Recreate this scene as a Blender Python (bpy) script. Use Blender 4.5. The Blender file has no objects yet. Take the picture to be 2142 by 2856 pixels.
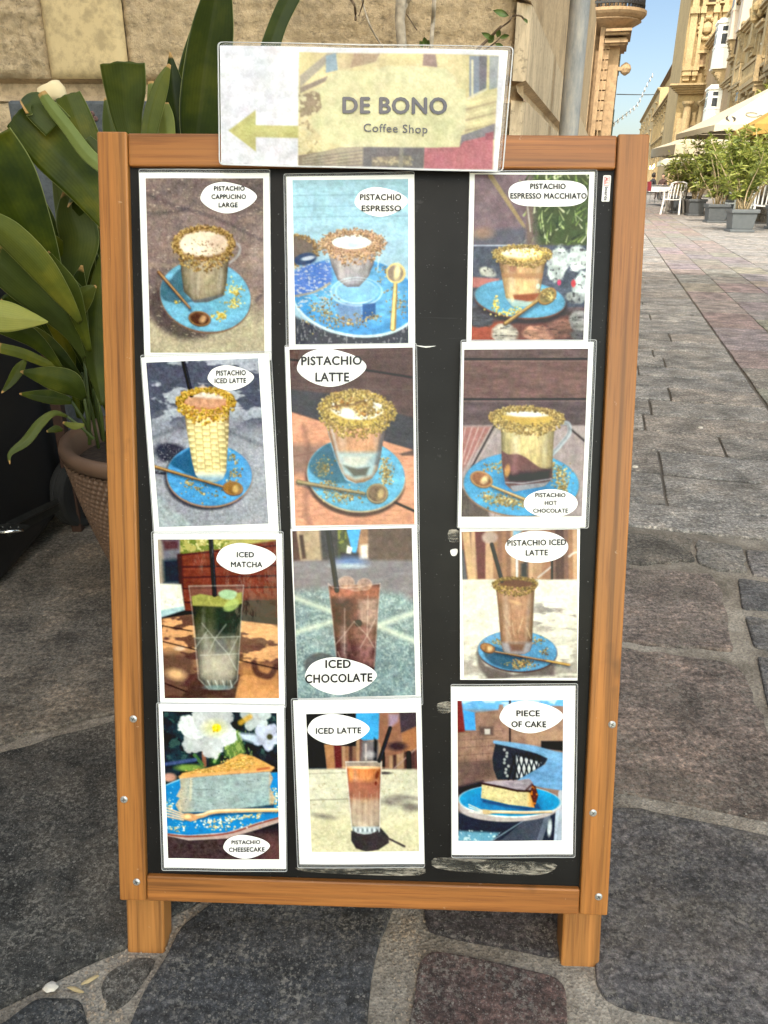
import bpy, bmesh, math, random
import numpy as np
from mathutils import Matrix, Vector
R_ = math.radians
scene = bpy.context.scene
# ---------------------------------------------------------------- camera, sky, sun, exposure
W_PX, H_PX, F_PX = 2142.0, 2856.0, 2129.59
CAM_H, PITCH, ROLL = 0.920385, 0.409952, 0.0035424
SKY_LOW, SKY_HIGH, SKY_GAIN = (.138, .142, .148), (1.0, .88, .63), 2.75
SUN_EL, SUN_AZ = 50.0, 20.0                      # height of the sun; the way its light travels, degrees right of the view
fw = np.array([0, math.cos(PITCH), -math.sin(PITCH)]); rt = np.array([1.0, 0, 0]); up_ = np.cross(rt, fw)
RT = math.cos(ROLL) * rt + math.sin(ROLL) * up_; UP = -math.sin(ROLL) * rt + math.cos(ROLL) * up_; FW = fw
cam = bpy.data.cameras.new('camera'); cam_o = bpy.data.objects.new('camera', cam); scene.collection.objects.link(cam_o)
cam.sensor_fit = 'VERTICAL'; cam.sensor_height = 24.0; cam.lens = F_PX / H_PX * 24.0; cam.clip_start = .02; cam.clip_end = 3000
cam_o.matrix_world = Matrix(((RT[0], UP[0], -FW[0], 0), (RT[1], UP[1], -FW[1], 0), (RT[2], UP[2], -FW[2], CAM_H), (0, 0, 0, 1)))
scene.camera = cam_o
world = bpy.data.worlds.new('World'); scene.world = world; world.use_nodes = True
wn = world.node_tree; sky = wn.nodes.new('ShaderNodeTexSky'); sky.sky_type = 'NISHITA'; sky.sun_disc = False
sky.sun_elevation = R_(SUN_EL); sky.sun_rotation = R_(180 + SUN_AZ); sky.air_density = 1.0; sky.dust_density = 1.2; sky.ozone_density = .6
# sky dimmed away from the sun; glow added sunward to light the shaded board
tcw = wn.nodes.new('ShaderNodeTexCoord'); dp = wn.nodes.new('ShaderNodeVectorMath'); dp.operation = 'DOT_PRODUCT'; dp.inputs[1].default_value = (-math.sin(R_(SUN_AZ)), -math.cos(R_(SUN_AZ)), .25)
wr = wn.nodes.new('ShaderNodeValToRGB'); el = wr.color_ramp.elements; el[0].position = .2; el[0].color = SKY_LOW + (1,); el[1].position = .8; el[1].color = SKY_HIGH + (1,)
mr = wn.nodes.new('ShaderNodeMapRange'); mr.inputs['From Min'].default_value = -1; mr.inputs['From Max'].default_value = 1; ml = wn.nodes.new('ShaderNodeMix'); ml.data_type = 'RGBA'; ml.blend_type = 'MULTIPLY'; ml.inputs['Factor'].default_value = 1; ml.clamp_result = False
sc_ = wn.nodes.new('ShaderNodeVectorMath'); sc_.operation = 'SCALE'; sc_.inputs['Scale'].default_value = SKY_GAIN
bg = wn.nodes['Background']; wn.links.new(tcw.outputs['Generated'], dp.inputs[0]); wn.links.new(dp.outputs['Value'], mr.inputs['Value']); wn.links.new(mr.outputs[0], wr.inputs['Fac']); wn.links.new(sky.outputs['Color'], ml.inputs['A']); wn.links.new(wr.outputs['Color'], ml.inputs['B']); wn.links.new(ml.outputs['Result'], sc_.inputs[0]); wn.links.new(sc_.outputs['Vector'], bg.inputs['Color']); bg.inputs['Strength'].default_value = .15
sun = bpy.data.lights.new('sun', 'SUN'); sun.energy = 2.0; sun.angle = R_(.5); sun.color = (1.0, .93, .82)
sun_o = bpy.data.objects.new('sun', sun); scene.collection.objects.link(sun_o)
_d = Vector((math.sin(R_(SUN_AZ)) * math.cos(R_(SUN_EL)), math.cos(R_(SUN_AZ)) * math.cos(R_(SUN_EL)), -math.sin(R_(SUN_EL))))
sun_o.rotation_euler = _d.to_track_quat('-Z', 'Y').to_euler(); sun_o.location = (-3, -6, 12)
vs = scene.view_settings; vs.view_transform = 'Standard'; vs.look = 'None'; vs.gamma = 1.0; vs.use_curve_mapping = False; vs.exposure = 1.35
scene.cycles.use_denoising = True; scene.cycles.max_bounces = 8
# ---------------------------------------------------------------- helpers
COL = scene.collection
def ray(x, y): return (x - W_PX / 2) / F_PX * RT + (H_PX / 2 - y) / F_PX * UP + FW
O = np.array([0, 0, CAM_H])
def gnd(x, y, z=0.0):
    d = ray(x, y); return O + d * ((z - CAM_H) / d[2])
def at(x, y, Y):
    d = ray(x, y); return O + d * (Y / d[1])
def hitp(x, y, p0, n):
    d = ray(x, y); return O + d * (np.dot(np.array(p0) - O, n) / np.dot(d, n))
def depth(P): return float(np.dot(np.array(P) - O, FW))
ST = np.array([.2583, .9661, 0]); PP = np.array([.9661, -.2583, 0]); ZZ = np.array([0, 0, 1.0])   # along the street, across it
def sp(s, p, z=0.0): return ST * s + PP * p + ZZ * z
def fac(x, y, off):                                # pixel -> (s, z) on the facade plane at that offset across the street
    P = hitp(x, y, PP * off, PP); return float(np.dot(P, ST)), float(P[2])
def tag(o, label=None, cat=None, group=None, kind=None):
    if label: o['label'] = label
    if cat: o['category'] = cat
    if group: o['group'] = group
    if kind: o['kind'] = kind
    return o
def empty(name, loc=(0, 0, 0), label=None, cat=None, group=None, rz=0.0, mat=None):
    o = bpy.data.objects.new(name, None); COL.objects.link(o); o.empty_display_size = .1
    if mat is not None: o.matrix_world = mat
    else: o.location = Vector([float(c) for c in loc]); o.rotation_euler = (0, 0, rz)
    return tag(o, label, cat, group)
class MB:
    def __init__(s): s.v = []; s.f = []; s.mi = []; s.cur = 0
    def add(s, v, f):
        b = len(s.v); s.v += [tuple(float(c) for c in p) for p in v]; s.f += [tuple(b + i for i in q) for q in f]; s.mi += [s.cur] * len(f); return b
    def box(s, c, h, ax=None):
        ax = ax or (np.array([1., 0, 0]), np.array([0, 1., 0]), ZZ); c = np.array(c, float)
        v = [c + ax[0] * h[0] * a + ax[1] * h[1] * b + ax[2] * h[2] * d for d in (-1, 1) for b in (-1, 1) for a in (-1, 1)]
        s.add(v, [(0, 2, 3, 1), (4, 5, 7, 6), (0, 1, 5, 4), (2, 6, 7, 3), (0, 4, 6, 2), (1, 3, 7, 5)])
    def sbox(s, s0, s1, p0, p1, z0, z1):               # box in street coordinates
        s.box(sp((s0 + s1) / 2, (p0 + p1) / 2, (z0 + z1) / 2), (abs(s1 - s0) / 2, abs(p1 - p0) / 2, abs(z1 - z0) / 2), (ST, PP, ZZ))
    def tube(s, pts, r, n=8, cap=True):
        pts = [np.array(p, float) for p in pts]; m = len(pts); rr = r if hasattr(r, '__len__') else [r] * m
        t0 = pts[1] - pts[0]; ref = np.array([0, 0, 1.]) if abs(t0[2]) < .9 * np.linalg.norm(t0) else np.array([1., 0, 0]); v = []
        for i in range(m):
            t = pts[min(i + 1, m - 1)] - pts[max(i - 1, 0)]; t = t / (np.linalg.norm(t) + 1e-12)
            a = np.cross(ref, t); a /= np.linalg.norm(a) + 1e-12; b = np.cross(t, a)
            v += [pts[i] + rr[i] * (a * math.cos(2 * math.pi * k / n) + b * math.sin(2 * math.pi * k / n)) for k in range(n)]
        f = [(i * n + k, i * n + (k + 1) % n, (i + 1) * n + (k + 1) % n, (i + 1) * n + k) for i in range(m - 1) for k in range(n)]
        if cap: f += [tuple(reversed(range(n))), tuple(range((m - 1) * n, m * n))]
        s.add(v, f)
    def lathe(s, prof, c=(0, 0, 0), n=32, a0=0, a1=2 * math.pi, sc=(1, 1)):
        c = np.array(c, float); full = abs(a1 - a0 - 2 * math.pi) < 1e-6; k = n if full else n + 1; v = []
        for (r, z) in prof:
            for i in range(k):
                a = a0 + (a1 - a0) * i / n; v.append(c + np.array([r * math.cos(a) * sc[0], r * math.sin(a) * sc[1], z]))
        f = []
        for j in range(len(prof) - 1):
            for i in range(n):
                i2 = (i + 1) % k if full else i + 1
                f.append((j * k + i, j * k + i2, (j + 1) * k + i2, (j + 1) * k + i))
        s.add(v, f)
    def grid(s, P, closed=False):                       # P[j][i] points
        nj, ni = len(P), len(P[0]); v = [p for row in P for p in row]
        s.add(v, [(j * ni + i, j * ni + i + 1, (j + 1) * ni + i + 1, (j + 1) * ni + i) for j in range(nj - 1) for i in range(ni - 1)])
    def prism(s, poly, d):                              # flat outline pushed along d
        n = len(poly); d = np.array(d, float); v = [np.array(p, float) for p in poly] + [np.array(p, float) + d for p in poly]
        s.add(v, [tuple(range(n - 1, -1, -1)), tuple(range(n, 2 * n))] + [(i, (i + 1) % n, n + (i + 1) % n, n + i) for i in range(n)])
    def build(s, name, mat, parent=None, smooth=False, bevel=0, seg=2, mats=None, col=None):
        me = bpy.data.meshes.new(name); me.from_pydata(s.v, [], s.f); 
        for m in (mats or [mat]): me.materials.append(m)
        if mats: me.polygons.foreach_set('material_index', s.mi)
        if col is not None:
            at_ = me.color_attributes.new('tint', 'FLOAT_COLOR', 'CORNER'); loops = np.array([l.vertex_index for l in me.loops]); c = np.asarray(col)
            at_.data.foreach_set('color', np.concatenate([c[loops], np.ones((len(loops), 1))], 1).astype(np.float32).ravel())
        bm = bmesh.new(); bm.from_mesh(me); bmesh.ops.recalc_face_normals(bm, faces=bm.faces); bm.to_mesh(me); bm.free()
        if smooth: me.polygons.foreach_set('use_smooth', [True] * len(me.polygons))
        me.update(); o = bpy.data.objects.new(name, me); COL.objects.link(o)
        if parent is not None: o.parent = parent
        if bevel:
            b = o.modifiers.new('bevel', 'BEVEL'); b.width = bevel; b.segments = seg; b.limit_method = 'ANGLE'; b.angle_limit = R_(40)
        return o
# ---------------------------------------------------------------- materials
def nodes(name):
    m = bpy.data.materials.new(name); m.use_nodes = True; nt = m.node_tree; return m, nt, nt.nodes['Principled BSDF'], nt.links
def lin(c): return tuple(((v / 255) / 12.92 if v <= 10 else ((v / 255 + .055) / 1.055) ** 2.4) for v in c) + (1,)
def noise(nt, sc, det=5, rough=.55, mapping=None, co='Object', dist=0.0):
    t = nt.nodes.new('ShaderNodeTexNoise'); t.inputs['Scale'].default_value = sc; t.inputs['Detail'].default_value = det; t.inputs['Roughness'].default_value = rough; t.inputs['Distortion'].default_value = dist
    tc = nt.nodes.new('ShaderNodeTexCoord'); mp = nt.nodes.new('ShaderNodeMapping'); mp.inputs['Scale'].default_value = mapping or (1, 1, 1)
    nt.links.new(tc.outputs[co], mp.inputs['Vector']); nt.links.new(mp.outputs['Vector'], t.inputs['Vector']); return t.outputs['Fac']
def ramp(nt, fac_, stops):
    r = nt.nodes.new('ShaderNodeValToRGB'); e = r.color_ramp.elements
    while len(e) < len(stops): e.new(.5)
    for i, (p, c) in enumerate(stops): e[i].position = p; e[i].color = tuple(c)[:3] + (1,)
    nt.links.new(fac_, r.inputs['Fac']); return r.outputs['Color']
def mix(nt, f, a, b, mode='MIX'):
    n = nt.nodes.new('ShaderNodeMix'); n.data_type = 'RGBA'; n.blend_type = mode; n.clamp_result = True
    for s_, val in ((n.inputs['Factor'], f), (n.inputs['A'], a), (n.inputs['B'], b)):
        if isinstance(val, (int, float)): s_.default_value = val
        elif isinstance(val, tuple): s_.default_value = tuple(val)[:3] + (1,)
        else: nt.links.new(val, s_)
    return n.outputs['Result']
def bump(nt, bs, h, strength, dist, prev=None, inp='Normal'):
    b = nt.nodes.new('ShaderNodeBump'); b.inputs['Strength'].default_value = strength; b.inputs['Distance'].default_value = dist
    nt.links.new(h, b.inputs['Height'])
    if prev is not None: nt.links.new(prev, b.inputs['Normal'])
    nt.links.new(b.outputs['Normal'], bs.inputs[inp]); return b.outputs['Normal']
def math_(nt, op, a, b=0.0, c=None):
    n = nt.nodes.new('ShaderNodeMath'); n.operation = op
    for s_, val in zip(n.inputs, (a, b) if c is None else (a, b, c)):
        if isinstance(val, (int, float)): s_.default_value = val
        else: nt.links.new(val, s_)
    return n.outputs[0]
def plain(name, c, rough=.6, metal=0.0, var=.12, sc=20, bmp=0.0, bsc=60, bd=.002, coat=0.0):
    m, nt, bs, L = nodes(name); c = tuple(c)[:3]
    L.new(ramp(nt, noise(nt, sc), [(.3, [v * (1 - var) for v in c]), (.7, [min(1, v * (1 + var)) for v in c])]), bs.inputs['Base Color'])
    bs.inputs['Roughness'].default_value = rough; bs.inputs['Metallic'].default_value = metal; bs.inputs['Coat Weight'].default_value = coat
    if bmp: bump(nt, bs, noise(nt, bsc), bmp, bd)
    return m
def stone(name, c, dark=.62, lite=1.22, sc=3.0, bmp=.6, bsc=40, bd=.01, fine=None, stain=None, mapping=None):
    m, nt, bs, L = nodes(name); c = np.array(c[:3])
    a = ramp(nt, noise(nt, sc, 8, .65, mapping), [(.34, c * dark), (.5, c), (.66, np.minimum(c * lite, .95))])
    b = ramp(nt, noise(nt, sc * 14, 6, .7, mapping), [(.38, (.58,) * 3), (.55, (1.06,) * 3)]); col = mix(nt, .7, a, b, 'MULTIPLY')
    if stain is not None: col = mix(nt, math_(nt, 'MULTIPLY', ramp(nt, noise(nt, sc * .6, 6, .7, (1, 1, .35)), [(.5, (0,) * 3), (.72, (1,) * 3)]), .55), col, tuple(stain)[:3])
    L.new(col, bs.inputs['Base Color']); bs.inputs['Roughness'].default_value = .92
    n1 = bump(nt, bs, noise(nt, bsc, 8, .7, mapping), bmp, bd)
    if fine:
        bump(nt, bs, noise(nt, fine, 4, .6), .5, bd * .3, n1); pit = ramp(nt, noise(nt, 38, 5, .75, (1, 1, 1.6)), [(.36, (.45,) * 3), (.43, (1,) * 3)]); L.new(mix(nt, .75, col, pit, 'MULTIPLY'), bs.inputs['Base Color'])
    return m
def wood(name, axis, base, k=1.0):
    m, nt, bs, L = nodes(name); mp = [95, 95, 95]; mp[axis] = 2.0; c = np.array(base)
    g = noise(nt, 1.0, 6, .6, tuple(mp), dist=.6); mp2 = [330, 330, 330]; mp2[axis] = 9
    g2 = noise(nt, 1.0, 4, .6, tuple(mp2)); mp3 = [14, 14, 14]; mp3[axis] = 1.2
    a = ramp(nt, g, [(.36, c * .58), (.45, c * .90), (.53, c), (.66, np.minimum(c * 1.32, .9))])
    a = mix(nt, .5, a, ramp(nt, g2, [(.38, (.58, .48, .40)), (.49, (1, 1, 1))]), 'MULTIPLY')
    a = mix(nt, .6, a, ramp(nt, noise(nt, 1.0, 3, .5, tuple(mp3), dist=1.0), [(.42, (.78, .70, .62)), (.55, (1.0, 1.0, 1.0))]), 'MULTIPLY')
    kn = ramp(nt, noise(nt, 11, 3, .55), [(.64, (0,) * 3), (.70, (1,) * 3)]); a = mix(nt, math_(nt, 'MULTIPLY', kn, .62), a, tuple(c * .35))
    wt = ramp(nt, noise(nt, 70, 3, .7), [(.70, (0,) * 3), (.74, (1,) * 3)]); a = mix(nt, math_(nt, 'MULTIPLY', wt, .22), a, (.62, .5, .36))
    L.new(a, bs.inputs['Base Color']); bs.inputs['Roughness'].default_value = .5; bs.inputs['Specular IOR Level'].default_value = .3; bs.inputs['Coat Weight'].default_value = .22; bs.inputs['Coat Roughness'].default_value = .28
    bump(nt, bs, g2, .25, .0008); return m
# ---------------------------------------------------------------- printed pictures (flat prints, drawn shape by shape)
def hsh(ix, iy, seed):
    h = (ix.astype(np.int64) * 374761393 + iy.astype(np.int64) * 668265263 + seed * 1442695041) & 0x7fffffff
    h = ((h ^ (h >> 13)) * 1274126177) & 0x7fffffff
    return ((h ^ (h >> 16)) & 0xffff) / 65535.0
def vnoise(x, y, seed=0):
    ix = np.floor(x); iy = np.floor(y); fx = x - ix; fy = y - iy
    fx = fx * fx * (3 - 2 * fx); fy = fy * fy * (3 - 2 * fy)
    a = hsh(ix, iy, seed); b = hsh(ix + 1, iy, seed); c = hsh(ix, iy + 1, seed); d = hsh(ix + 1, iy + 1, seed)
    return (a + (b - a) * fx) * (1 - fy) + (c + (d - c) * fx) * fy
def fbm(x, y, sc, seed=0, oc=4, sx=1.0, sy=1.0):
    t = 0; am = .5; tot = 0; f = 1.0 / sc
    for i in range(oc):
        t = t + am * vnoise(x * f / sx + 17.3 * i, y * f / sy + 5.1 * i, seed + i); tot += am; am *= .55; f *= 2.05
    return t / tot
def homog(q):
    src = [(0, 0), (1, 0), (1, 1), (0, 1)]; A = []; B = []
    for (u, v), (x, y) in zip(src, q):
        A.append([u, v, 1, 0, 0, 0, -u * x, -v * x]); B.append(x)
        A.append([0, 0, 0, u, v, 1, -u * y, -v * y]); B.append(y)
    return np.append(np.linalg.solve(np.array(A, float), np.array(B, float)), 1).reshape(3, 3)
def spline(pts, n=8, closed=True):
    p = [np.array(a, float) for a in pts]; m = len(p); out = []
    rng = range(m) if closed else range(m - 1)
    for i in rng:
        if closed: a, b, c, d = p[i - 1], p[i], p[(i + 1) % m], p[(i + 2) % m]
        else: a, b, c, d = p[max(i - 1, 0)], p[i], p[i + 1], p[min(i + 2, m - 1)]
        for k in range(n):
            t = k / n
            out.append(.5 * (2 * b + (c - a) * t + (2 * a - 5 * b + 4 * c - d) * t * t + (3 * b - a - 3 * c + d) * t ** 3))
    if not closed: out.append(p[-1])
    return out
class Pic:
    def __init__(s, quad, nx=172, ny=236, seed=1):
        s.nx, s.ny, s.quad, s.seed = nx, ny, quad, seed
        H = homog(quad); u, v = np.meshgrid(np.linspace(0, 1, nx), np.linspace(0, 1, ny))
        w = H[2, 0] * u + H[2, 1] * v + 1
        s.X = (H[0, 0] * u + H[0, 1] * v + H[0, 2]) / w; s.Y = (H[1, 0] * u + H[1, 1] * v + H[1, 2]) / w
        s.px = abs(quad[1][0] - quad[0][0]) / nx
        s.C = np.zeros((ny, nx, 3)); s.one = np.ones((ny, nx)); s.r = random.Random(seed)
    def put(s, m, col, a=1.0):
        col = np.array(col, float); m = np.clip(m * a, 0, 1)[..., None]
        s.C = s.C * (1 - m) + col * m
    def n(s, sc, sx=1, sy=1, oc=4):
        s.seed += 7; return fbm(s.X, s.Y, sc, s.seed, oc, sx, sy)
    def soft(s, d, e=None): e = e or s.px * .8; return np.clip(.5 - d / (2 * e), 0, 1)
    def ell(s, cx, cy, rx, ry, rot=0, e=None, wob=0):
        c, q = math.cos(math.radians(rot)), math.sin(math.radians(rot))
        x = s.X - cx; y = s.Y - cy; a = (x * c + y * q) / rx; b = (-x * q + y * c) / ry
        r = np.sqrt(a * a + b * b)
        if wob: r = r + (s.n(40, oc=3) - .5) * wob
        return s.soft((r - 1) * min(rx, ry), e)
    def poly(s, pts, e=None, smooth=False):
        if smooth: pts = spline(pts, 6)
        pts = [np.array(p, float) for p in pts]; inside = np.zeros(s.X.shape, bool); d2 = np.full(s.X.shape, 1e12)
        for i in range(len(pts)):
            a, b = pts[i - 1], pts[i]; ex, ey = b - a; L = ex * ex + ey * ey + 1e-9
            t = np.clip(((s.X - a[0]) * ex + (s.Y - a[1]) * ey) / L, 0, 1)
            d2 = np.minimum(d2, (s.X - a[0] - t * ex) ** 2 + (s.Y - a[1] - t * ey) ** 2)
            if abs(ey) > 1e-9:
                cr = ((a[1] > s.Y) != (b[1] > s.Y)) & (s.X < ex * (s.Y - a[1]) / ey + a[0]); inside ^= cr
        return s.soft(np.sqrt(d2) * np.where(inside, -1, 1), e)
    def line(s, pts, w, w2=None, e=None):
        w2 = w if w2 is None else w2; best = np.full(s.X.shape, 1e9); n = len(pts) - 1
        for i in range(n):
            a, b = np.array(pts[i], float), np.array(pts[i + 1], float); ex, ey = b - a; L = ex * ex + ey * ey + 1e-9
            t = np.clip(((s.X - a[0]) * ex + (s.Y - a[1]) * ey) / L, 0, 1)
            ww = w + (w2 - w) * (i + t) / n
            best = np.minimum(best, np.sqrt((s.X - a[0] - t * ex) ** 2 + (s.Y - a[1] - t * ey) ** 2) - ww / 2)
        return s.soft(best, e)
    def gx(s, x0, x1): return np.clip((s.X - x0) / (x1 - x0), 0, 1)
    def gy(s, y0, y1): return np.clip((s.Y - y0) / (y1 - y0), 0, 1)
    def shade(s, m, sc, amt, sx=1, sy=1): s.C = s.C * (1 + (m * (s.n(sc, sx, sy) - .5) * 2 * amt)[..., None])
    def flecks(s, m, sc, col, thr=.62, a=.8, sx=1, sy=1): s.put(np.clip((s.n(sc, sx, sy) - thr) / .06, 0, 1) * m, col, a)
    def dots(s, pts, r0, r1, cols):
        for (x, y) in pts:
            rr = s.r.uniform(r0, r1); i = s.r.choice(cols)
            jr = int((y - s.Y[0, 0]) / (s.Y[-1, 0] - s.Y[0, 0]) * s.ny); ir_ = int((x - s.X[s.ny // 2, 0]) / (s.X[0, -1] - s.X[0, 0]) * s.nx); k = int(rr / s.px) + 16
            sl = (slice(max(jr - k, 0), max(jr + k, 0)), slice(max(ir_ - k, 0), max(ir_ + k, 0)))
            if s.X[sl].size == 0: continue
            d = np.sqrt((s.X[sl] - x) ** 2 + ((s.Y[sl] - y) * s.r.uniform(.8, 1.4)) ** 2); m = np.clip(.5 - (d - rr) / (1.6 * s.px), 0, 1)[..., None]
            lit = 1 + .22 * np.clip((-(s.X[sl] - x) * .5 - (s.Y[sl] - y)) / rr, -1.2, 1)[..., None]; s.C[sl] = s.C[sl] * (1 - m) + np.array(i, float) * lit * s.r.uniform(.85, 1.1) * m
    def crumbs(s, spots, r0=4, r1=11, cols=((214, 190, 90), (180, 150, 62), (235, 215, 130))):
        for (x, y, rx, ry, n) in spots:
            s.dots([(x + s.r.gauss(0, rx), y + s.r.gauss(0, ry)) for _ in range(n)], r0, r1, cols)
    def ring(s, cx, cy, rx, ry, th, cols, n=330, drop=0, rot=0, r0=9, r1=20):
        P = []; c, q = math.cos(math.radians(rot)), math.sin(math.radians(rot))
        for k in range(n):
            a = k / n * 2 * math.pi; f = 1 + s.r.uniform(-th, th * .4) / rx; x = math.cos(a) * rx * f; y = math.sin(a) * ry * f
            fr = max(0, math.sin(a)); P.append((cx + x * c - y * q, cy + x * q + y * c + s.r.uniform(-.25, 1) * drop * (.25 + fr)))
        P.sort(key=lambda t: t[1]); s.dots(P, r0 * .7, r1 * .78, cols); Q = [(x + s.r.gauss(0, 9), y + s.r.gauss(0, 9)) for x, y in P for _ in range(2)]; s.dots(Q, r0 * .35, r0 * .75, cols + tuple(tuple(v * .55 for v in c) for c in cols[:2]))
    def saucer(s, cx, cy, rx, ry, col, rim=(120, 95, 85), rot=0, dark=None, sh=None):
        col = np.array(col) * .86 + 22
        if sh: s.put(s.ell(cx + sh[0], cy + sh[1], rx * 1.02, ry * 1.02, rot, 14), sh[2], .85)
        s.put(s.ell(cx, cy + 12, rx * 1.012, ry * 1.02, rot), rim)
        m = s.ell(cx, cy, rx, ry, rot); s.put(m, np.array(col) * .93)
        m2 = s.ell(cx, cy, rx * .97, ry * .965, rot, 10); s.put(m2, col)
        s.put(s.ell(cx, cy - ry * .1, rx * .66, ry * .6, rot, 30), np.array(col) * .93, .6)
        s.shade(m, 90, .16, 1.6, .6); s.shade(m, 14, .09)
        s.put(m * np.clip((s.n(16) - .66) / .05, 0, 1), np.minimum(np.array(col) * 1.35, 245), .35)
        if dark: s.put(m * s.poly(dark, 12, True), np.array(col) * .48, .75)
    def spoon(s, a, b, bx, by, w, ang, col=(178, 138, 92), bowl=(110, 80, 58), hi=(235, 215, 170)):
        s.put(s.line([(a[0] + 8, a[1] + 22), (b[0] + 8, b[1] + 22)], w * 1.2, e=14), (30, 45, 60), .45)
        s.put(s.line([a, b], w * 1.15, w * .7), np.array(col) * .55); s.put(s.line([(a[0], a[1] - w * .15), (b[0], b[1] - w * .15)], w * .7, w * .45), col)
        s.put(s.line([(a[0], a[1] - w * .25), (b[0], b[1] - w * .25)], w * .22, w * .18), hi, .7)
        s.put(s.ell(b[0] + bx[0], b[1] + bx[1] + 6, by[0] * 1.07, by[1] * 1.1, ang), np.array(col) * .5)
        s.put(s.ell(b[0] + bx[0], b[1] + bx[1], by[0] * 1.05, by[1] * 1.05, ang), col)
        m = s.ell(b[0] + bx[0], b[1] + bx[1], by[0] * .9, by[1] * .88, ang, 8); s.put(m, bowl)
        s.put(s.ell(b[0] + bx[0] + by[0] * .3, b[1] + bx[1] + by[1] * .1, by[0] * .3, by[1] * .6, ang + 20, 14), hi, .75)
        s.shade(m, 40, .3)
    def body(s, pts, top, bot, y0, y1, edge=.25, x0=None, x1=None, seedsc=60):
        m = s.poly(pts); g = s.gy(y0, y1)[..., None]; col = np.array(top) * (1 - g) + np.array(bot) * g
        if x0 is not None:
            t = s.gx(x0, x1); col = col * (1 - edge * (np.abs(t - .5) * 2) ** 3 - .06 * np.sin(t * 9))[..., None]
        mm = m[..., None]; s.C = s.C * (1 - mm) + col * mm; s.shade(m, seedsc, .13, .4, 2.6); s.shade(m, 22, .10, .5, 1.6); s.shade(m, 130, .10)
        q = [np.array(p, float) for p in pts]; h = s.ell(q[0][0] * .72 + q[1][0] * .28, (y0 + y1) / 2, abs(q[1][0] - q[0][0]) * .05, abs(y1 - y0) * .42, -3, 30); s.put(h * m, (240, 236, 228), .35); h = s.ell(q[0][0] * .18 + q[1][0] * .82, (y0 + y1) / 2 + 20, abs(q[1][0] - q[0][0]) * .035, abs(y1 - y0) * .36, 4, 20); s.put(h * m, (226, 224, 220), .25); e_ = s.poly([p + (q[0] + q[1] - p * 2) * .03 for p in q], 22); s.C = s.C * (1 - (m * (1 - e_) * .28)[..., None]); return m
    def straw(s, a, b, w):
        s.put(s.line([a, b], w), (18, 20, 26)); dx = w * .22
        s.put(s.line([(a[0] + dx, a[1]), (b[0] + dx, b[1])], w * .16), (90, 96, 110), .7)
    def tile(s, m, col, lines, w=7, a=.8):
        for L in lines: s.put(m * s.line(L, w, e=6), col, a)
    def linear(s):
        C = s.C * (1 + .16 * (s.n(150) - .5)[..., None] + .22 * (s.n(34, oc=4) - .5)[..., None]) + np.stack([s.n(60) - .5, s.n(60) - .5, s.n(60) - .5], -1) * 9
        for _ in range(1):                            # soft lens, printed grain
            Pd = np.pad(C, ((1, 1), (1, 1), (0, 0)), 'edge'); C = (C * 2 + Pd[:-2, 1:-1] + Pd[2:, 1:-1] + Pd[1:-1, :-2] + Pd[1:-1, 2:]) / 6
        c = np.clip(C + (s.n(7, oc=2)[..., None] - .5) * 22, 0, 255) / 255.0
        return np.clip(np.where(c <= .04045, c / 12.92, ((c + .055) / 1.055) ** 2.4) * 1.03 - .024, .001, 1)
NUT = ((186, 160, 98), (146, 122, 68), (212, 192, 130), (112, 92, 52), (170, 144, 82), (128, 108, 72))
NUTB = ((166, 132, 84), (128, 98, 62), (196, 166, 112), (104, 78, 52))
BLUE = (66, 150, 200)
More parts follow.
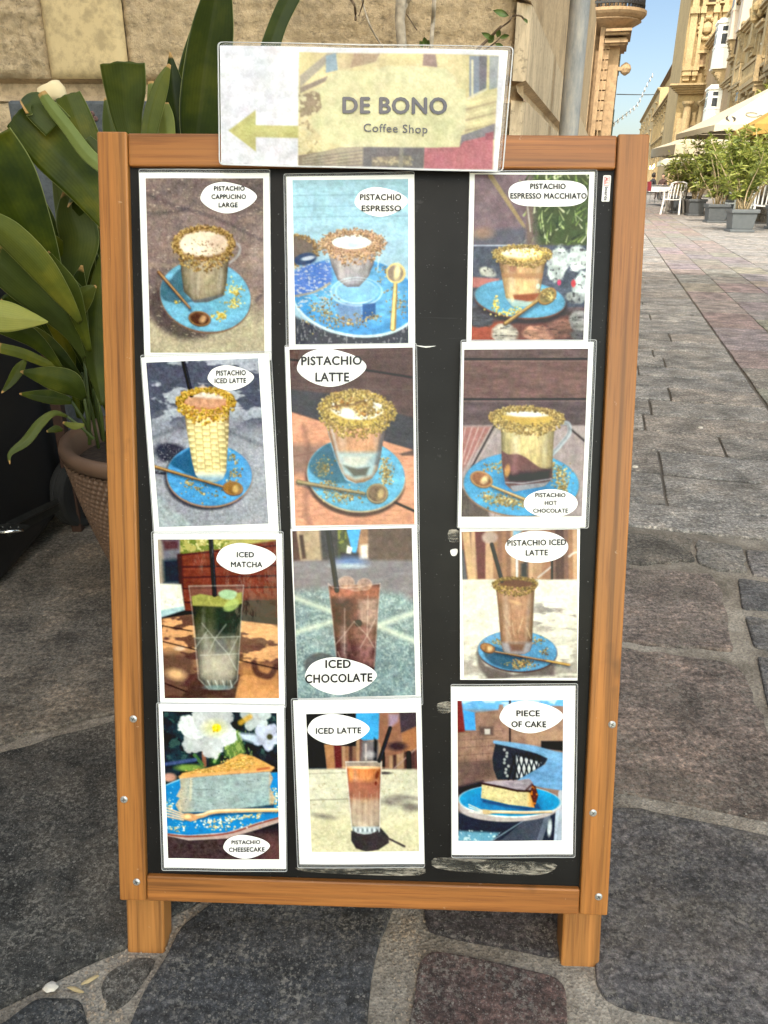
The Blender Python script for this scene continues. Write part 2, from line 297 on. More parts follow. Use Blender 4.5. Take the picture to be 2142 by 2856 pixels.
def pic_cappuccino():
    s = Pic([(150, 155), (1475, 155), (1490, 2120), (205, 2120)], seed=11); s.put(s.one, (128, 112, 108))
    s.put(np.clip((s.n(420, 1.6, .7) - .42) / .25, 0, 1), (100, 90, 90)); s.put(np.clip((s.n(260, 1.8, .6) - .55) / .15, 0, 1), (150, 130, 118), .7)
    for L in ([(160, 330), (500, 480), (900, 590), (1480, 860)], [(160, 560), (560, 520), (700, 430)], [(1100, 1900), (1490, 1420)], [(700, 1960), (940, 2120)]):
        s.put(s.line(spline(L, 6, False), 22, e=26), (70, 66, 70), .7)
    s.put(np.clip((s.Y - 1650 + (s.X - 200) * .12 + (s.n(200) - .5) * 500) / 260, 0, 1), (178, 170, 142), .85)
    s.put(s.ell(590, 1640, 420, 320, 20, 40), (72, 64, 64), .85); s.shade(s.one, 14, .22); s.flecks(s.one, 26, (205, 188, 170), .72, .6, 1.6, .7)
    s.saucer(825, 1480, 515, 400, (104, 172, 206), (122, 92, 76), 12, [(420, 1300), (560, 1180), (620, 1480), (700, 1540), (480, 1560), (330, 1500), (330, 1330)])
    s.crumbs([(1150, 1420, 35, 40, 40), (1140, 1570, 30, 25, 30), (1000, 1700, 30, 26, 60), (905, 1710, 10, 10, 10), (1120, 1490, 70, 90, 40), (500, 1555, 16, 10, 10)], 4, 12)
    s.put(s.line(spline([(1150, 870), (1215, 930), (1190, 1030), (1100, 1110)], 6, False), 26), (176, 178, 182), .6)
    m = s.body([(535, 980), (1095, 980), (1065, 1330), (1030, 1480), (850, 1550), (700, 1555), (580, 1430), (550, 1200)], (172, 158, 132), (140, 130, 108), 1000, 1560, .4, 530, 1100)
    s.put(m * s.line([(690, 1050), (700, 1300), (720, 1500)], 50, e=30), (120, 106, 90), .6); s.put(m * s.line([(760, 1150), (740, 1480)], 26, e=14), (196, 186, 166), .5)
    s.put(m * s.poly([(560, 1420), (700, 1530), (1030, 1460), (1040, 1500), (850, 1570), (690, 1570)], 10), (92, 100, 110), .7)
    s.put(s.ell(805, 890, 330, 190), (132, 104, 74)); s.put(s.ell(800, 890, 280, 145, 0, 14), (226, 208, 186))
    s.put(s.ell(690, 930, 150, 80, 0, 40), (240, 228, 206), .8); s.put(s.ell(980, 900, 90, 90, 0, 40), (196, 170, 150), .7)
    s.dots([(s.r.gauss(840, 90), s.r.gauss(910, 40)) for _ in range(45)], 3, 8, ((128, 104, 76), (110, 84, 60)))
    s.ring(805, 890, 335, 195, 50, NUTB + NUT[:1], 480, 105, 0, 9, 19)
    s.spoon((300, 1215), (650, 1620), (110, 115), (118, 78), 34, 10, (150, 112, 78), (84, 56, 44), (210, 170, 120)); return s
def pic_espresso():
    s = Pic([(150, 140), (1488, 125), (1490, 2020), (185, 2035)], seed=23); s.put(s.one, (150, 190, 208)); s.shade(s.one, 300, .12, 2.2, .4); s.shade(s.one, 26, .07, 2.4, .5)
    for y in (310, 440, 560): s.put(s.line([(140, y + 6), (1500, y - 8)], 9, e=8), (108, 142, 160), .7)
    s.put(s.gy(500, 1000), (160, 186, 206), .5)
    s.put(s.poly([(150, 1700), (600, 1900), (1000, 1930), (1500, 1760), (1500, 2050), (150, 2050)], 20), (58, 60, 70)); s.flecks(s.poly([(150, 1680), (1500, 1760), (1500, 2050), (150, 2050)]), 30, (150, 150, 156), .6, .7, .7, 1.4)
    m = s.ell(880, 1480, 730, 440, 8); s.put(s.ell(880, 1500, 745, 452, 8), (196, 216, 226)); s.put(m, (72, 142, 200)); s.put(s.ell(880, 1450, 600, 330, 8, 50), (98, 166, 214)); s.shade(m, 60, .2, 1.5, .7)
    s.put(s.ell(180, 940, 270, 170), (104, 92, 84)); s.ring(180, 940, 270, 165, 60, NUTB, 200, 40, 0, 8, 18); s.put(s.ell(300, 1050, 130, 70, -12, 10), (36, 60, 96)); s.put(s.ell(330, 1040, 80, 24, -10), (180, 190, 206))
    s.put(s.poly([(160, 1200), (520, 1080), (600, 1180), (560, 1350), (160, 1480)], 20, True), (76, 112, 186)); s.flecks(s.poly([(160, 1150), (600, 1050), (600, 1600), (160, 1600)]), 24, (196, 196, 200), .58, .8, 1.3, .7)
    s.put(s.line(spline([(160, 1480), (400, 1430), (580, 1330)], 6, False), 26, e=8), (168, 152, 120), .8)
    s.put(s.ell(860, 1420, 250, 170, 0, 8), (150, 196, 224), .6)
    m = s.body([(560, 960), (1110, 960), (1090, 1100), (1030, 1250), (920, 1370), (780, 1375), (670, 1290), (600, 1120)], (164, 156, 156), (142, 140, 150), 980, 1380, .2, 560, 1120)
    for r in (1.0, .82): s.put(s.ell(890, 1430, 300 * r, 170 * r) - s.ell(890, 1425, 285 * r, 158 * r), (206, 232, 246), .8)
    s.put(s.poly([(660, 1560), (960, 1600), (960, 1800), (700, 1800)], 30), (112, 134, 174), .8); s.put(s.poly([(960, 1570), (1110, 1560), (1110, 1720), (960, 1790)], 8), (38, 82, 140), .9)
    s.put(s.poly([(1050, 1430), (1130, 1340), (1170, 1440), (1080, 1540)], 8), (130, 190, 222), .8)
    s.crumbs([(500, 1640, 90, 70, 130), (760, 1770, 160, 40, 150), (1090, 1720, 50, 22, 30), (1380, 1560, 70, 70, 60), (1170, 1295, 22, 12, 8), (1250, 1410, 16, 14, 8), (1200, 1180, 60, 30, 30)], 4, 11, NUT + NUTB)
    s.put(s.line([(1150, 1020), (1130, 1200)], 16), (200, 214, 226), .7)
    s.put(s.ell(840, 870, 345, 150), (176, 142, 118)); s.put(s.ell(830, 845, 235, 90, 0, 8), (226, 238, 240)); s.put(s.ell(880, 890, 120, 30, 0, 16), (170, 206, 216), .8)
    s.ring(840, 860, 350, 145, 110, ((190, 152, 124), (158, 120, 96), (216, 184, 152), (176, 140, 92)), 620, 90, 0, 9, 18)
    s.put(s.line([(1340, 1340), (1312, 1850)], 46, 66), (150, 118, 62)); s.put(s.line([(1336, 1340), (1305, 1850)], 26, 40), (226, 206, 140))
    s.put(s.ell(1345, 1215, 112, 118), (222, 200, 130)); s.put(s.ell(1340, 1215, 90, 96), (140, 124, 110)); s.put(s.ell(1360, 1200, 34, 90, 8, 16), (240, 226, 170)); return s
def pic_macchiato():
    s = Pic([(165, 105), (1370, 105), (1305, 1845), (130, 1850)], seed=37); s.put(s.one, (112, 96, 102)); s.shade(s.one, 160, .25)
    s.put(s.poly([(760, 80), (1400, 80), (1400, 880), (820, 880)], 60), (66, 78, 50)); 
    for k in range(150):
        x, y = s.r.uniform(640, 1380), s.r.uniform(100, 850); a = s.r.uniform(.5, 2.4); L = s.r.uniform(40, 150)
        s.put(s.line([(x, y), (x + math.cos(a) * L, y - math.sin(a) * L)], s.r.uniform(8, 24), 4), s.r.choice(((136, 160, 84), (90, 116, 60), (190, 204, 140), (40, 50, 34), (60, 76, 44), (214, 220, 180))), .85)
    s.put(s.line([(330, 120), (690, 660)], 50, 34), (150, 132, 96), .9); s.put(s.line([(740, 440), (740, 820)], 70, e=14), (112, 96, 88)); s.put(s.line([(720, 440), (750, 700)], 16), (190, 186, 176), .8)
    s.put(s.poly([(150, 690), (700, 660), (700, 850), (150, 850)], 30), (84, 88, 100), .8); s.put(s.ell(250, 720, 110, 60, 0, 30), (172, 134, 104), .6)
    s.put(s.poly([(140, 850), (1360, 850), (1350, 1500), (130, 1500)], 10), (74, 80, 94)); s.put(s.line([(150, 850), (700, 850)], 12), (176, 188, 206)); s.shade(s.gy(850, 880), 40, .3)
    for (x, y, rx, ry, c) in ((1040, 1040, 110, 190, (186, 196, 196)), (1250, 990, 120, 130, (194, 206, 206)), (1290, 1280, 100, 170, (190, 202, 204)), (300, 1130, 90, 50, (168, 170, 162)), (1210, 1400, 100, 60, (150, 156, 156))):
        m = s.ell(x, y, rx, ry, 15, 10, .35); s.put(m, c); s.shade(m, 50, .4); s.flecks(m, 30, (60, 60, 66), .66, .8)
    s.put(s.poly([(140, 1180), (420, 1200), (420, 1290), (140, 1290)], 10), (168, 108, 104)); s.put(s.ell(1050, 1240, 20, 30), (206, 70, 110)); s.put(s.ell(1200, 1250, 24, 40), (196, 70, 80))
    s.put(s.gy(1480, 1560), (70, 58, 58)); s.put(s.poly([(120, 1700), (480, 1640), (700, 1850), (120, 1860)], 20), (150, 74, 56)); s.put(s.poly([(480, 1680), (1000, 1560), (1190, 1620), (1200, 1800), (1000, 1850), (500, 1850)], 30), (104, 66, 58))
    for (x, y, rx, ry, c) in ((480, 1780, 140, 110, (170, 164, 152)), (830, 1780, 160, 90, (168, 124, 104)), (1060, 1710, 140, 110, (112, 80, 70)), (1260, 1640, 110, 110, (130, 130, 130)), (220, 1600, 150, 110, (70, 72, 78)), (1250, 1790, 80, 50, (84, 84, 86))):
        m = s.ell(x, y, rx, ry, 8, 12, .3); s.put(m, c); s.shade(m, 40, .45, 1.8, .6); s.flecks(m, 22, (50, 46, 46), .66, .7, 2, .6)
    s.saucer(640, 1410, 475, 195, (80, 150, 188), (110, 70, 56), 6, None, (10, 60, (44, 40, 42)))
    m = s.body([(410, 980), (915, 980), (880, 1150), (840, 1400), (780, 1490), (560, 1490), (490, 1400), (445, 1150)], (192, 150, 110), (206, 178, 128), 1000, 1420, .3, 410, 920)
    s.put(m * s.poly([(420, 1140), (900, 1140), (880, 1200), (440, 1190)], 14), (150, 108, 78), .7); s.put(m * s.poly([(520, 980), (620, 980), (600, 1130), (530, 1140)], 20), (150, 98, 80), .7)
    s.put(m * s.poly([(560, 1370), (850, 1350), (800, 1420), (700, 1450), (580, 1430)], 12), (138, 78, 52)); s.put(m * s.poly([(470, 1400), (800, 1450), (780, 1500), (500, 1490)], 10), (150, 190, 196), .8)
    s.put(m * s.line([(540, 1200), (560, 1430)], 30, e=10), (220, 196, 150), .6); s.put(s.ell(830, 1280, 20, 26, 0, 8), (190, 230, 226), .8)
    s.put(s.ell(660, 940, 290, 85), (206, 172, 100)); s.put(s.ell(665, 925, 230, 58, 0, 14), (240, 228, 204)); s.ring(660, 935, 290, 85, 60, NUT, 360, 60, 0, 9, 18); s.crumbs([(760, 930, 90, 24, 60)], 5, 11)
    s.crumbs([(395, 1470, 20, 40, 40), (600, 1530, 30, 14, 26), (900, 1330, 30, 20, 20), (480, 1560, 90, 20, 40)], 4, 11)
    s.spoon((485, 1670), (830, 1430), (95, -50), (100, 72), 40, -38, (160, 124, 72), (120, 108, 70), (220, 200, 130)); s.crumbs([(935, 1370, 36, 30, 60)], 3, 8, NUT + ((80, 80, 50),)); return s
def dapple(s, m, sc, lite, dark, thr=.5):
    s.put(m, dark); s.put(m * np.clip((s.n(sc, 1.5, .7) - thr) / .07, 0, 1), lite)
def pic_iced_pistachio():
    s = Pic([(115, 165), (1345, 115), (1460, 1935), (255, 1975)], seed=41); s.put(s.one, (150, 152, 164))
    dapple(s, 1 - s.gy(700, 1050), 170, (162, 168, 180), (76, 80, 96), .5); s.put(s.poly([(120, 1050), (600, 1030), (1450, 900), (1500, 2000), (200, 2000)], 80), (140, 144, 154), .8)
    for L in ([(160, 760), (360, 660), (480, 640)], [(190, 980), (500, 880), (620, 900)], [(200, 1010), (300, 1100)], [(240, 1620), (520, 1950), (600, 1990)], [(1040, 930), (1400, 1080)]):
        s.put(s.line(spline(L, 5, False), 26, e=20), (92, 96, 108), .7)
    s.put(s.poly([(240, 1620), (420, 1780), (620, 1960), (240, 1990)], 20), (162, 176, 178), .7); s.put(s.ell(390, 1160, 190, 110, 10, 20), (52, 54, 66)); s.put(s.line([(200, 1370), (340, 1390)], 30), (58, 58, 66))
    s.shade(s.one, 20, .2); s.flecks(s.gy(1000, 1100), 14, (188, 192, 196), .66, .6)
    s.saucer(810, 1400, 470, 340, (64, 144, 208), (158, 122, 98), 2, [(380, 1260), (560, 1130), (640, 1100), (680, 1400), (640, 1420), (500, 1350)], (-20, 40, (44, 44, 54)))
    s.crumbs([(1070, 1220, 30, 30, 26), (1095, 1390, 34, 36, 34), (580, 1485, 36, 26, 26), (670, 1545, 14, 10, 8), (740, 1612, 14, 8, 6), (800, 1600, 160, 50, 30), (1020, 1480, 20, 20, 10)], 4, 12, NUT)
    m = s.body([(530, 690), (1030, 680), (1018, 1000), (995, 1360), (960, 1440), (890, 1474), (800, 1475), (710, 1450), (660, 1400), (620, 1250), (560, 900)], (186, 140, 108), (226, 208, 150), 690, 860, .3, 530, 1040)
    for i in range(9):
        for k in range(6):
            x = 560 + k * 84 + i * 5; y = 800 + i * 66 + (k % 2) * 33
            s.put(m * s.poly([(x, y), (x + 74, y + 4), (x + 74, y + 30), (x, y + 26)], 6), (238, 222, 170), .8); s.put(m * s.line([(x, y + 36), (x + 74, y + 38)], 8), (146, 126, 82), .8); s.put(m * s.line([(x - 4, y - 20), (x - 4, y + 40)], 8), (156, 136, 92), .7)
    s.put(m * s.poly([(640, 1380), (1000, 1380), (980, 1470), (680, 1460)], 16), (132, 174, 204), .85); s.put(m * s.gy(1330, 1390) * (1 - s.gy(1390, 1440)), (236, 228, 196), .7)
    s.put(s.ell(770, 580, 290, 130), (180, 124, 92)); s.put(s.ell(770, 570, 240, 95, 0, 10), (196, 148, 118)); s.put(s.poly([(560, 500), (740, 410), (900, 520), (1000, 560), (800, 560), (620, 540)], 14), (222, 206, 190)); s.shade(s.ell(770, 520, 240, 120), 50, .25)
    s.straw((520, 140), (612, 525), 46); s.ring(770, 580, 300, 130, 60, ((206, 174, 72), (172, 136, 52), (226, 200, 110), (150, 110, 46), (196, 150, 70)), 420, 110, 0, 12, 24)
    s.spoon((205, 1310), (960, 1530), (110, 15), (105, 72), 32, 8, (150, 112, 74), (128, 92, 48), (220, 190, 120)); return s
def pic_latte():
    s = Pic([(115, 105), (1540, 80), (1560, 2120), (185, 2140)], seed=53); s.put(s.one, (84, 66, 64)); s.shade(s.one, 120, .2, 3, .4)
    s.put(s.line([(110, 220), (480, 260), (1560, 430)], 22, e=8), (30, 26, 30)); s.put(s.poly([(110, 560), (640, 620), (1560, 900), (1560, 1260), (1200, 1180), (500, 930), (110, 810)], 16), (60, 60, 66)); s.put(s.line([(130, 540), (1560, 570)], 12), (96, 84, 84), .6); s.shade(s.one, 20, .1, 3, .5)
    s.put(s.poly([(110, 820), (500, 940), (1560, 1270), (1600, 2200), (100, 2200)], 8), (198, 142, 114)); s.shade(s.gy(820, 900), 40, .16, 2, .5)
    s.put(s.poly([(110, 1200), (600, 1210), (330, 1460), (300, 1530), (110, 1550)], 40), (126, 100, 92), .8); s.put(s.line([(280, 1000), (330, 1200), (300, 2000), (360, 2150)], 60, e=30), (110, 76, 70), .5)
    s.put(s.line([(1290, 1850), (1570, 1975)], 30), (40, 30, 30)); s.put(s.line([(110, 1350), (500, 1270)], 18), (120, 90, 80), .7); s.put(s.poly([(1380, 1310), (1560, 1260), (1570, 1330), (1420, 1330)], 10), (60, 50, 52), .8)
    s.saucer(885, 1550, 565, 415, (84, 164, 206), (176, 160, 130), 8, [(370, 1370), (560, 1190), (640, 1300), (760, 1600), (830, 1640), (560, 1640), (360, 1520)], (-10, 60, (52, 38, 36)))
    s.crumbs([(1240, 1450, 45, 60, 90), (1230, 1590, 30, 50, 90), (560, 1700, 60, 50, 70), (760, 1790, 120, 40, 170), (520, 1480, 60, 70, 60)], 4, 12, NUT)
    s.put(s.ell(500, 1480, 60, 90, 20, 30), (96, 88, 60), .6)
    m = s.body([(520, 900), (1250, 920), (1200, 1150), (1165, 1350), (1130, 1500), (1070, 1590), (980, 1635), (880, 1648), (790, 1610), (715, 1520), (640, 1300), (560, 1080)], (190, 140, 112), (200, 152, 112), 950, 1300, .3, 520, 1250)
    s.put(m * s.poly([(660, 1290), (1160, 1290), (1080, 1560), (880, 1610), (740, 1540)], 30), (156, 180, 186)); s.put(m * s.poly([(720, 1330), (1060, 1330), (1000, 1440), (860, 1470), (740, 1420)], 30), (206, 204, 190), .8)
    s.put(m * s.poly([(740, 1440), (900, 1480), (1040, 1460), (1000, 1560), (860, 1570)], 16), (82, 80, 72), .9); s.put(m * s.line([(600, 1000), (700, 1400)], 30, e=14), (206, 220, 230), .5); s.put(m * s.line([(1220, 960), (1130, 1420)], 60, e=20), (70, 84, 100), .6)
    s.put(s.line([(530, 930), (640, 1340), (760, 1600), (880, 1650)], 10), (216, 226, 234), .5)
    s.put(s.ell(890, 800, 405, 215, 3), (190, 164, 84)); s.put(s.ell(900, 770, 320, 145, 3, 10), (222, 222, 216)); s.crumbs([(780, 720, 110, 40, 200), (980, 790, 100, 60, 260), (700, 760, 60, 50, 80), (900, 660, 120, 16, 60)], 8, 18, NUT + ((168, 116, 56),))
    s.put(s.ell(790, 840, 90, 60, 20, 16), (226, 228, 222)); s.put(s.ell(1140, 720, 60, 45, 40, 16), (230, 232, 226)); s.put(s.line([(600, 760), (850, 740), (980, 690)], 20, e=10), (90, 64, 52), .6)
    s.ring(890, 800, 412, 215, 95, NUT + ((186, 160, 62),), 700, 105, 3, 11, 20)
    s.spoon((215, 1635), (980, 1770), (150, -5), (118, 108), 44, 0, (150, 136, 104), (112, 92, 74), (180, 160, 110)); return s
def pic_hot_chocolate():
    s = Pic([(135, 140), (1500, 130), (1430, 1975), (105, 1978)], seed=67); s.put(s.one, (104, 80, 76)); s.put(1 - s.gy(225, 235), (92, 76, 74)); s.put(s.gy(680, 700), (86, 72, 74)); s.shade(s.one, 90, .25, 3, .5); s.shade(s.one, 14, .12, 3, .5)
    for y in (245, 685): s.put(s.line([(100, y), (1520, y - 2)], 20, e=4), (24, 20, 24)); s.put(s.line([(100, y + 22), (1520, y + 20)], 10), (140, 116, 110), .6)
    s.put(s.gy(960, 985), (152, 140, 140)); m = s.gy(965, 985); s.shade(m, 50, .14, .7, 2)
    s.put(m * s.poly([(110, 990), (440, 985), (300, 1200), (110, 1480)], 20), (150, 100, 94), .9)
    for k in range(6): s.put(m * s.line([(150 + k * 70, 1000), (60 + k * 40, 1400)], 12), (196, 180, 176), .7)
    for L in ([(470, 970), (150, 1560)], [(1290, 1000), (1500, 1180)]): s.put(m * s.line(L, 22), (56, 48, 50))
    s.put(m * s.poly([(100, 1650), (400, 1900), (420, 2000), (100, 2000)], 10), (84, 74, 70)); s.shade(s.gy(1500, 1600), 30, .15, .6, 2)
    s.saucer(765, 1620, 635, 350, (58, 146, 200), (140, 108, 84), 2)
    s.put(s.ell(820, 1610, 300, 120, 0, 30), (40, 104, 160), .6)
    s.crumbs([(470, 1440, 70, 30, 60), (1200, 1540, 50, 70, 140), (1230, 1660, 30, 40, 70), (400, 1750, 50, 26, 60), (560, 1800, 80, 40, 180), (740, 1820, 50, 30, 60), (1110, 1430, 20, 30, 30)], 4, 12, NUT)
    s.put(s.line(spline([(1190, 950), (1280, 955), (1290, 1060), (1210, 1170), (1105, 1290)], 6, False), 46), (170, 186, 196), .75); s.put(s.line(spline([(1190, 950), (1275, 960), (1280, 1060), (1200, 1170), (1105, 1280)], 6, False), 20), (110, 112, 118), .6)
    m = s.body([(540, 960), (1130, 970), (1110, 1300), (1105, 1560), (1020, 1640), (680, 1700), (590, 1620), (550, 1400)], (202, 186, 138), (190, 172, 120), 1000, 1450, .3, 530, 1140)
    ch = spline([(540, 1240), (620, 1290), (730, 1290), (820, 1330), (900, 1390), (980, 1440), (1110, 1460)], 5, False) + [np.array([1110, 1560]), np.array([1020, 1640]), np.array([680, 1700]), np.array([560, 1600])]
    s.put(m * s.poly(ch, 8), (98, 68, 66)); s.put(m * s.poly([(580, 1500), (900, 1480), (1090, 1450), (1080, 1570), (900, 1600), (640, 1600)], 30), (38, 30, 36)); s.put(m * s.line([(690, 1320), (690, 1480)], 60, e=40), (146, 104, 106), .7); s.put(m * s.ell(610, 1470, 30, 70, 8, 8), (196, 150, 84), .8)
    s.put(m * s.line([(590, 1600), (780, 1610), (1100, 1560)], 12), (196, 206, 216), .7); s.put(m * s.poly([(640, 1640), (1020, 1600), (1100, 1580), (1020, 1650), (680, 1710)], 8), (150, 166, 178), .7)
    s.put(s.ell(830, 890, 375, 110), (190, 160, 82)); s.put(s.ell(850, 840, 270, 42, 0, 8), (226, 226, 222)); s.ring(825, 885, 378, 112, 80, NUT, 640, 80, 2, 11, 22)
    s.spoon((800, 1790), (430, 1640), (-105, -75), (120, 82), 34, 20, (176, 140, 92), (124, 82, 54), (240, 224, 170)); return s
def pic_matcha():
    s = Pic([(130, 140), (1497, 140), (1530, 1975), (210, 1975)], seed=71); s.put(s.one, (110, 56, 46)); s.shade(s.one, 60, .2, 3, .5)
    s.put(s.poly([(120, 130), (400, 130), (390, 660), (120, 680)], 12), (112, 112, 122)); s.put(s.poly([(120, 130), (170, 130), (230, 640), (130, 660)], 20), (160, 148, 130)); s.put(s.poly([(190, 380), (380, 360), (390, 640), (200, 650)], 30), (30, 44, 54)); s.put(s.poly([(180, 150), (370, 150), (370, 250), (210, 260)], 20), (84, 56, 62))
    s.put(s.poly([(390, 130), (1500, 130), (1500, 150), (900, 240), (390, 310)], 14), (170, 164, 96)); s.flecks(s.poly([(390, 130), (1000, 130), (860, 250), (390, 310)]), 60, (96, 112, 50), .5, .9); s.flecks(s.poly([(390, 130), (1000, 130), (860, 250), (390, 310)]), 40, (228, 220, 160), .62, .8)
    for y in (300, 440, 560, 690, 850): s.put(s.line([(370, y + 20), (1510, y - 90 if y < 400 else y)], 16, e=8), (44, 22, 24), .8)
    s.put(s.gy(300, 330) * s.gx(360, 380) * .0, (0, 0, 0)); s.put(s.poly([(350, 310), (410, 300), (440, 1000), (400, 1000)], 10), (58, 32, 32), .8); s.put(s.poly([(900, 840), (1510, 840), (1510, 1060), (1000, 1060)], 30), (40, 28, 32), .85)
    s.put(s.poly([(140, 650), (400, 660), (440, 960), (160, 1060)], 10), (226, 226, 210)); s.put(s.poly([(150, 960), (430, 910), (440, 980), (160, 1060)], 12), (160, 190, 196)); s.put(s.poly([(150, 1050), (430, 960), (1510, 1050), (1510, 1130), (150, 1080)], 10), (28, 28, 34))
    m = s.poly([(160, 1060), (520, 1010), (1530, 1130), (1560, 2000), (160, 2000)], 10); s.put(m, (206, 154, 108)); s.shade(m, 30, .15, 3, .5)
    s.put(m * s.gy(1380, 1500) * (1 - s.gx(500, 700)), (84, 62, 56), .9); s.put(m * np.clip((s.n(190, 1.5, .7) - .47) / .06, 0, 1) * (1 - s.gy(1700, 1900) * s.gx(900, 1100)), (74, 50, 48), .85); s.put(m * s.ell(340, 1700, 110, 60, 10, 30), (226, 180, 130), .9); s.put(m * s.ell(380, 1400, 60, 26, 0, 10), (220, 190, 160)); s.put(m * s.poly([(1080, 1560), (1540, 1600), (1540, 1980), (1040, 1980)], 60), (198, 140, 88), .75)
    s.put(m * s.line(spline([(1240, 1560), (1280, 1680), (1420, 1720), (1500, 1600)], 6, False), 70, e=14), (70, 48, 46), .85)
    for L in ([(180, 1320), (580, 1420), (1530, 1640)], [(200, 1800), (700, 1990)], [(180, 1140), (520, 1200)]): s.put(m * s.line(L, 14), (36, 26, 28), .9)
    s.put(s.poly([(380, 1980), (600, 1720), (1080, 1700), (1020, 1980)], 10), (66, 50, 46), .9)
    g = s.body([(520, 800), (1110, 760), (1090, 1100), (1070, 1500), (1052, 1760), (1020, 1815), (940, 1862), (830, 1880), (720, 1862), (645, 1810), (612, 1740), (570, 1300)], (60, 66, 46), (138, 134, 120), 1000, 1480, .25, 510, 1110)
    s.put(g * s.poly([(800, 930), (1100, 930), (1090, 1250), (800, 1250)], 50), (34, 46, 42), .9); s.put(g * s.poly([(780, 1300), (900, 1280), (960, 1440), (800, 1470)], 20), (104, 104, 104), .8); s.put(g * s.poly([(660, 1480), (1000, 1480), (980, 1700), (640, 1700)], 50), (186, 178, 160), .7); s.put(g * s.line([(700, 850), (690, 1200)], 50, e=20), (48, 54, 36), .7)
    s.put(s.poly([(500, 670), (1125, 665), (1110, 800), (520, 830)], 6), (120, 92, 84), .5)
    s.put(s.poly([(520, 800), (620, 770), (800, 800), (1100, 750), (1105, 880), (900, 920), (530, 905)], 8), (146, 146, 78)); s.shade(s.gy(780, 800) * (1 - s.gy(900, 920)), 30, .2); s.put(s.poly([(830, 760), (920, 720), (1040, 750), (1000, 830), (880, 820)], 10, True), (160, 190, 150)); s.put(s.ell(980, 900, 100, 60, -30, 10), (170, 190, 110), .8)
    s.straw((740, 130), (785, 780), 52)
    for L in ([(490, 680), (1120, 670)], [(490, 680), (530, 1000), (600, 1750), (720, 1870)], [(1120, 670), (1090, 1100), (1050, 1760), (960, 1870), (720, 1870)], [(920, 1120), (790, 1290), (720, 1450)], [(640, 1110), (790, 1290), (960, 1480)], [(1060, 1260), (950, 1480), (1040, 1650)], [(570, 1280), (1080, 1260)], [(620, 1480), (1060, 1460)], [(700, 1200), (560, 1400)]):
        s.put(s.line(L, 11, e=6), (196, 200, 190), .55)
    for k in range(9): s.put(s.line([(660 + k * 44, 1770), (680 + k * 40 + (k % 2) * 24, 1850)], 12), (220, 226, 220) if k % 2 else (60, 66, 66), .7)
    s.put(s.ell(830, 1850, 160, 26, 0, 10), (120, 150, 150), .7); return s
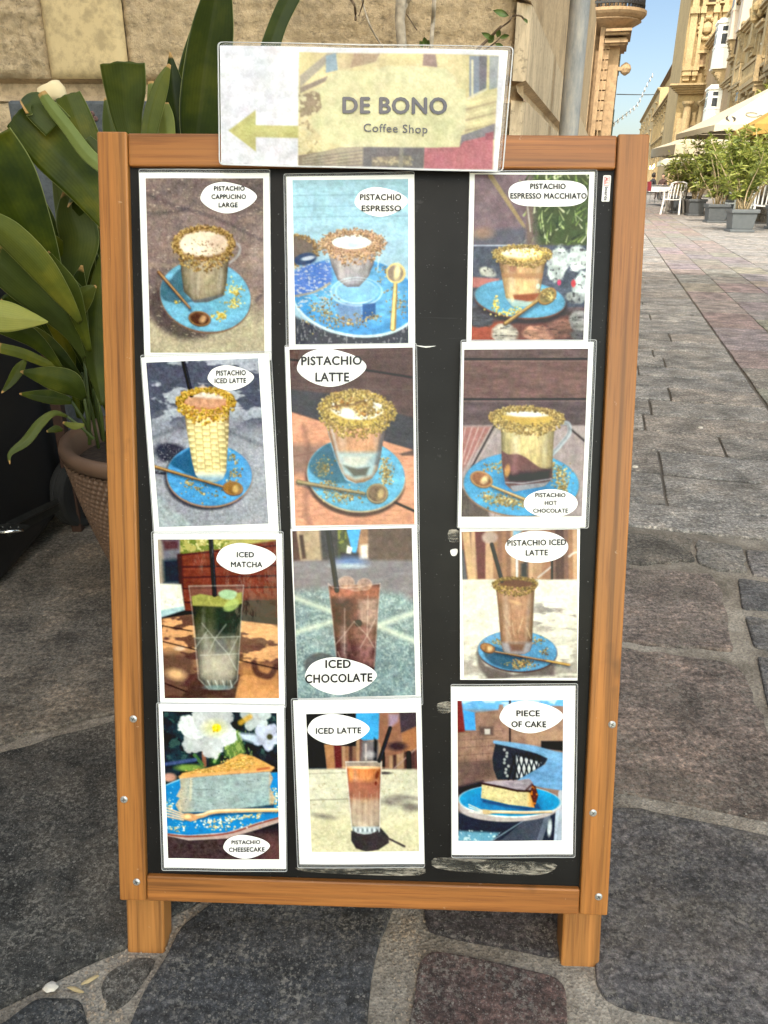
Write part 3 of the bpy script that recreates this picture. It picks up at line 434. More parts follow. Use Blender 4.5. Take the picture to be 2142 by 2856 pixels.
def pic_iced_chocolate():
    s = Pic([(65, 85), (1445, 50), (1490, 1980), (130, 2020)], seed=83); s.put(s.one, (98, 88, 84))
    s.put(s.poly([(50, 60), (400, 60), (420, 430), (60, 440)], 10), (166, 146, 120)); s.put(s.poly([(50, 60), (110, 60), (160, 430), (60, 440)], 10), (72, 48, 44)); s.put(s.poly([(145, 130), (190, 130), (225, 400), (180, 410)], 10), (70, 50, 46)); s.put(s.poly([(380, 60), (600, 60), (620, 420), (410, 430)], 20), (62, 60, 66))
    s.put(s.poly([(590, 60), (700, 60), (740, 400), (600, 420)], 20), (70, 78, 52)); s.flecks(s.poly([(590, 60), (700, 60), (740, 300), (600, 300)]), 50, (130, 136, 60), .55, .8); s.put(s.poly([(690, 60), (860, 60), (800, 350), (760, 350)], 8), (74, 160, 220)); s.put(s.poly([(860, 60), (950, 60), (950, 420), (820, 400), (830, 200)], 14), (150, 116, 90)); s.put(s.poly([(850, 250), (940, 240), (940, 410), (850, 410)], 20), (214, 206, 196)); s.put(s.poly([(620, 330), (830, 340), (830, 410), (620, 420)], 16), (40, 40, 48)); s.put(s.poly([(700, 250), (760, 280), (740, 350), (690, 340)], 10), (220, 220, 214))
    s.put(s.poly([(940, 50), (1460, 40), (1460, 420), (950, 410)], 16), (92, 76, 70)); s.shade(1 - s.gy(400, 440), 60, .2)
    s.put(s.gy(405, 450), (122, 118, 124)); s.put(s.ell(730, 440, 160, 60, 0, 40), (96, 130, 190), .8); s.put(s.ell(720, 490, 160, 26, 0, 20), (196, 212, 216), .8); s.shade(s.gy(420, 450), 60, .12, 2.5, .6)
    m = s.poly([(60, 800), (180, 760), (560, 760), (1100, 780), (1330, 810), (1500, 930), (1500, 2050), (60, 2050)], 50); s.put(m, (118, 140, 144)); s.shade(m, 90, .2); s.flecks(m, 20, (176, 194, 190), .56, .6); s.flecks(m, 14, (70, 84, 92), .66, .6)
    for L in ([(80, 850), (500, 1010)], [(100, 1260), (520, 1130)], [(1060, 1170), (1470, 1030)], [(1080, 1190), (1480, 1360)]): s.put(s.line(L, 56, e=26), (204, 214, 196), .8)
    s.put(s.ell(400, 1640, 200, 150, 0, 16), (74, 76, 80), .85)
    g = s.body([(480, 720), (1080, 700), (1055, 1000), (1030, 1500), (1010, 1700), (580, 1600), (530, 1100)], (112, 66, 56), (78, 54, 54), 760, 1500, .25, 480, 1080)
    s.put(g * s.poly([(820, 880), (1070, 860), (1040, 1180), (840, 1150)], 30), (150, 122, 110)); s.put(g * s.poly([(510, 860), (760, 860), (760, 1200), (540, 1200)], 50), (60, 40, 40), .9); s.put(g * s.poly([(810, 1200), (1020, 1200), (1010, 1650), (820, 1600)], 40), (130, 92, 88), .9); s.put(g * s.ell(830, 1150, 40, 40, 0, 10), (24, 18, 22)); s.put(g * s.poly([(490, 750), (1070, 740), (1060, 850), (500, 850)], 26), (150, 92, 74), .9); s.shade(g, 36, .3)
    for (x, y, rx, ry) in ((690, 680, 95, 75), (900, 700, 85, 70), (800, 740, 80, 40)): s.put(s.ell(x, y, rx, ry, 0, 10), (170, 134, 116), .7); s.shade(s.ell(x, y, rx, ry, 0, 10), 40, .3); s.put(s.ell(x, y, rx, ry) - s.ell(x, y, rx * .92, ry * .9), (220, 204, 192), .45)
    s.straw((478, 70), (580, 770), 56)
    for L in ([(480, 690), (540, 740), (800, 735), (1080, 690)], [(480, 690), (530, 1100), (580, 1600)], [(1080, 690), (1055, 1000), (1010, 1650)], [(940, 830), (930, 1280)], [(670, 980), (670, 1500)], [(780, 1130), (680, 1260), (560, 1400)], [(780, 1130), (930, 1290), (1010, 1430)], [(1030, 1090), (930, 1290), (850, 1430)], [(590, 1480), (640, 1600)]): s.put(s.line(L, 11, e=6), (206, 186, 176), .55)
    return s
def street_back(s, y0, y1, x0, x1):
    w = x1 - x0
    for k in range(26):
        x = x0 + w * k / 26; c = s.r.choice(((150, 110, 84), (92, 56, 54), (170, 136, 106), (70, 50, 50), (126, 92, 76), (112, 84, 76), (196, 160, 126)))
        s.put(s.poly([(x, y0), (x + w / 24, y0), (x + w / 22, y1), (x + 6, y1)], 12), c, .9)
def pic_iced_pistachio_latte():
    s = Pic([(195, 95), (1530, 65), (1530, 1780), (225, 1795)], seed=97); s.put(s.one, (140, 104, 84)); street_back(s, 60, 650, 200, 1530)
    s.put(s.poly([(200, 90), (290, 90), (330, 650), (270, 650)], 10), (190, 156, 118)); s.put(s.poly([(190, 300), (215, 300), (260, 650), (200, 650)], 8), (74, 80, 90)); s.put(s.poly([(350, 90), (470, 90), (470, 640), (380, 640)], 10), (96, 52, 54)); s.put(s.ell(520, 160, 90, 70, 0, 14), (170, 150, 140)); s.put(s.poly([(790, 80), (900, 80), (830, 140), (790, 160)], 10), (130, 180, 210)); s.put(s.line([(835, 400), (835, 620)], 26, e=8), (206, 210, 214)); s.put(s.poly([(880, 460), (950, 440), (950, 620), (880, 620)], 20), (40, 44, 50)); s.put(s.line([(1080, 620), (1230, 500)], 20), (196, 186, 176)); s.put(s.line([(1240, 430), (1240, 640)], 24), (24, 22, 24)); s.put(s.line(spline([(1440, 380), (1490, 340), (1540, 330)], 5, False), 22), (210, 200, 190))
    m = s.gy(635, 655); s.put(m, (214, 212, 198)); s.shade(m, 160, .1, 2, .6); s.put(m * np.clip((s.n(120, 2.2, .6) - .55) / .1, 0, 1) * s.gx(900, 1100) * s.gy(850, 950) * (1 - s.gy(1150, 1300)), (112, 104, 106), .75); s.put(m * s.gy(1250, 1500) * np.clip((s.n(150, 1.6, .7) - .42) / .14, 0, 1), (150, 144, 136), .85); s.shade(m, 24, .08)
    s.put(s.poly([(370, 1480), (480, 1640), (800, 1740), (1280, 1600), (1260, 1750), (500, 1800), (380, 1640)], 20), (92, 84, 82), .9)
    s.saucer(840, 1470, 455, 235, (74, 142, 190), (70, 50, 48), 3, [(430, 1400), (600, 1420), (900, 1530), (1000, 1600), (800, 1690), (520, 1600)])
    s.crumbs([(610, 1370, 40, 30, 40), (1080, 1350, 50, 26, 40), (1150, 1480, 26, 24, 30), (880, 1620, 70, 30, 160)], 4, 10, NUTB + ((150, 140, 80),))
    g = s.body([(590, 720), (1040, 730), (1025, 1000), (1008, 1400), (985, 1470), (920, 1505), (820, 1515), (730, 1505), (675, 1470), (650, 1380), (620, 1000)], (168, 126, 98), (146, 112, 92), 760, 1400, .3, 590, 1045)
    s.put(g * s.poly([(650, 1370), (1010, 1370), (980, 1510), (690, 1510)], 20), (150, 150, 156), .85); s.put(g * s.poly([(740, 1380), (930, 1380), (900, 1470), (770, 1470)], 20), (110, 78, 62), .9); s.put(g * s.ell(820, 910, 70, 20, 16, 12), (214, 176, 130), .9)
    for L in ([(700, 1180), (760, 1300)], [(780, 1150), (800, 1280)], [(900, 1100), (850, 1250)], [(760, 1180), (690, 1060)], [(950, 1200), (990, 1320)]): s.put(g * s.line(L, 14, e=8), (206, 180, 150), .6)
    s.put(s.ell(815, 680, 240, 62), (92, 58, 44)); s.straw((543, 240), (662, 660), 44); s.ring(815, 690, 245, 68, 26, ((150, 124, 62), (112, 88, 48), (186, 160, 90), (84, 64, 40), (128, 98, 56)), 420, 70, 0, 8, 16)
    s.spoon((1430, 1630), (580, 1480), (-85, -45), (82, 50), 26, 20, (120, 84, 62), (150, 110, 74), (240, 214, 160)); s.put(s.line([(1440, 1630), (1180, 1580)], 22, 18), (196, 160, 92)); return s
def flower(s, cx, cy, R, n=6, rot=0, tint=(206, 212, 214)):
    for k in range(n):
        a = rot + k * 2 * math.pi / n; x, y = cx + math.cos(a) * R * .55, cy + math.sin(a) * R * .48
        m = s.ell(x, y, R * .56, R * .42, math.degrees(a), 8, .34); s.put(m, np.array(tint) * (1 - .07 * (k % 3))); s.put(s.line([(cx, cy), (x, y)], 14, e=14), (196, 206, 206), .6); s.shade(m, 60, .1)
def pic_cheesecake():
    s = Pic([(105, 175), (1420, 195), (1450, 1890), (165, 1875)], seed=103); s.put(s.one, (28, 42, 48)); s.shade(s.one, 120, .7); s.flecks(1 - s.gy(650, 900), 70, (70, 96, 90), .58, .7)
    s.put(s.poly([(840, 420), (980, 400), (1060, 640), (1000, 720), (820, 700)], 20), (92, 120, 66)); s.flecks(s.poly([(800, 400), (1100, 400), (1150, 760), (780, 760)]), 36, (150, 170, 96), .55, .8, .7, 1.4); s.put(s.line([(575, 590), (585, 800)], 46, e=8), (140, 92, 72)); s.put(s.poly([(660, 600), (780, 600), (760, 800), (640, 800)], 20), (40, 66, 44)); s.put(s.line([(700, 760), (760, 640)], 34), (120, 160, 90)); s.put(s.line([(470, 680), (560, 790)], 40), (70, 104, 64))
    s.put(s.line([(110, 790), (480, 735)], 40, e=10), (70, 84, 130), .9); s.put(s.ell(420, 830, 160, 40, 0, 14), (116, 146, 72)); s.put(s.ell(180, 940, 80, 50, 0, 14), (186, 140, 124)); s.put(s.gy(640, 700) * s.gx(1000, 1060) * .8, (40, 26, 34), .6)
    flower(s, 620, 400, 320, 6, .3); s.put(s.ell(700, 370, 130, 90, 0, 40), (214, 214, 150), .7); s.put(s.ell(725, 370, 50, 46, 0, 10), (238, 204, 40)); s.dots([(s.r.gauss(725, 22), s.r.gauss(380, 22)) for _ in range(14)], 6, 12, ((206, 160, 20), (250, 226, 90)))
    flower(s, 1180, 240, 170, 5, .9, (190, 200, 202)); s.put(s.line([(1000, 310), (1110, 240)], 60, e=16), (206, 160, 60), .8); flower(s, 1310, 470, 160, 5, .2, (196, 204, 230)); s.put(s.poly([(980, 430), (1180, 440), (1200, 560), (1020, 500)], 20), (190, 206, 226)); s.put(s.ell(1340, 470, 34, 34, 0, 10), (70, 70, 50))
    s.put(s.gy(1500, 1600), (66, 54, 56)); s.shade(s.gy(1500, 1600), 24, .35); s.put(s.gx(1150, 1350) * s.gy(1560, 1700), (106, 70, 66), .6)
    s.put(s.poly([(90, 1050), (330, 950), (1460, 880), (1480, 1450), (1200, 1540), (850, 1640), (400, 1670), (120, 1610)], 6), (204, 190, 184)); s.put(s.poly([(90, 1580), (420, 1640), (830, 1600), (1200, 1500), (1480, 1400), (1480, 1440), (1200, 1540), (850, 1640), (420, 1660), (90, 1610)], 8, False), (150, 120, 112), .5)
    s.put(s.poly([(90, 1050), (300, 960), (1460, 880), (1480, 1390), (1200, 1460), (850, 1570), (400, 1610), (90, 1580)], 6), (24, 124, 188)); s.put(s.line(spline([(90, 1590), (400, 1625), (850, 1585), (1200, 1480), (1480, 1400)], 8, False), 22), (132, 74, 66)); s.put(s.line([(90, 1050), (300, 965)], 12), (150, 200, 226))
    m = s.poly([(90, 1060), (1480, 900), (1480, 1380), (850, 1560), (90, 1570)]); s.flecks(m, 30, (206, 222, 226), .7, .8, 1.2, .8); s.crumbs([(700, 1450, 150, 16, 60), (800, 1510, 150, 20, 50), (900, 1410, 60, 16, 20), (1100, 1390, 70, 14, 30), (1220, 1380, 20, 20, 20), (260, 1530, 80, 14, 30), (200, 1260, 30, 50, 20), (1410, 1180, 20, 60, 40)], 4, 12, ((226, 214, 170), (210, 180, 110), (236, 236, 226)))
    g = s.poly([(300, 940), (900, 900), (1340, 870), (1375, 950), (1340, 1050), (1400, 1180), (1380, 1260), (1240, 1290), (900, 1310), (600, 1340), (300, 1350), (250, 1260), (300, 1180), (260, 1160), (310, 1060)], 8, False); s.put(g, (150, 168, 168)); s.put(g * (1 - s.gx(280, 480)), (196, 172, 140), .8); s.put(g * s.gx(900, 1400) * s.gy(1050, 1250), (128, 166, 172), .6); s.put(g * s.line([(430, 960), (420, 1200)], 20, e=14), (226, 214, 180), .7); s.put(g * s.gx(1320, 1360), (206, 160, 112), .7); s.shade(g, 26, .14, 1.5, .7); s.flecks(g, 16, (70, 90, 92), .72, .8)
    s.put(g * s.line([(470, 1080), (700, 1080)], 8), (96, 112, 112), .7); s.put(s.poly([(240, 1290), (300, 1350), (700, 1340), (1390, 1250), (1390, 1300), (700, 1370), (300, 1370)], 10), (26, 42, 60), .75)
    t = s.poly([(295, 930), (330, 890), (620, 830), (800, 780), (920, 710), (1000, 665), (1160, 700), (1280, 760), (1390, 820), (1360, 870), (1180, 880), (900, 900), (300, 950)], 8); s.put(t, (212, 160, 92)); s.crumbs([(960, 790, 100, 26, 200), (1040, 730, 60, 24, 120), (640, 865, 100, 14, 90)], 4, 11, ((206, 166, 90), (170, 130, 66), (228, 196, 124), (190, 150, 70))); s.put(s.line([(300, 935), (800, 890), (1180, 870), (1380, 830)], 30, e=10), (228, 170, 112), .8)
    s.put(s.line([(1200, 850), (1330, 830)], 26, e=10), (150, 66, 46), .7)
    s.put(s.line(spline([(340, 1440), (520, 1420), (760, 1370), (1460, 1340)], 6, False), 26, e=12), (16, 50, 80), .6); s.put(s.line(spline([(430, 1400), (560, 1380), (760, 1330), (1460, 1320)], 6, False), 60, 38), (206, 166, 116)); s.put(s.line(spline([(430, 1385), (560, 1366), (760, 1320), (1460, 1308)], 6, False), 18), (244, 222, 184)); s.put(s.ell(410, 1400, 100, 44, 6), (206, 156, 110)); s.put(s.ell(390, 1395, 40, 24, 0, 8), (246, 214, 160))
    for k in range(4): s.put(s.line([(340, 1370 + k * 22), (120, 1285 + k * 34)], 17), (196, 160, 124)); s.put(s.line([(340, 1364 + k * 22), (120, 1279 + k * 34)], 6), (240, 224, 200))
    return s
def pic_iced_latte():
    s = Pic([(225, 250), (1495, 230), (1530, 1838), (290, 1840)], seed=113); s.put(s.one, (110, 84, 74)); street_back(s, 480, 880, 420, 1520)
    s.put(s.poly([(200, 230), (800, 230), (800, 620), (440, 620), (460, 890), (250, 900)], 8), (20, 30, 40)); s.put(s.poly([(430, 600), (540, 600), (560, 890), (470, 890)], 8), (166, 120, 84)); s.put(s.poly([(540, 600), (630, 600), (640, 880), (560, 880)], 10), (92, 44, 46)); s.put(s.poly([(800, 230), (1080, 230), (1070, 540), (890, 560), (800, 500)], 6), (66, 156, 214)); s.put(s.poly([(870, 560), (1060, 550), (1060, 800), (850, 800)], 20), (110, 106, 108)); s.put(s.poly([(1010, 520), (1050, 560), (1040, 800), (1000, 780)], 12), (34, 36, 40)); s.put(s.line([(915, 600), (915, 780)], 24), (170, 160, 156)); s.put(s.ell(960, 720, 60, 40, 0, 20), (190, 190, 190), .7)
    s.put(s.poly([(1070, 230), (1330, 230), (1340, 700), (1130, 740), (1060, 560)], 10), (136, 96, 78)); s.put(s.poly([(1180, 250), (1300, 250), (1280, 340), (1180, 420)], 20), (150, 130, 150)); s.put(s.poly([(1300, 230), (1520, 230), (1520, 380), (1320, 470)], 10), (64, 56, 62)); s.put(s.poly([(1330, 470), (1520, 380), (1520, 660), (1350, 680)], 14), (156, 106, 74)); s.put(s.ell(1280, 620, 110, 50, 0, 20), (56, 44, 48)); s.put(s.line([(1250, 870), (1400, 730), (1500, 640)], 16), (176, 150, 140), .7); s.put(s.line([(1410, 700), (1415, 870)], 60), (30, 26, 30)); s.put(s.line([(1120, 700), (1120, 870)], 30), (30, 22, 24))
    m = s.gy(870, 900); s.put(m, (202, 200, 178)); s.shade(m, 120, .08, 2, .6); s.flecks(m, 22, (160, 150, 116), .66, .5); s.put(m * s.line([(260, 1245), (800, 1230)], 14), (130, 126, 112), .7); s.put(m * s.line([(260, 940), (700, 930)], 10), (150, 146, 132), .7); s.put(m * s.gy(1240, 1500), (200, 194, 158), .7)
    for (x, y, rx, ry) in ((1180, 1270, 110, 34), (1260, 1230, 100, 24), (1430, 1320, 110, 50), (1400, 1210, 120, 20), (420, 1430, 110, 20)): s.put(s.ell(x, y, rx, ry, 8, 24, .4), (96, 90, 88), .75)
    s.put(s.ell(1140, 930, 70, 16, 0, 8), (70, 66, 66)); s.put(s.poly([(745, 1600), (1085, 1560), (1180, 1670), (1180, 1740), (1060, 1820), (920, 1838), (800, 1800), (745, 1710)], 8), (58, 54, 56)); s.put(s.line([(1180, 1690), (1360, 1780)], 24, 28), (80, 74, 72)); s.shade(s.gy(1560, 1600), 20, .1)
    g = s.body([(685, 860), (1095, 850), (1080, 1200), (1076, 1550), (1040, 1600), (970, 1632), (900, 1638), (820, 1625), (770, 1590), (750, 1550), (720, 1200)], (206, 120, 72), (184, 172, 150), 880, 1480, .22, 685, 1095); s.put(g * s.gy(1000, 1050) * (1 - s.gy(1200, 1260)), (150, 92, 76), .8); s.put(g * s.gy(1220, 1300) * (1 - s.gy(1480, 1560)), (176, 156, 138), .7); s.put(g * s.gy(1540, 1560), (176, 190, 196), .9)
    for k in range(10): s.put(g * s.line([(740 + k * 34, 1150 + (k % 3) * 30), (745 + k * 33, 1530)], 9, e=8), (206, 190, 170) if k % 2 else (140, 116, 100), .4)
    for k in range(12): s.put(s.ell(770 + k * 27, 1590, 9, 22, 0, 6), (226, 236, 240) if k % 2 else (90, 100, 104), .8)
    s.put(s.poly([(682, 800), (1095, 800), (1095, 860), (900, 875), (700, 865)], 8), (150, 140, 128), .85); s.put(s.ell(890, 868, 195, 16, 0, 8), (236, 196, 150)); s.put(g * s.ell(1045, 950, 22, 50, 16, 8), (110, 56, 40)); s.put(g * s.ell(1030, 1050, 14, 24, 0, 6), (110, 50, 40)); s.put(g * s.ell(745, 950, 26, 70, 0, 12), (236, 150, 92), .8)
    for L in ([(682, 805), (1095, 800)], [(682, 805), (720, 1200), (755, 1580)], [(1095, 800), (1080, 1200), (1075, 1570)]): s.put(s.line(L, 11, e=5), (226, 226, 220), .7)
    s.straw((1195, 412), (1070, 790), 44); return s
def pic_cake():
    s = Pic([(140, 250), (1305, 240), (1290, 1790), (150, 1790)], seed=127); s.put(s.one, (132, 108, 96))
    s.put(1 - s.gy(330, 390), (104, 170, 224)); s.flecks(1 - s.gy(330, 390), 130, (206, 224, 240), .52, .7, 2, .6); s.put(s.poly([(130, 240), (185, 240), (230, 600), (130, 620)], 8), (110, 46, 46)); s.put(s.poly([(200, 350), (340, 380), (345, 575), (225, 575)], 8), (70, 154, 222))
    b = s.poly([(330, 385), (590, 350), (600, 290), (640, 290), (650, 340), (1310, 300), (1310, 800), (540, 720), (520, 1120), (140, 1260), (140, 600), (345, 580)], 8); s.put(b, (140, 112, 98)); s.shade(b, 80, .2)
    for k in range(7): s.put(b * s.line([(140, 600 + k * 85), (640, 580 + k * 80)], 8, e=6), (96, 76, 70), .7)
    for k in range(18): y = 610 + (k // 3) * 85; x = 160 + (k % 3) * 130 + (k // 3 % 2) * 60; s.put(b * s.line([(x, y), (x, y + 80)], 8), (100, 78, 70), .6)
    s.put(s.poly([(150, 920), (520, 900), (560, 1080), (150, 1250)], 40), (86, 70, 68), .8); s.put(s.poly([(380, 540), (540, 530), (540, 630), (390, 630)], 16), (92, 76, 72)); s.put(s.poly([(440, 560), (500, 560), (500, 620), (440, 620)], 6), (190, 182, 176)); s.put(s.line([(718, 240), (718, 720)], 20), (40, 34, 38)); s.put(s.poly([(890, 600), (1310, 560), (1310, 720), (900, 740)], 20), (170, 140, 112), .7); s.put(s.poly([(1060, 690), (1310, 690), (1310, 800), (1060, 770)], 8), (30, 32, 38)); s.put(s.poly([(1200, 300), (1240, 240), (1310, 240), (1310, 310)], 6), (104, 176, 226))
    s.put(s.poly([(560, 715), (760, 750), (1000, 800), (1110, 850), (1135, 890), (1060, 990), (930, 1060), (800, 1120), (580, 1120), (535, 1000), (525, 880)], 6), (42, 46, 54)); s.put(s.poly([(790, 850), (1060, 930), (1000, 1010), (820, 1110), (790, 1090)], 10), (206, 210, 214))
    for k in range(6): s.put(s.line([(780 + k * 55, 830), (700 + k * 55, 1130)], 16), (26, 30, 38)); s.put(s.line([(740 + k * 55, 830), (830 + k * 55, 1130)], 16), (26, 30, 38))
    for k in range(9): s.put(s.ell(680 + s.r.uniform(-25, 25), 790 + k * 36, 14, 16, 0, 6), (190, 196, 196), .8)
    s.put(s.poly([(545, 700), (900, 740), (1150, 790), (1310, 820), (1310, 1240), (1050, 1200), (790, 1130), (960, 1030), (1100, 950), (1140, 870), (1080, 810), (560, 715)], 8), (104, 152, 196)); s.put(s.line(spline([(550, 705), (760, 738), (1000, 785), (1180, 850), (1310, 900)], 6, False), 34, 120, 8), (112, 158, 198)); s.shade(s.gx(700, 800) * s.gy(700, 760), 60, .15, 1.6, .6)
    s.put(s.gy(1440, 1500), (40, 46, 58)); s.put(s.poly([(600, 1800), (880, 1560), (1120, 1480), (1040, 1800)], 8), (66, 72, 84)); s.put(s.poly([(150, 1680), (600, 1700), (520, 1800), (140, 1800)], 14), (96, 150, 176)); s.flecks(s.poly([(150, 1660), (620, 1690), (520, 1800), (140, 1800)]), 30, (206, 226, 230), .56, .8); s.put(s.line([(500, 1800), (880, 1560)], 10), (130, 150, 166)); s.put(s.line([(1140, 1500), (1040, 1800)], 60), (92, 100, 116)); s.put(s.ell(1155, 1650, 24, 90, 4, 8), (196, 206, 214)); s.put(s.line([(1240, 1460), (1220, 1800)], 36), (170, 186, 204)); s.put(s.line([(1280, 1260), (1270, 1800)], 60), (186, 200, 216), .8); s.put(s.poly([(140, 1200), (420, 1130), (500, 1200), (150, 1300)], 20), (34, 34, 42))
    s.put(s.ell(700, 1430, 545, 150, 0), (176, 168, 166)); s.put(s.ell(715, 1355, 565, 178, 2), (226, 230, 230)); m = s.ell(715, 1350, 555, 168, 2); s.put(m, (24, 138, 190)); s.put(s.ell(700, 1370, 420, 110, 2, 30), (18, 110, 168), .7); s.shade(m, 70, .12)
    s.put(s.poly([(400, 1330), (980, 1430), (1020, 1380), (1060, 1440), (900, 1460), (420, 1370)], 14), (14, 60, 100), .8)
    s.put(s.poly([(410, 1160), (640, 1210), (940, 1245), (990, 1425), (700, 1390), (400, 1320)], 6), (206, 194, 144)); g = s.poly([(410, 1160), (640, 1210), (940, 1245), (990, 1425), (700, 1390), (400, 1320)]); s.shade(g, 22, .14); s.flecks(g, 18, (130, 104, 60), .74, .8); s.put(g * s.gx(900, 960), (206, 130, 50), .8)
    s.put(s.poly([(930, 1240), (960, 1160), (1000, 1190), (1030, 1290), (990, 1425)], 6), (84, 46, 32)); s.flecks(s.poly([(930, 1240), (960, 1160), (1030, 1290), (990, 1425)]), 26, (206, 120, 46), .55, .8)
    s.put(s.poly([(410, 1150), (560, 1130), (800, 1125), (890, 1110), (930, 1105), (970, 1150), (940, 1245), (800, 1230), (640, 1200)], 6), (156, 146, 156)); s.shade(s.poly([(410, 1150), (930, 1105), (970, 1150), (940, 1245)]), 40, .22, 2, .6); s.put(s.line([(410, 1160), (640, 1205), (800, 1240), (940, 1245)], 24), (50, 32, 32)); s.put(s.line([(900, 1230), (960, 1170)], 26, e=8), (60, 36, 34), .7)
    s.put(s.line(spline([(440, 1490), (620, 1480), (900, 1490), (1170, 1478)], 6, False), 24, e=8), (20, 40, 60), .5); s.put(s.line(spline([(440, 1475), (560, 1470), (900, 1480), (1170, 1470)], 6, False), 40, 26), (196, 168, 124)); s.put(s.line(spline([(480, 1465), (900, 1470), (1170, 1464)], 6, False), 12), (240, 226, 196)); s.put(s.ell(450, 1470, 70, 26, 6), (206, 180, 136))
    for k in range(4): s.put(s.line([(410, 1455 + k * 12), (265 + k * 2, 1390 + k * 26)], 13), (206, 206, 200))
    return s
def pic_banner():
    s = Pic([(97, 88), (1535, 118), (1480, 715), (108, 682)], 330, 140, 131); s.put(s.one, (226, 226, 236))
    s.put(s.poly([(140, 515), (278, 412), (278, 488), (500, 491), (500, 553), (278, 548), (278, 620)], 3), (192, 188, 130)); s.shade(s.one, 160, .03)
    m = s.poly([(495, 121), (1500, 137), (1468, 712), (490, 690)], 2)
    s.put(m, (214, 198, 146)); s.shade(m, 60, .16, 2, .7)
    def q(pts, c, a=1): s.put(m * s.poly(pts, 3), c, a)
    q([(495, 121), (640, 124), (500, 240)], (206, 190, 130)); q([(500, 240), (640, 124), (690, 124), (500, 300)], (150, 140, 130)); q([(630, 140), (680, 124), (690, 210), (630, 225)], (110, 146, 180)); q([(690, 124), (900, 128), (790, 190), (690, 210)], (196, 176, 130)); q([(770, 126), (900, 128), (880, 170), (750, 200)], (150, 120, 100), .8); q([(900, 128), (1120, 132), (1110, 180), (900, 200)], (216, 200, 140)); q([(1120, 132), (1200, 133), (1190, 200), (1115, 190)], (120, 96, 96)); q([(1180, 133), (1330, 136), (1330, 320), (1280, 240), (1190, 200)], (220, 204, 148))
    q([(1335, 136), (1500, 138), (1488, 310), (1335, 355)], (206, 190, 130)); q([(1350, 140), (1410, 140), (1400, 330), (1350, 345)], (96, 112, 140)); q([(1400, 140), (1440, 140), (1435, 310), (1400, 320)], (70, 70, 90)); q([(1450, 140), (1500, 140), (1490, 300), (1450, 310)], (130, 140, 150)); q([(1360, 160), (1370, 160), (1370, 340), (1360, 340)], (230, 220, 180)); q([(1340, 350), (1440, 300), (1440, 312), (1340, 365)], (210, 200, 170))
    for k in range(7): q([(1330, 380 + k * 26), (1490, 335 + k * 28), (1490, 345 + k * 28), (1330, 392 + k * 26)], (150, 130, 96) if k % 2 else (232, 218, 160), .8)
    q([(500, 300), (640, 240), (640, 262), (500, 330)], (110, 96, 90)); q([(500, 340), (640, 290), (620, 420), (500, 450)], (96, 74, 60), .8); s.flecks(m * (1 - s.gx(600, 660)) * s.gy(300, 340), 22, (226, 216, 170), .55, .9); s.flecks(m * (1 - s.gx(600, 660)) * s.gy(300, 340), 20, (120, 104, 70), .62, .8)
    q([(490, 640), (830, 590), (830, 700), (490, 692)], (112, 100, 90)); q([(510, 650), (700, 600), (815, 600), (815, 690), (510, 690)], (150, 138, 116)); 
    for k in range(5): q([(515, 655 + k * 14), (815, 612 + k * 18), (815, 617 + k * 18), (515, 661 + k * 14)], (84, 76, 74), .8)
    q([(820, 590), (1130, 595), (1120, 705), (815, 700)], (66, 64, 74)); q([(860, 650), (1060, 640), (1060, 690), (860, 695)], (96, 88, 78)); s.flecks(m * s.poly([(860, 650), (1070, 640), (1070, 690), (860, 690)]), 16, (170, 156, 120), .55, .8); q([(1000, 596), (1020, 596), (1015, 705), (995, 705)], (110, 104, 100))
    q([(1310, 540), (1480, 480), (1475, 560), (1300, 600)], (96, 92, 110)); q([(1125, 598), (1300, 598), (1320, 570), (1470, 535), (1466, 712), (1122, 706)], (166, 70, 92)); s.shade(m * s.poly([(1125, 598), (1470, 540), (1466, 712), (1122, 706)]), 30, .14, .5, 2); q([(1430, 530), (1472, 520), (1470, 560), (1430, 565)], (120, 40, 60))
    cr = m * s.poly([(640, 240), (700, 212), (870, 217), (940, 188), (1235, 205), (1278, 245), (1285, 300), (1330, 312), (1335, 360), (1328, 510), (1310, 525), (1300, 592), (1180, 600), (730, 598), (620, 565), (540, 470), (610, 400), (600, 330), (560, 310), (620, 290)], 4); s.put(cr, (214, 210, 160)); s.shade(cr, 120, .04); s.put(m, (220, 214, 196), .30); s.C *= .90  # pale wash over the street picture paints in the laminate's haze
    return s
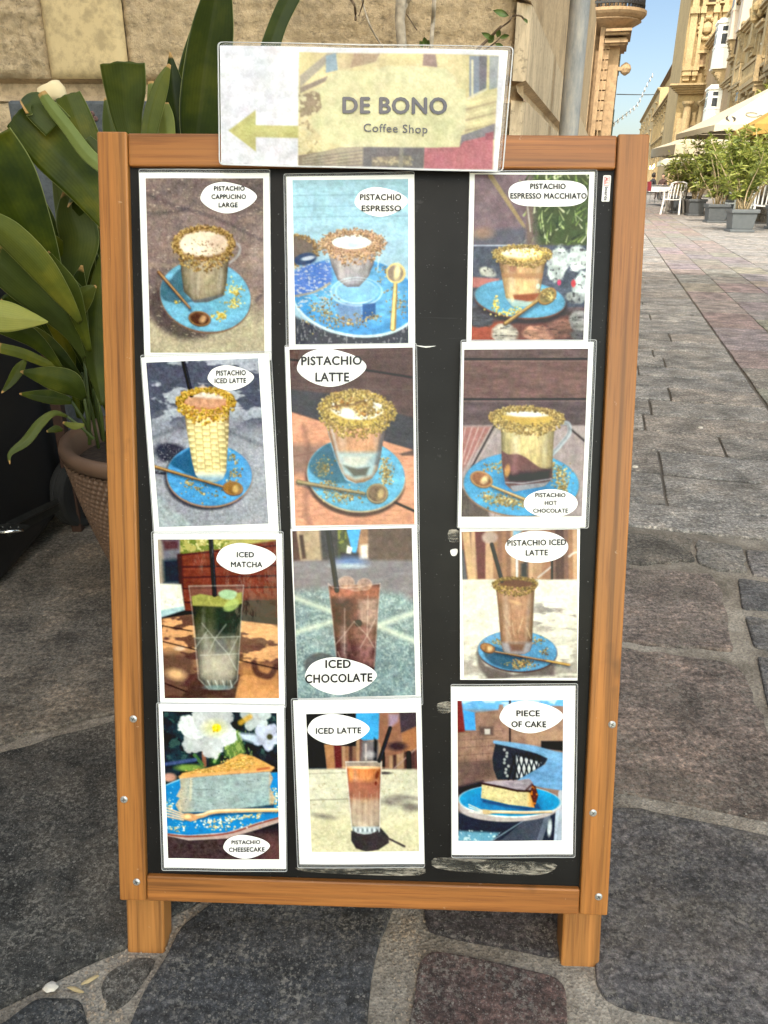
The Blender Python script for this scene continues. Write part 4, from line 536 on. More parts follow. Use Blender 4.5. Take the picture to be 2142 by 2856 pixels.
# ---------------------------------------------------------------- ground: grit and mortar sheet, stone slabs on it
def groundmat():
    m, nt, bs, L = nodes('gritty mortar'); a = ramp(nt, noise(nt, 5, 8, .7), [(.36, (.15, .13, .105)), (.5, (.27, .24, .20)), (.62, (.38, .345, .295))])
    v = nt.nodes.new('ShaderNodeTexVoronoi'); v.inputs['Scale'].default_value = 260; tc = nt.nodes.new('ShaderNodeTexCoord'); L.new(tc.outputs['Object'], v.inputs['Vector'])
    c = mix(nt, .55, a, ramp(nt, v.outputs['Color'], [(.2, (.45, .42, .4)), (.8, (1.3, 1.25, 1.2))]), 'MULTIPLY'); fl = ramp(nt, noise(nt, 190, 3, .6), [(.70, (0,) * 3), (.74, (1,) * 3)])
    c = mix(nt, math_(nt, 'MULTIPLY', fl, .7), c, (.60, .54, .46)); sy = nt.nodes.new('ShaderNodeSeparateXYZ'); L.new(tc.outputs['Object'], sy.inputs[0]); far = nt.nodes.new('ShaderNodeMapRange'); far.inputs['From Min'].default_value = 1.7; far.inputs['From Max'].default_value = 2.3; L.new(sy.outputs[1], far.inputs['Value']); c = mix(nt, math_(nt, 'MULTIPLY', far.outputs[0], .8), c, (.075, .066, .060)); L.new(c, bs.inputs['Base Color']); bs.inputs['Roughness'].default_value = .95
    n = bump(nt, bs, noise(nt, 30, 8, .75), .9, .012); bump(nt, bs, v.outputs['Distance'], .8, .003, n); return m
def slabmat():
    m, nt, bs, L = nodes('paving stone'); at_ = nt.nodes.new('ShaderNodeAttribute'); at_.attribute_name = 'tint'; base = at_.outputs['Color']
    v1 = ramp(nt, noise(nt, 7, 9, .68, (1, 1, 1), dist=.3), [(.34, (.42,) * 3), (.46, (.80,) * 3), (.54, (1.1, 1.08, 1.05)), (.66, (1.7, 1.6, 1.5))]); c = mix(nt, 1.0, base, v1, 'MULTIPLY')
    v2 = ramp(nt, noise(nt, 90, 8, .78, (1, 1, 1)), [(.40, (.30,) * 3), (.48, (.85,) * 3), (.54, (1.2,) * 3), (.62, (2.6, 2.5, 2.35))]); c = mix(nt, .85, c, v2, 'MULTIPLY')
    v3 = ramp(nt, noise(nt, 22, 6, .7, (.6, 1.6, 1), dist=.8), [(.43, (.55, .50, .46)), (.53, (1, 1, 1))]); c = mix(nt, .55, c, v3, 'MULTIPLY')
    f = ramp(nt, noise(nt, 260, 4, .7), [(.58, (0,) * 3), (.64, (1,) * 3)]); fz = math_(nt, 'MULTIPLY', f, .40); c = mix(nt, fz, c, (.33, .32, .30))
    d = ramp(nt, noise(nt, 3.2, 6, .7), [(.52, (0,) * 3), (.62, (1,) * 3)]); c = mix(nt, math_(nt, 'MULTIPLY', d, .30), c, (.20, .165, .13))
    for vs_, th, am in ((130, .20, .62), (300, .26, .50)):
        vo = nt.nodes.new('ShaderNodeTexVoronoi'); vo.inputs['Scale'].default_value = vs_; tco = nt.nodes.new('ShaderNodeTexCoord'); L.new(tco.outputs['Object'], vo.inputs['Vector']); sr = nt.nodes.new('ShaderNodeSeparateColor'); L.new(vo.outputs['Color'], sr.inputs[0])
        on = math_(nt, 'LESS_THAN', math_(nt, 'ADD', vo.outputs['Distance'], math_(nt, 'ADD', math_(nt, 'MULTIPLY', sr.outputs[0], .35), math_(nt, 'MULTIPLY', noise(nt, 520, 3, .7), .55))), th + .36); c = mix(nt, math_(nt, 'MULTIPLY', math_(nt, 'MULTIPLY', on, sr.outputs[1]), am), c, (.36, .335, .30))
    cl = ramp(nt, noise(nt, 13, 6, .7), [(.44, (0,) * 3), (.60, (1,) * 3)]); fs = ramp(nt, noise(nt, 150, 5, .72), [(.50, (0,) * 3), (.575, (1,) * 3)]); c = mix(nt, math_(nt, 'MULTIPLY', math_(nt, 'MULTIPLY', cl, fs), .62), c, (.30, .275, .24))
    pk = ramp(nt, noise(nt, 200, 3, .65), [(.36, (1,) * 3), (.43, (0,) * 3)]); c = mix(nt, math_(nt, 'MULTIPLY', pk, .6), c, (.022, .021, .021))
    L.new(c, bs.inputs['Base Color']); bs.inputs['Roughness'].default_value = .74; bs.inputs['Specular IOR Level'].default_value = .35
    n = bump(nt, bs, noise(nt, 9, 8, .7, (.7, 1.3, 1), dist=.5), 1.0, .012); n = bump(nt, bs, noise(nt, 60, 7, .75), 1.0, .009, n); bump(nt, bs, noise(nt, 280, 3, .6), .8, .002, n); return m
GM, SM = groundmat(), slabmat()
b = MB(); b.add([(-120, -60, -.007), (160, -60, -.007), (160, 300, -.007), (-120, 300, -.007)], [(0, 1, 2, 3)]); tag(b.build('ground', GM), kind='structure')
slab_v, slab_f, slab_c = [], [], []; rg = random.Random(3)
def slab(pts, tint, rough=.008, lift=0.0, step=.03, rad=.011):
    pts = [np.array(p[:2], float) for p in pts]; A = sum(pts[i - 1][0] * pts[i][1] - pts[i][0] * pts[i - 1][1] for i in range(len(pts)))
    if A < 0: pts = pts[::-1]
    out = []; n = len(pts); seg = []
    for i in range(n):                                # softened corners, then wobbly edges
        a, q, c = pts[i - 1], pts[i], pts[(i + 1) % n]; la, lc = np.linalg.norm(a - q), np.linalg.norm(c - q); ra, rc = min(rad, la * .35), min(rad, lc * .35)
        for t in (0, .5, 1): seg.append(q + (a - q) / la * ra * (1 - t) ** 2 + (c - q) / lc * rc * t ** 2)
    for i in range(len(seg)):
        a, c = seg[i - 1], seg[i]; k = max(1, int(np.linalg.norm(c - a) / step)); d = c - a; nn = np.array([d[1], -d[0]]) / (np.linalg.norm(d) + 1e-9)
        for j in range(k):
            w = rg.uniform(-1, 1) * rough if (k > 1 and j) else 0; out.append(a + d * j / k + nn * w)
    c = sum(out) / len(out); m = len(out); base = len(slab_v); z = lift + rg.uniform(-.0015, .0015)
    for (inn, zz) in ((0, -.012), (0.0003, z - .0035), (.0014, z - .0012), (.0045, z)):
        for p in out:
            d = c - p; slab_v.append((*(p + d / (np.linalg.norm(d) + 1e-9) * inn), zz)); slab_c.append(tint)
    for r in range(3):
        for i in range(m): slab_f.append((base + r * m + i, base + r * m + (i + 1) % m, base + (r + 1) * m + (i + 1) % m, base + (r + 1) * m + i))
    slab_f.append(tuple(base + 3 * m + i for i in range(m)))
def pslab(px, tint, **k): slab([gnd(*p) for p in px], tint, **k)
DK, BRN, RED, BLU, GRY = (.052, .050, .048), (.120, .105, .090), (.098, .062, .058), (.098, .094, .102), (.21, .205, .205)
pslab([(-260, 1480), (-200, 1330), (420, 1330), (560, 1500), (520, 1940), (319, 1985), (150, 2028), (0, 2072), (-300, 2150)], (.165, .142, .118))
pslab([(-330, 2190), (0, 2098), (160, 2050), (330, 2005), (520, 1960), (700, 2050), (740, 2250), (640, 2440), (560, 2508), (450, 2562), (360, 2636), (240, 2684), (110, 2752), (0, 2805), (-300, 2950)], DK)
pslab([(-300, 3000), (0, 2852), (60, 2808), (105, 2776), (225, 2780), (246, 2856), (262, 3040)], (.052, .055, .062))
pslab([(275, 2745), (300, 2700), (390, 2660), (440, 2665), (400, 2730), (355, 2790), (300, 2820)], (.080, .072, .064), lift=-.003)
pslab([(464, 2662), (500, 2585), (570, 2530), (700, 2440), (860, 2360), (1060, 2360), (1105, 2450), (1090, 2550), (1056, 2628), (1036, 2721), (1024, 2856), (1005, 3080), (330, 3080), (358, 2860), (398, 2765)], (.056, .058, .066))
pslab([(1195, 2440), (1500, 2380), (1600, 2480), (1590, 2640), (1545, 2666), (1450, 2644), (1300, 2618), (1192, 2592), (1180, 2520)], (.080, .066, .070))
pslab([(1157, 2770), (1168, 2680), (1201, 2650), (1258, 2656), (1338, 2671), (1475, 2703), (1555, 2724), (1580, 2756), (1584, 2860), (1590, 3080), (1120, 3080), (1138, 2860)], RED)
pslab([(1690, 2290), (1712, 2244), (1863, 2267), (2008, 2296), (2142, 2326), (2420, 2400), (2500, 2990), (1962, 2853), (1863, 2834), (1751, 2810), (1690, 2782), (1664, 2740), (1658, 2640), (1668, 2480)], BLU)
pslab([(1690, 2890), (1760, 2872), (1900, 2900), (2100, 2960), (2100, 3150), (1680, 3150)], RED)
pslab([(1560, 1800), (1738, 1802), (1896, 1825), (2056, 1852), (2098, 1920), (2140, 2030), (2270, 2300), (2142, 2284), (2008, 2256), (1863, 2228), (1740, 2206), (1600, 2190)], (.185, .145, .130))
pslab([(1570, 1580), (1751, 1582), (1985, 1600), (2016, 1650), (2048, 1812), (1896, 1801), (1741, 1782), (1560, 1778)], (.195, .158, .145))
pslab([(2058, 1610), (2142, 1623), (2400, 1650), (2440, 1725), (2142, 1698), (2070, 1694)], (.13, .13, .14), rough=.003, step=.06); pslab([(2078, 1714), (2142, 1724), (2440, 1760), (2480, 1850), (2142, 1808), (2104, 1800)], (.125, .125, .135), rough=.003, step=.06); pslab([(2112, 1826), (2142, 1832), (2480, 1880), (2620, 2320), (2240, 2150), (2150, 1990)], (.115, .115, .125), rough=.003, step=.06)
pslab([(1580, 1478), (1804, 1486), (1929, 1501), (1940, 1562), (1797, 1572), (1570, 1566)], (.115, .105, .095)); pslab([(1946, 1503), (2070, 1524), (2086, 1592), (2000, 1588), (1946, 1566)], (.17, .165, .16)); pslab([(2080, 1530), (2142, 1535), (2420, 1570), (2430, 1632), (2142, 1604), (2100, 1600)], (.155, .15, .155), rough=.003, step=.06)
# courses further up the street, laid across it, with three rows of setts running along it
c0 = gnd(1804, 1478)[:2]; dc = gnd(2142, 1516)[:2] - c0; dc /= np.linalg.norm(dc); ds = np.array([ST[0], ST[1]]); pp = np.array([PP[0], PP[1]])
G0 = float(np.dot(gnd(2100, 1080)[:2], pp))           # where the lengthwise rows start
def tone(s_):
    k = rg.uniform(.82, 1.18); t = rg.choice(((.28, .272, .268), (.29, .283, .28), (.30, .278, .265), (.27, .267, .27))); return tuple(v * k for v in t)
s_ = 0.02
while s_ < 60:
    h = rg.uniform(.16, .30) if s_ < 14 else rg.uniform(.3, .6); q = -1.6
    def cp(q, s): return c0 + ds * s + dc * (q - np.dot(c0, pp)) / np.dot(dc, pp)
    while q < 14:
        w = rg.uniform(.35, .85) if s_ < 14 else rg.uniform(.8, 1.6); q1 = q + w
        if G0 - .25 < q1 and q < G0: q1 = G0
        if not (G0 <= q < G0 + 1.02):
            if q < G0 or q >= G0 + 1.0: slab([cp(q + .004, s_ + .005), cp(q1 - .004, s_ + .005 + rg.uniform(0, .012)), cp(q1 - .004, s_ + h - .005), cp(q + .004, s_ + h - .005 - rg.uniform(0, .012))], tone(s_), rough=.004, step=.08, rad=.008)
            q = q1
        else: q = G0 + 1.03
    s_ += h
for r in range(3):
    s_ = .1 + rg.uniform(0, .4)
    while s_ < 60:
        h = rg.uniform(.45, .95); q = G0 + .01 + r * .34; slab([cp(q, s_), cp(q + .335, s_), cp(q + .335, s_ + h - .006), cp(q, s_ + h - .006)], tuple(v * rg.uniform(.9, 1.1) for v in (.27, .248, .245)), rough=.004, step=.15, rad=.012); s_ += h
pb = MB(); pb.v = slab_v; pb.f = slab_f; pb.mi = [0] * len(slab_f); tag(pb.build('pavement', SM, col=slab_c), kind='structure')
# loose bits lying in the joints
PEB = plain('pale pebble', (.46, .42, .37), .8, 0, .2, 60); GRIT = plain('sandy grit', (.30, .24, .18), .9, 0, .5, 200); STR = plain('dry straw', (.34, .26, .14), .8); YEL = plain('yellow petal', (.62, .42, .03), .6)
def pebble(x, y, r, mat, name, label, cat, group=None, sc=(1, .75, .5), rz=0.0, seed=1):
    P = gnd(x, y, -.003); b = MB(); rs = random.Random(seed); b.lathe([(.02 * r, 0), (.8 * r, .02 * r), (r, .35 * r), (.75 * r, .8 * r), (.02 * r, r)], n=7)
    b.v = [(v[0] * sc[0] * rs.uniform(.8, 1.2), v[1] * sc[1] * rs.uniform(.8, 1.2), v[2] * sc[2] * 1.6) for v in b.v]; o = b.build(name, mat); o.location = Vector(P); o.rotation_euler = (0, 0, rz); return tag(o, label, cat, group)
pebble(144, 2756, .0095, PEB, 'pebble', 'small white pebble in the joint at the lower left corner', 'pebble', seed=4)
for k, (x, y, a, l) in enumerate(((212, 2762, -.3, 'dry straw bit lying right of the white pebble'), (252, 2735, .6, 'short dry straw bit below the left leg of the board'))): pebble(x, y, .010, STR, 'straw_bit', l, 'straw', 'straw bits in the joints', (1.3, .28, .25), a, k + 9)
for k, (x, y, l) in enumerate(((233, 2558, 'tiny yellow petal further from the board leg on dark slab'), (285, 2574, 'tiny yellow petal nearer to the board leg on dark slab'))): pebble(x, y, .0032, YEL, 'petal', l, 'petal', 'yellow petals on the slab', (1, 1, .5), 0, k + 30)
pebble(1771, 1305, .012, PEB, 'pebble', 'pale pebble on the paving close to the right side of the board', 'pebble', seed=7); pebble(1953, 1195, .011, PEB, 'pebble', 'pale pebble by a cracked joint in the middle of the paving', 'pebble', seed=8)
gb = MB(); rs = random.Random(77)
for (x0, y0, x1, y1, n) in ((240, 2700, 350, 2850, 90), (300, 2640, 420, 2700, 50), (1090, 2560, 1190, 2856, 80), (1120, 2560, 1160, 2640, 30), (450, 2540, 560, 2650, 50)):
    for _ in range(n):
        P = gnd(rs.uniform(x0, x1), rs.uniform(y0, y1), -.0068); r = rs.uniform(.0006, .0019); gb.box(P + ZZ * r * .5, (r, r * .8, r * .6), (np.array([math.cos(r * 9e3), math.sin(r * 9e3), .2]), np.array([-math.sin(r * 9e3), math.cos(r * 9e3), .1]), ZZ))
tag(gb.build('gravel', GRIT), 'fine pale grit lying in the joints between the slabs', 'grit', kind='stuff')
# ---------------------------------------------------------------- the near corner wall
LIME = stone('weathered limestone', (.50, .37, .225), .80, 1.14, 2.2, .9, 60, .014, 220, (.33, .25, .16)); LIME2 = stone('smooth limestone block', (.49, .37, .20), .9, 1.1, 2, .25, 60, .004); LIMED = stone('dark limestone joint', (.42, .305, .185), .7, 1.15, 4, .5, 40, .008)
WY = 2.42; cx_ = at(1466, 216, WY); ZB = at(700, 226, WY)[2]; ZL = at(700, 280, WY)[2]; CXW = cx_[0]
wall = empty('corner_wall', (-1, WY, 0), 'rough limestone corner wall behind the leafy pot plant', 'stone wall')
woff = -np.array([-1, WY, 0]); 
def relief(b, x0, x1, z0, z1, nx, nz, amp, y=WY, sc=.09, seed=1, rnd=.03, dirv=np.array([1., 0, 0]), nrm=np.array([0, -1., 0]), org=None, sx=1.6, sy=.8):
    X, Z = np.meshgrid(np.linspace(x0, x1, nx), np.linspace(z0, z1, nz)); h = (fbm(X, Z, sc, seed, 5, sx, sy) - .5) * 1.2 * amp + (fbm(X, Z, sc * .22, seed + 9, 4, 1.3, .8) - .5) * amp * 1.1
    ed = np.minimum(np.minimum(X - x0, x1 - X), np.minimum(Z - z0, z1 - Z)); h = h - np.clip(1 - ed / .02, 0, 1) ** 2 * .02
    org = np.array([0, y, 0]) if org is None else org
    b.grid([[org + dirv * X[j, i] + nrm * h[j, i] + ZZ * Z[j, i] + woff for i in range(nx)] for j in range(nz)])
RETD = ST; cor = np.array([CXW, WY, 0])
b = MB(); b.box(np.array([-2.3, WY + .575, 1.4]) + woff, (2.3 + CXW - .06, .5, 1.4)); b.build('wall_core', LIMED, wall)
xs = [-4.0, -1.15, at(125, 150, WY)[0], at(352, 150, WY)[0], at(1120, 150, WY)[0], CXW - .03]
for i, (a, c) in enumerate(zip(xs[:-1], xs[1:])):
    b = MB()
    if i == 2: relief(b, a + .002, c - .002, ZB, ZB + .27, 20, 20, .0022, WY - .004, .05, 5, .03)
    else: relief(b, a - .001, c + .001, ZB, ZB + .34, max(20, int((c - a) * 130)), 44, (.016, .020, 0, .013, .010)[i], WY, (.07, .05, 0, .07, .05)[i], 11 + i, sy=.5)
    b.build('stone_block', LIME2 if i == 2 else LIME, wall, smooth=True)
b = MB(); relief(b, xs[2] - .01, xs[3] + .01, ZB + .27, ZB + .34, 30, 12, .012, WY, .06, 40); relief(b, -4.0, CXW - .03, ZB + .345, ZB + 1.5, 160, 60, .014, WY + .03, .12, 41); b.build('stone_block', LIME, wall, smooth=True)
b = MB(); relief(b, -4.0, CXW - .03, .0, ZL, 220, 60, .012, WY, .08, 50); b.build('lower_course', LIME, wall, smooth=True)
b = MB(); b.grid([[np.array([x, y, z]) + woff for x in np.linspace(-4, CXW, 40)] for (y, z) in ((WY + .005, ZL - .004), (WY + .022, ZL + .012), (WY + .026, ZB - .006), (WY + .002, ZB + .004))]); b.build('joint_recess', LIMED, wall)
# the side that runs along the street, its chamfered lower stone
zt = at(1530, 62, WY + .25)[2]
def ret(t, off, z): return cor + RETD * t + PP * off + ZZ * z + woff
b = MB(); n = 30
prof = [(-.03, 0.0), (-.012, .004), (.0, .014), (.03, .018), (.6, .018)]
for (z0, z1, o) in ((ZB, zt, 0.0), (0, ZL - .0, .0)):
    b.grid([[ret(t, o + q, z0 + (z1 - z0) * k / 8) for (t, q) in ((-.035, -.032), (-.012, -.006), (.0, .002), (.04, .004), (.9, .004), (8, .004))] for k in range(9)])
b.build('stone_block', stone('combed limestone', (.50, .385, .255), .8, 1.15, 3, .5, 60, .006, 200, None, (1, 1, .25)), wall, smooth=False)
b = MB(); b.grid([[ret(t, o, z) for t in (-.04, 0, 8)] for (o, z) in ((.004, ZL), (-.016, ZL + .02), (-.020, ZB - .01), (.004, ZB))]); b.grid([[ret(t, o, z) for t in (-.04, 8)] for (o, z) in ((.004, zt), (-.07, zt + .03), (-.07, 2.6))]); b.build('joint_recess', LIMED, wall)
# woody climber against the wall
VINE = plain('grey bark', (.36, .30, .23), .9, 0, .3, 60, .6, 90, .004); TWIG = plain('brown twig', (.13, .085, .05), .8); VLEAF = plain('small green leaf', (.085, .13, .025), .5, 0, .35, 40)
vine = empty('climbing_shrub', (at(1122, 135, 2.3)[0], 2.3, 0), 'thin woody climber with few small leaves growing against the wall', 'shrub'); vo = -np.array(vine.location[:])
b = MB(); b.tube([np.array([at(1118, 135, 2.3)[0] - .02, 2.3, 0]) + vo, at(1118, 500, 2.3) + vo, at(1121, 130, 2.3) + vo, at(1115, 60, 2.3) + vo, at(1119, 0, 2.3) + vo, at(1121, -160, 2.3) + vo], [.016, .0145, .0135, .0135, .0145, .012], 10); b.build('trunk', VINE, vine, smooth=True)
for pts, r, mt in (([(1200, 400), (1203, 130), (1208, 60), (1211, 0), (1214, -60)], .006, VINE), ([(1110, 20), (1108, -40)], .005, VINE), ([(1128, 22), (1150, -20)], .006, VINE), ([(1070, 135), (1036, 80), (1012, 10), (1008, -30)], .0024, VINE), ([(992, 55), (990, 20), (980, 0), (960, -30)], .0035, TWIG), ([(1001, 44), (1012, 10), (1020, -20)], .0018, TWIG), ([(1134, 40), (1163, 84)], .0016, TWIG), ([(1330, 140), (1398, 74)], .0038, TWIG), ([(1395, 78), (1420, 60), (1430, 45), (1452, 44), (1462, 55)], .0022, TWIG), ([(1350, 140), (1380, 120), (1396, 105)], .0018, TWIG), ([(1185, 140), (1187, 110)], .0018, TWIG)):
    b = MB(); b.tube([at(x, y, 2.3 + .02 * math.sin(i)) + vo for i, (x, y) in enumerate(spline(pts, 4, False))], r, 6); b.build('twig', mt, vine, smooth=True)
def sleaf(b, x0, y0, x1, y1, w, Y):
    a, c = at(x0, y0, Y), at(x1, y1, Y - .015); d = c - a; s = np.cross(d, np.array([0, -1., .2])); s /= np.linalg.norm(s); k = w / 2130 * Y * .5; R = []
    for t, q in ((0, .05), (.25, .8), (.5, 1), (.75, .7), (1, .03)): p = a + d * t; R.append([p - s * k * q + np.array([0, -.006, 0]), p, p + s * k * q + np.array([0, -.006, 0])])
    b.grid([[q + vo for q in r] for r in R])
for l in ((1418, 45, 1375, 30, 16), (1180, 132, 1170, 116, 12), (1187, 130, 1182, 104, 14), (1190, 132, 1196, 112, 10), (1378, 112, 1342, 92, 13), (1385, 105, 1394, 84, 13), (1392, 106, 1420, 100, 11), (1360, 120, 1378, 100, 16), (1380, 122, 1404, 132, 10), (1462, 52, 1470, 66, 8)):
    b = MB(); sleaf(b, *l, 2.28); b.build('leaf', VLEAF, vine, smooth=True)
# drainpipe on the street side of the wall
m, nt, bs, L = nodes('painted drainpipe'); c = ramp(nt, noise(nt, 18, 8, .75, (1, 1, .25)), [(.35, (.13, .145, .16)), (.52, (.25, .25, .25)), (.66, (.36, .335, .30))]); bl = ramp(nt, noise(nt, 6, 4, .6), [(.72, (0,) * 3), (.76, (1,) * 3)]); L.new(mix(nt, math_(nt, 'MULTIPLY', bl, .7), c, (.10, .33, .46)), bs.inputs['Base Color']); bs.inputs['Roughness'].default_value = .6; bump(nt, bs, noise(nt, 120, 6, .8), .6, .003); PIPE = m
pY = 3.35; pc = at(1602, 185, pY); pipe = empty('drainpipe', (pc[0], pY, 0), 'grey blotched drainpipe standing at the end of the corner wall', 'drainpipe'); rp_ = 27.5 / 2130 * depth(pc)
b = MB(); b.lathe([(rp_, 0), (rp_, 3.4)], n=28); b.build('pipe', PIPE, pipe, smooth=True)
b = MB(); b.lathe([(rp_, 2.2), (rp_ * 1.22, 2.21), (rp_ * 1.22, 2.34), (rp_, 2.36)], n=28); b.build('collar', PIPE, pipe, smooth=True)
# ---------------------------------------------------------------- houses
HOUSE = stone('golden limestone', (.34, .245, .12), .8, 1.15, .5, .5, 6, .03, None, (.40, .27, .12)); HOUSE2 = stone('pale limestone', (.38, .28, .15), .8, 1.15, .6, .5, 6, .03, None, (.44, .33, .19)); HOUSE3 = stone('peach limestone', (.33, .225, .13), .85, 1.1, .6, .4, 6, .02)
GREYB = plain('grey painted boards', (.42, .40, .36), .7); WHT = plain('white painted timber', (.80, .79, .74), .5); GLASS = plain('dark window glass', (.045, .05, .055), .12, 0, .3, 2); IRON = plain('black iron', (.02, .02, .022), .5); RECESS = plain('shutters and recess shade', (.15, .10, .065), .7, 0, .2, 3)
GRN = plain('dark green shutters', (.05, .08, .06), .5)
def house(name, label, s0, s1, pf, pb_, z1, mat, cat='house'):
    root = empty(name, sp((s0 + s1) / 2, pf), label, cat); o = -sp((s0 + s1) / 2, pf)
    class B(MB):
        def sbox(q, a, c, p0, p1, z0, zz): q.box(sp((a + c) / 2, (p0 + p1) / 2, (z0 + zz) / 2) + o, (abs(c - a) / 2, abs(p1 - p0) / 2, abs(zz - z0) / 2), (ST, PP, ZZ))
    b = B(); b.sbox(s0, s1, pf, pb_, -.01, z1); b.build('wall', mat, root); return root, B, o
def window(B, root, s, w, pf, sgn, z0, z1, fr=HOUSE2, pane=GLASS, name='window', hood=True):
    b = B(); t = .16 * sgn                               # stone surround standing proud, pane set inside it
    b.sbox(s - w / 2 - .18, s - w / 2, pf + t, pf - .002 * sgn, z0, z1); b.sbox(s + w / 2, s + w / 2 + .18, pf + t, pf - .002 * sgn, z0, z1); b.sbox(s - w / 2 - .3, s + w / 2 + .3, pf + t * 1.7, pf - .002 * sgn, z1, z1 + .22); b.sbox(s - w / 2 - .26, s + w / 2 + .26, pf + t * 1.5, pf - .002 * sgn, z0 - .16, z0)
    if hood: b.sbox(s - w / 2 - .42, s + w / 2 + .42, pf + t * 2.8, pf - .002 * sgn, z1 + .22, z1 + .36)
    f = b.build(name, fr, root); b = B(); b.sbox(s - w / 2, s + w / 2, pf + .03 * sgn, pf - .002 * sgn, z0, z1); b.build('pane', pane, f)
    b = B(); b.sbox(s - .03, s + .03, pf + .07 * sgn, pf + .03 * sgn, z0, z1); b.sbox(s - w / 2, s + w / 2, pf + .06 * sgn, pf + .03 * sgn, z0 + (z1 - z0) * .66, z0 + (z1 - z0) * .7); b.build('frame', WHT, f); return f
def band(B, root, s0, s1, pf, sgn, z, h=.3, d=.35, mat=HOUSE2, name='cornice', steps=3):
    b = B()
    for k in range(steps): b.sbox(s0 - d * (k + 1) / steps * .4, s1 + d * (k + 1) / steps * .4, pf + sgn * d * (k + 1) / steps, pf - .02 * sgn, z + h * k / steps + .001, z + h * (k + 1) / steps)
    return b.build(name, mat, root)
def balust(B, root, s0, s1, pf, sgn, z, mat=HOUSE2, d=1.0, name='balcony', h=.95, n=None):
    b = B(); po = pf + sgn * d; b.sbox(s0, s1, po, pf, z - .22, z); b.sbox(s0 + .1, s1 - .1, po - sgn * .1, pf, z - .4, z - .222)
    b.sbox(s0, s1, po, po - sgn * .22, z + h - .14, z + h)
    for e in (s0, s1 - .22): b.sbox(e, e + .22, po, pf, z + h - .14, z + h) if False else b.sbox(e, e + .24, po, po - sgn * .24, z, z + h - .141)
    n = n or max(3, int((s1 - s0) / .3))
    for i in range(n):
        c = s0 + .3 + (s1 - s0 - .6) * i / max(1, n - 1); q = sp(c, po - sgn * .11) + o_cur; b.lathe([(.05, z), (.09, z + h * .25), (.05, z + h * .5), (.07, z + h * .8)], q, 6)
    for side in (s0 + .1, s1 - .1):
        for i in range(3): q = sp(side, pf + sgn * d * (.2 + .25 * i)) + o_cur; b.lathe([(.05, z), (.09, z + h * .25), (.05, z + h * .5), (.07, z + h * .8)], q, 6)
        b.sbox(side - .1, side + .1, po - sgn * .24, pf, z + h - .139, z + h - .001)
    for k in range(3):
        c = s0 + .3 + (s1 - s0 - .6) * k / 2
        for j in range(4): b.sbox(c - .14, c + .14, pf + sgn * d * (.85 - .2 * j), pf - .02 * sgn, z - .4 - .24 * (j + 1), z - .4 - .24 * j - .001)
    return b.build(name, mat, root)
def closed_balcony(B, root, s0, s1, pf, sgn, z, h, d=1.0, mat=WHT):          # painted timber box balcony on stone brackets
    po = pf + sgn * d; b = B(); b.sbox(s0, s1, po, pf - .01 * sgn, z, z + h); b.sbox(s0 - .1, s1 + .1, po + sgn * .1, pf - .01 * sgn, z + h, z + h + .14); b.sbox(s0 + .02, s1 - .02, po - sgn * .08, pf, z + h + .14, z + h + .3); b.sbox(s0 - .05, s1 + .05, po + sgn * .05, pf, z - .12, z - .001); b.sbox(s0 - .04, s1 + .04, po + sgn * .04, pf, z + h * .44, z + h * .47)
    root_b = b.build('enclosed_balcony', mat, root); g = B()
    for (a, c) in ((z + h * .52, z + h * .76), (z + h * .82, z + h * .93)):
        g.sbox(s0 - .012, s0 + .03, po - sgn * .32 * d, pf + sgn * .30 * d, a, c); n = max(2, int((s1 - s0) / .6)); w = (s1 - s0) / n
        for i in range(n): g.sbox(s0 + i * w + .12, s0 + (i + 1) * w - .12, po + sgn * .012, po - sgn * .03, a, c)
    g.build('pane', GLASS, root_b)
    for i in range(2):
        c = s0 + .3 + (s1 - s0 - .6) * i; k = B()
        for j in range(5): k.sbox(c - .17, c + .17, pf + sgn * d * (.92 - .17 * j), pf - .02 * sgn, z - .12 - .2 * (j + 1), z - .12 - .2 * j - .002)
        k.build('bracket', HOUSE2, root_b)
def pilaster(B, root, s, w, pf, sgn, z0, z1, d=.25, mat=HOUSE2):
    b = B(); b.sbox(s - w / 2, s + w / 2, pf + sgn * d, pf - .02 * sgn, z0 + .3, z1 - .4); b.sbox(s - w * .66, s + w * .66, pf + sgn * d * 1.5, pf - .02 * sgn, z0, z0 + .3)
    for k in range(3): b.sbox(s - w * (.55 + .1 * k), s + w * (.55 + .1 * k), pf + sgn * d * (1.1 + .25 * k), pf - .02 * sgn, z1 - .4 + .133 * k, z1 - .4 + .133 * (k + 1) - .001)
    return b.build('pilaster', mat, root)
FP = 7.4
def PS(x, y, s):                                     # pixel -> (p, z) on the plane across the street at that distance
    P = hitp(x, y, ST * s, ST); return float(np.dot(P, PP)), float(P[2])
sA = fac(1790, 330, FP)[0]; sB = fac(1832, 330, FP)[0]; sC = fac(1886, 330, FP)[0]
zA = fac(1824, 277, FP)[1]; zB = fac(1884, 256, FP)[1]
# far end of the terrace
r, B, o_cur = house('terrace_house', 'distant plain terrace house at the far end of the street', sB + .1, sA, FP, FP + 12, zA, HOUSE2)
band(B, r, sB + .4, sA, FP, -1, zA - .5, .5, .5)
for k in range(7):
    for (z0, z1) in ((zA * .5, zA * .62), (zA * .74, zA * .85)): window(B, r, sB + 4 + k * (sA - sB - 8) / 6, 1.6, FP, -1, z0, z1)
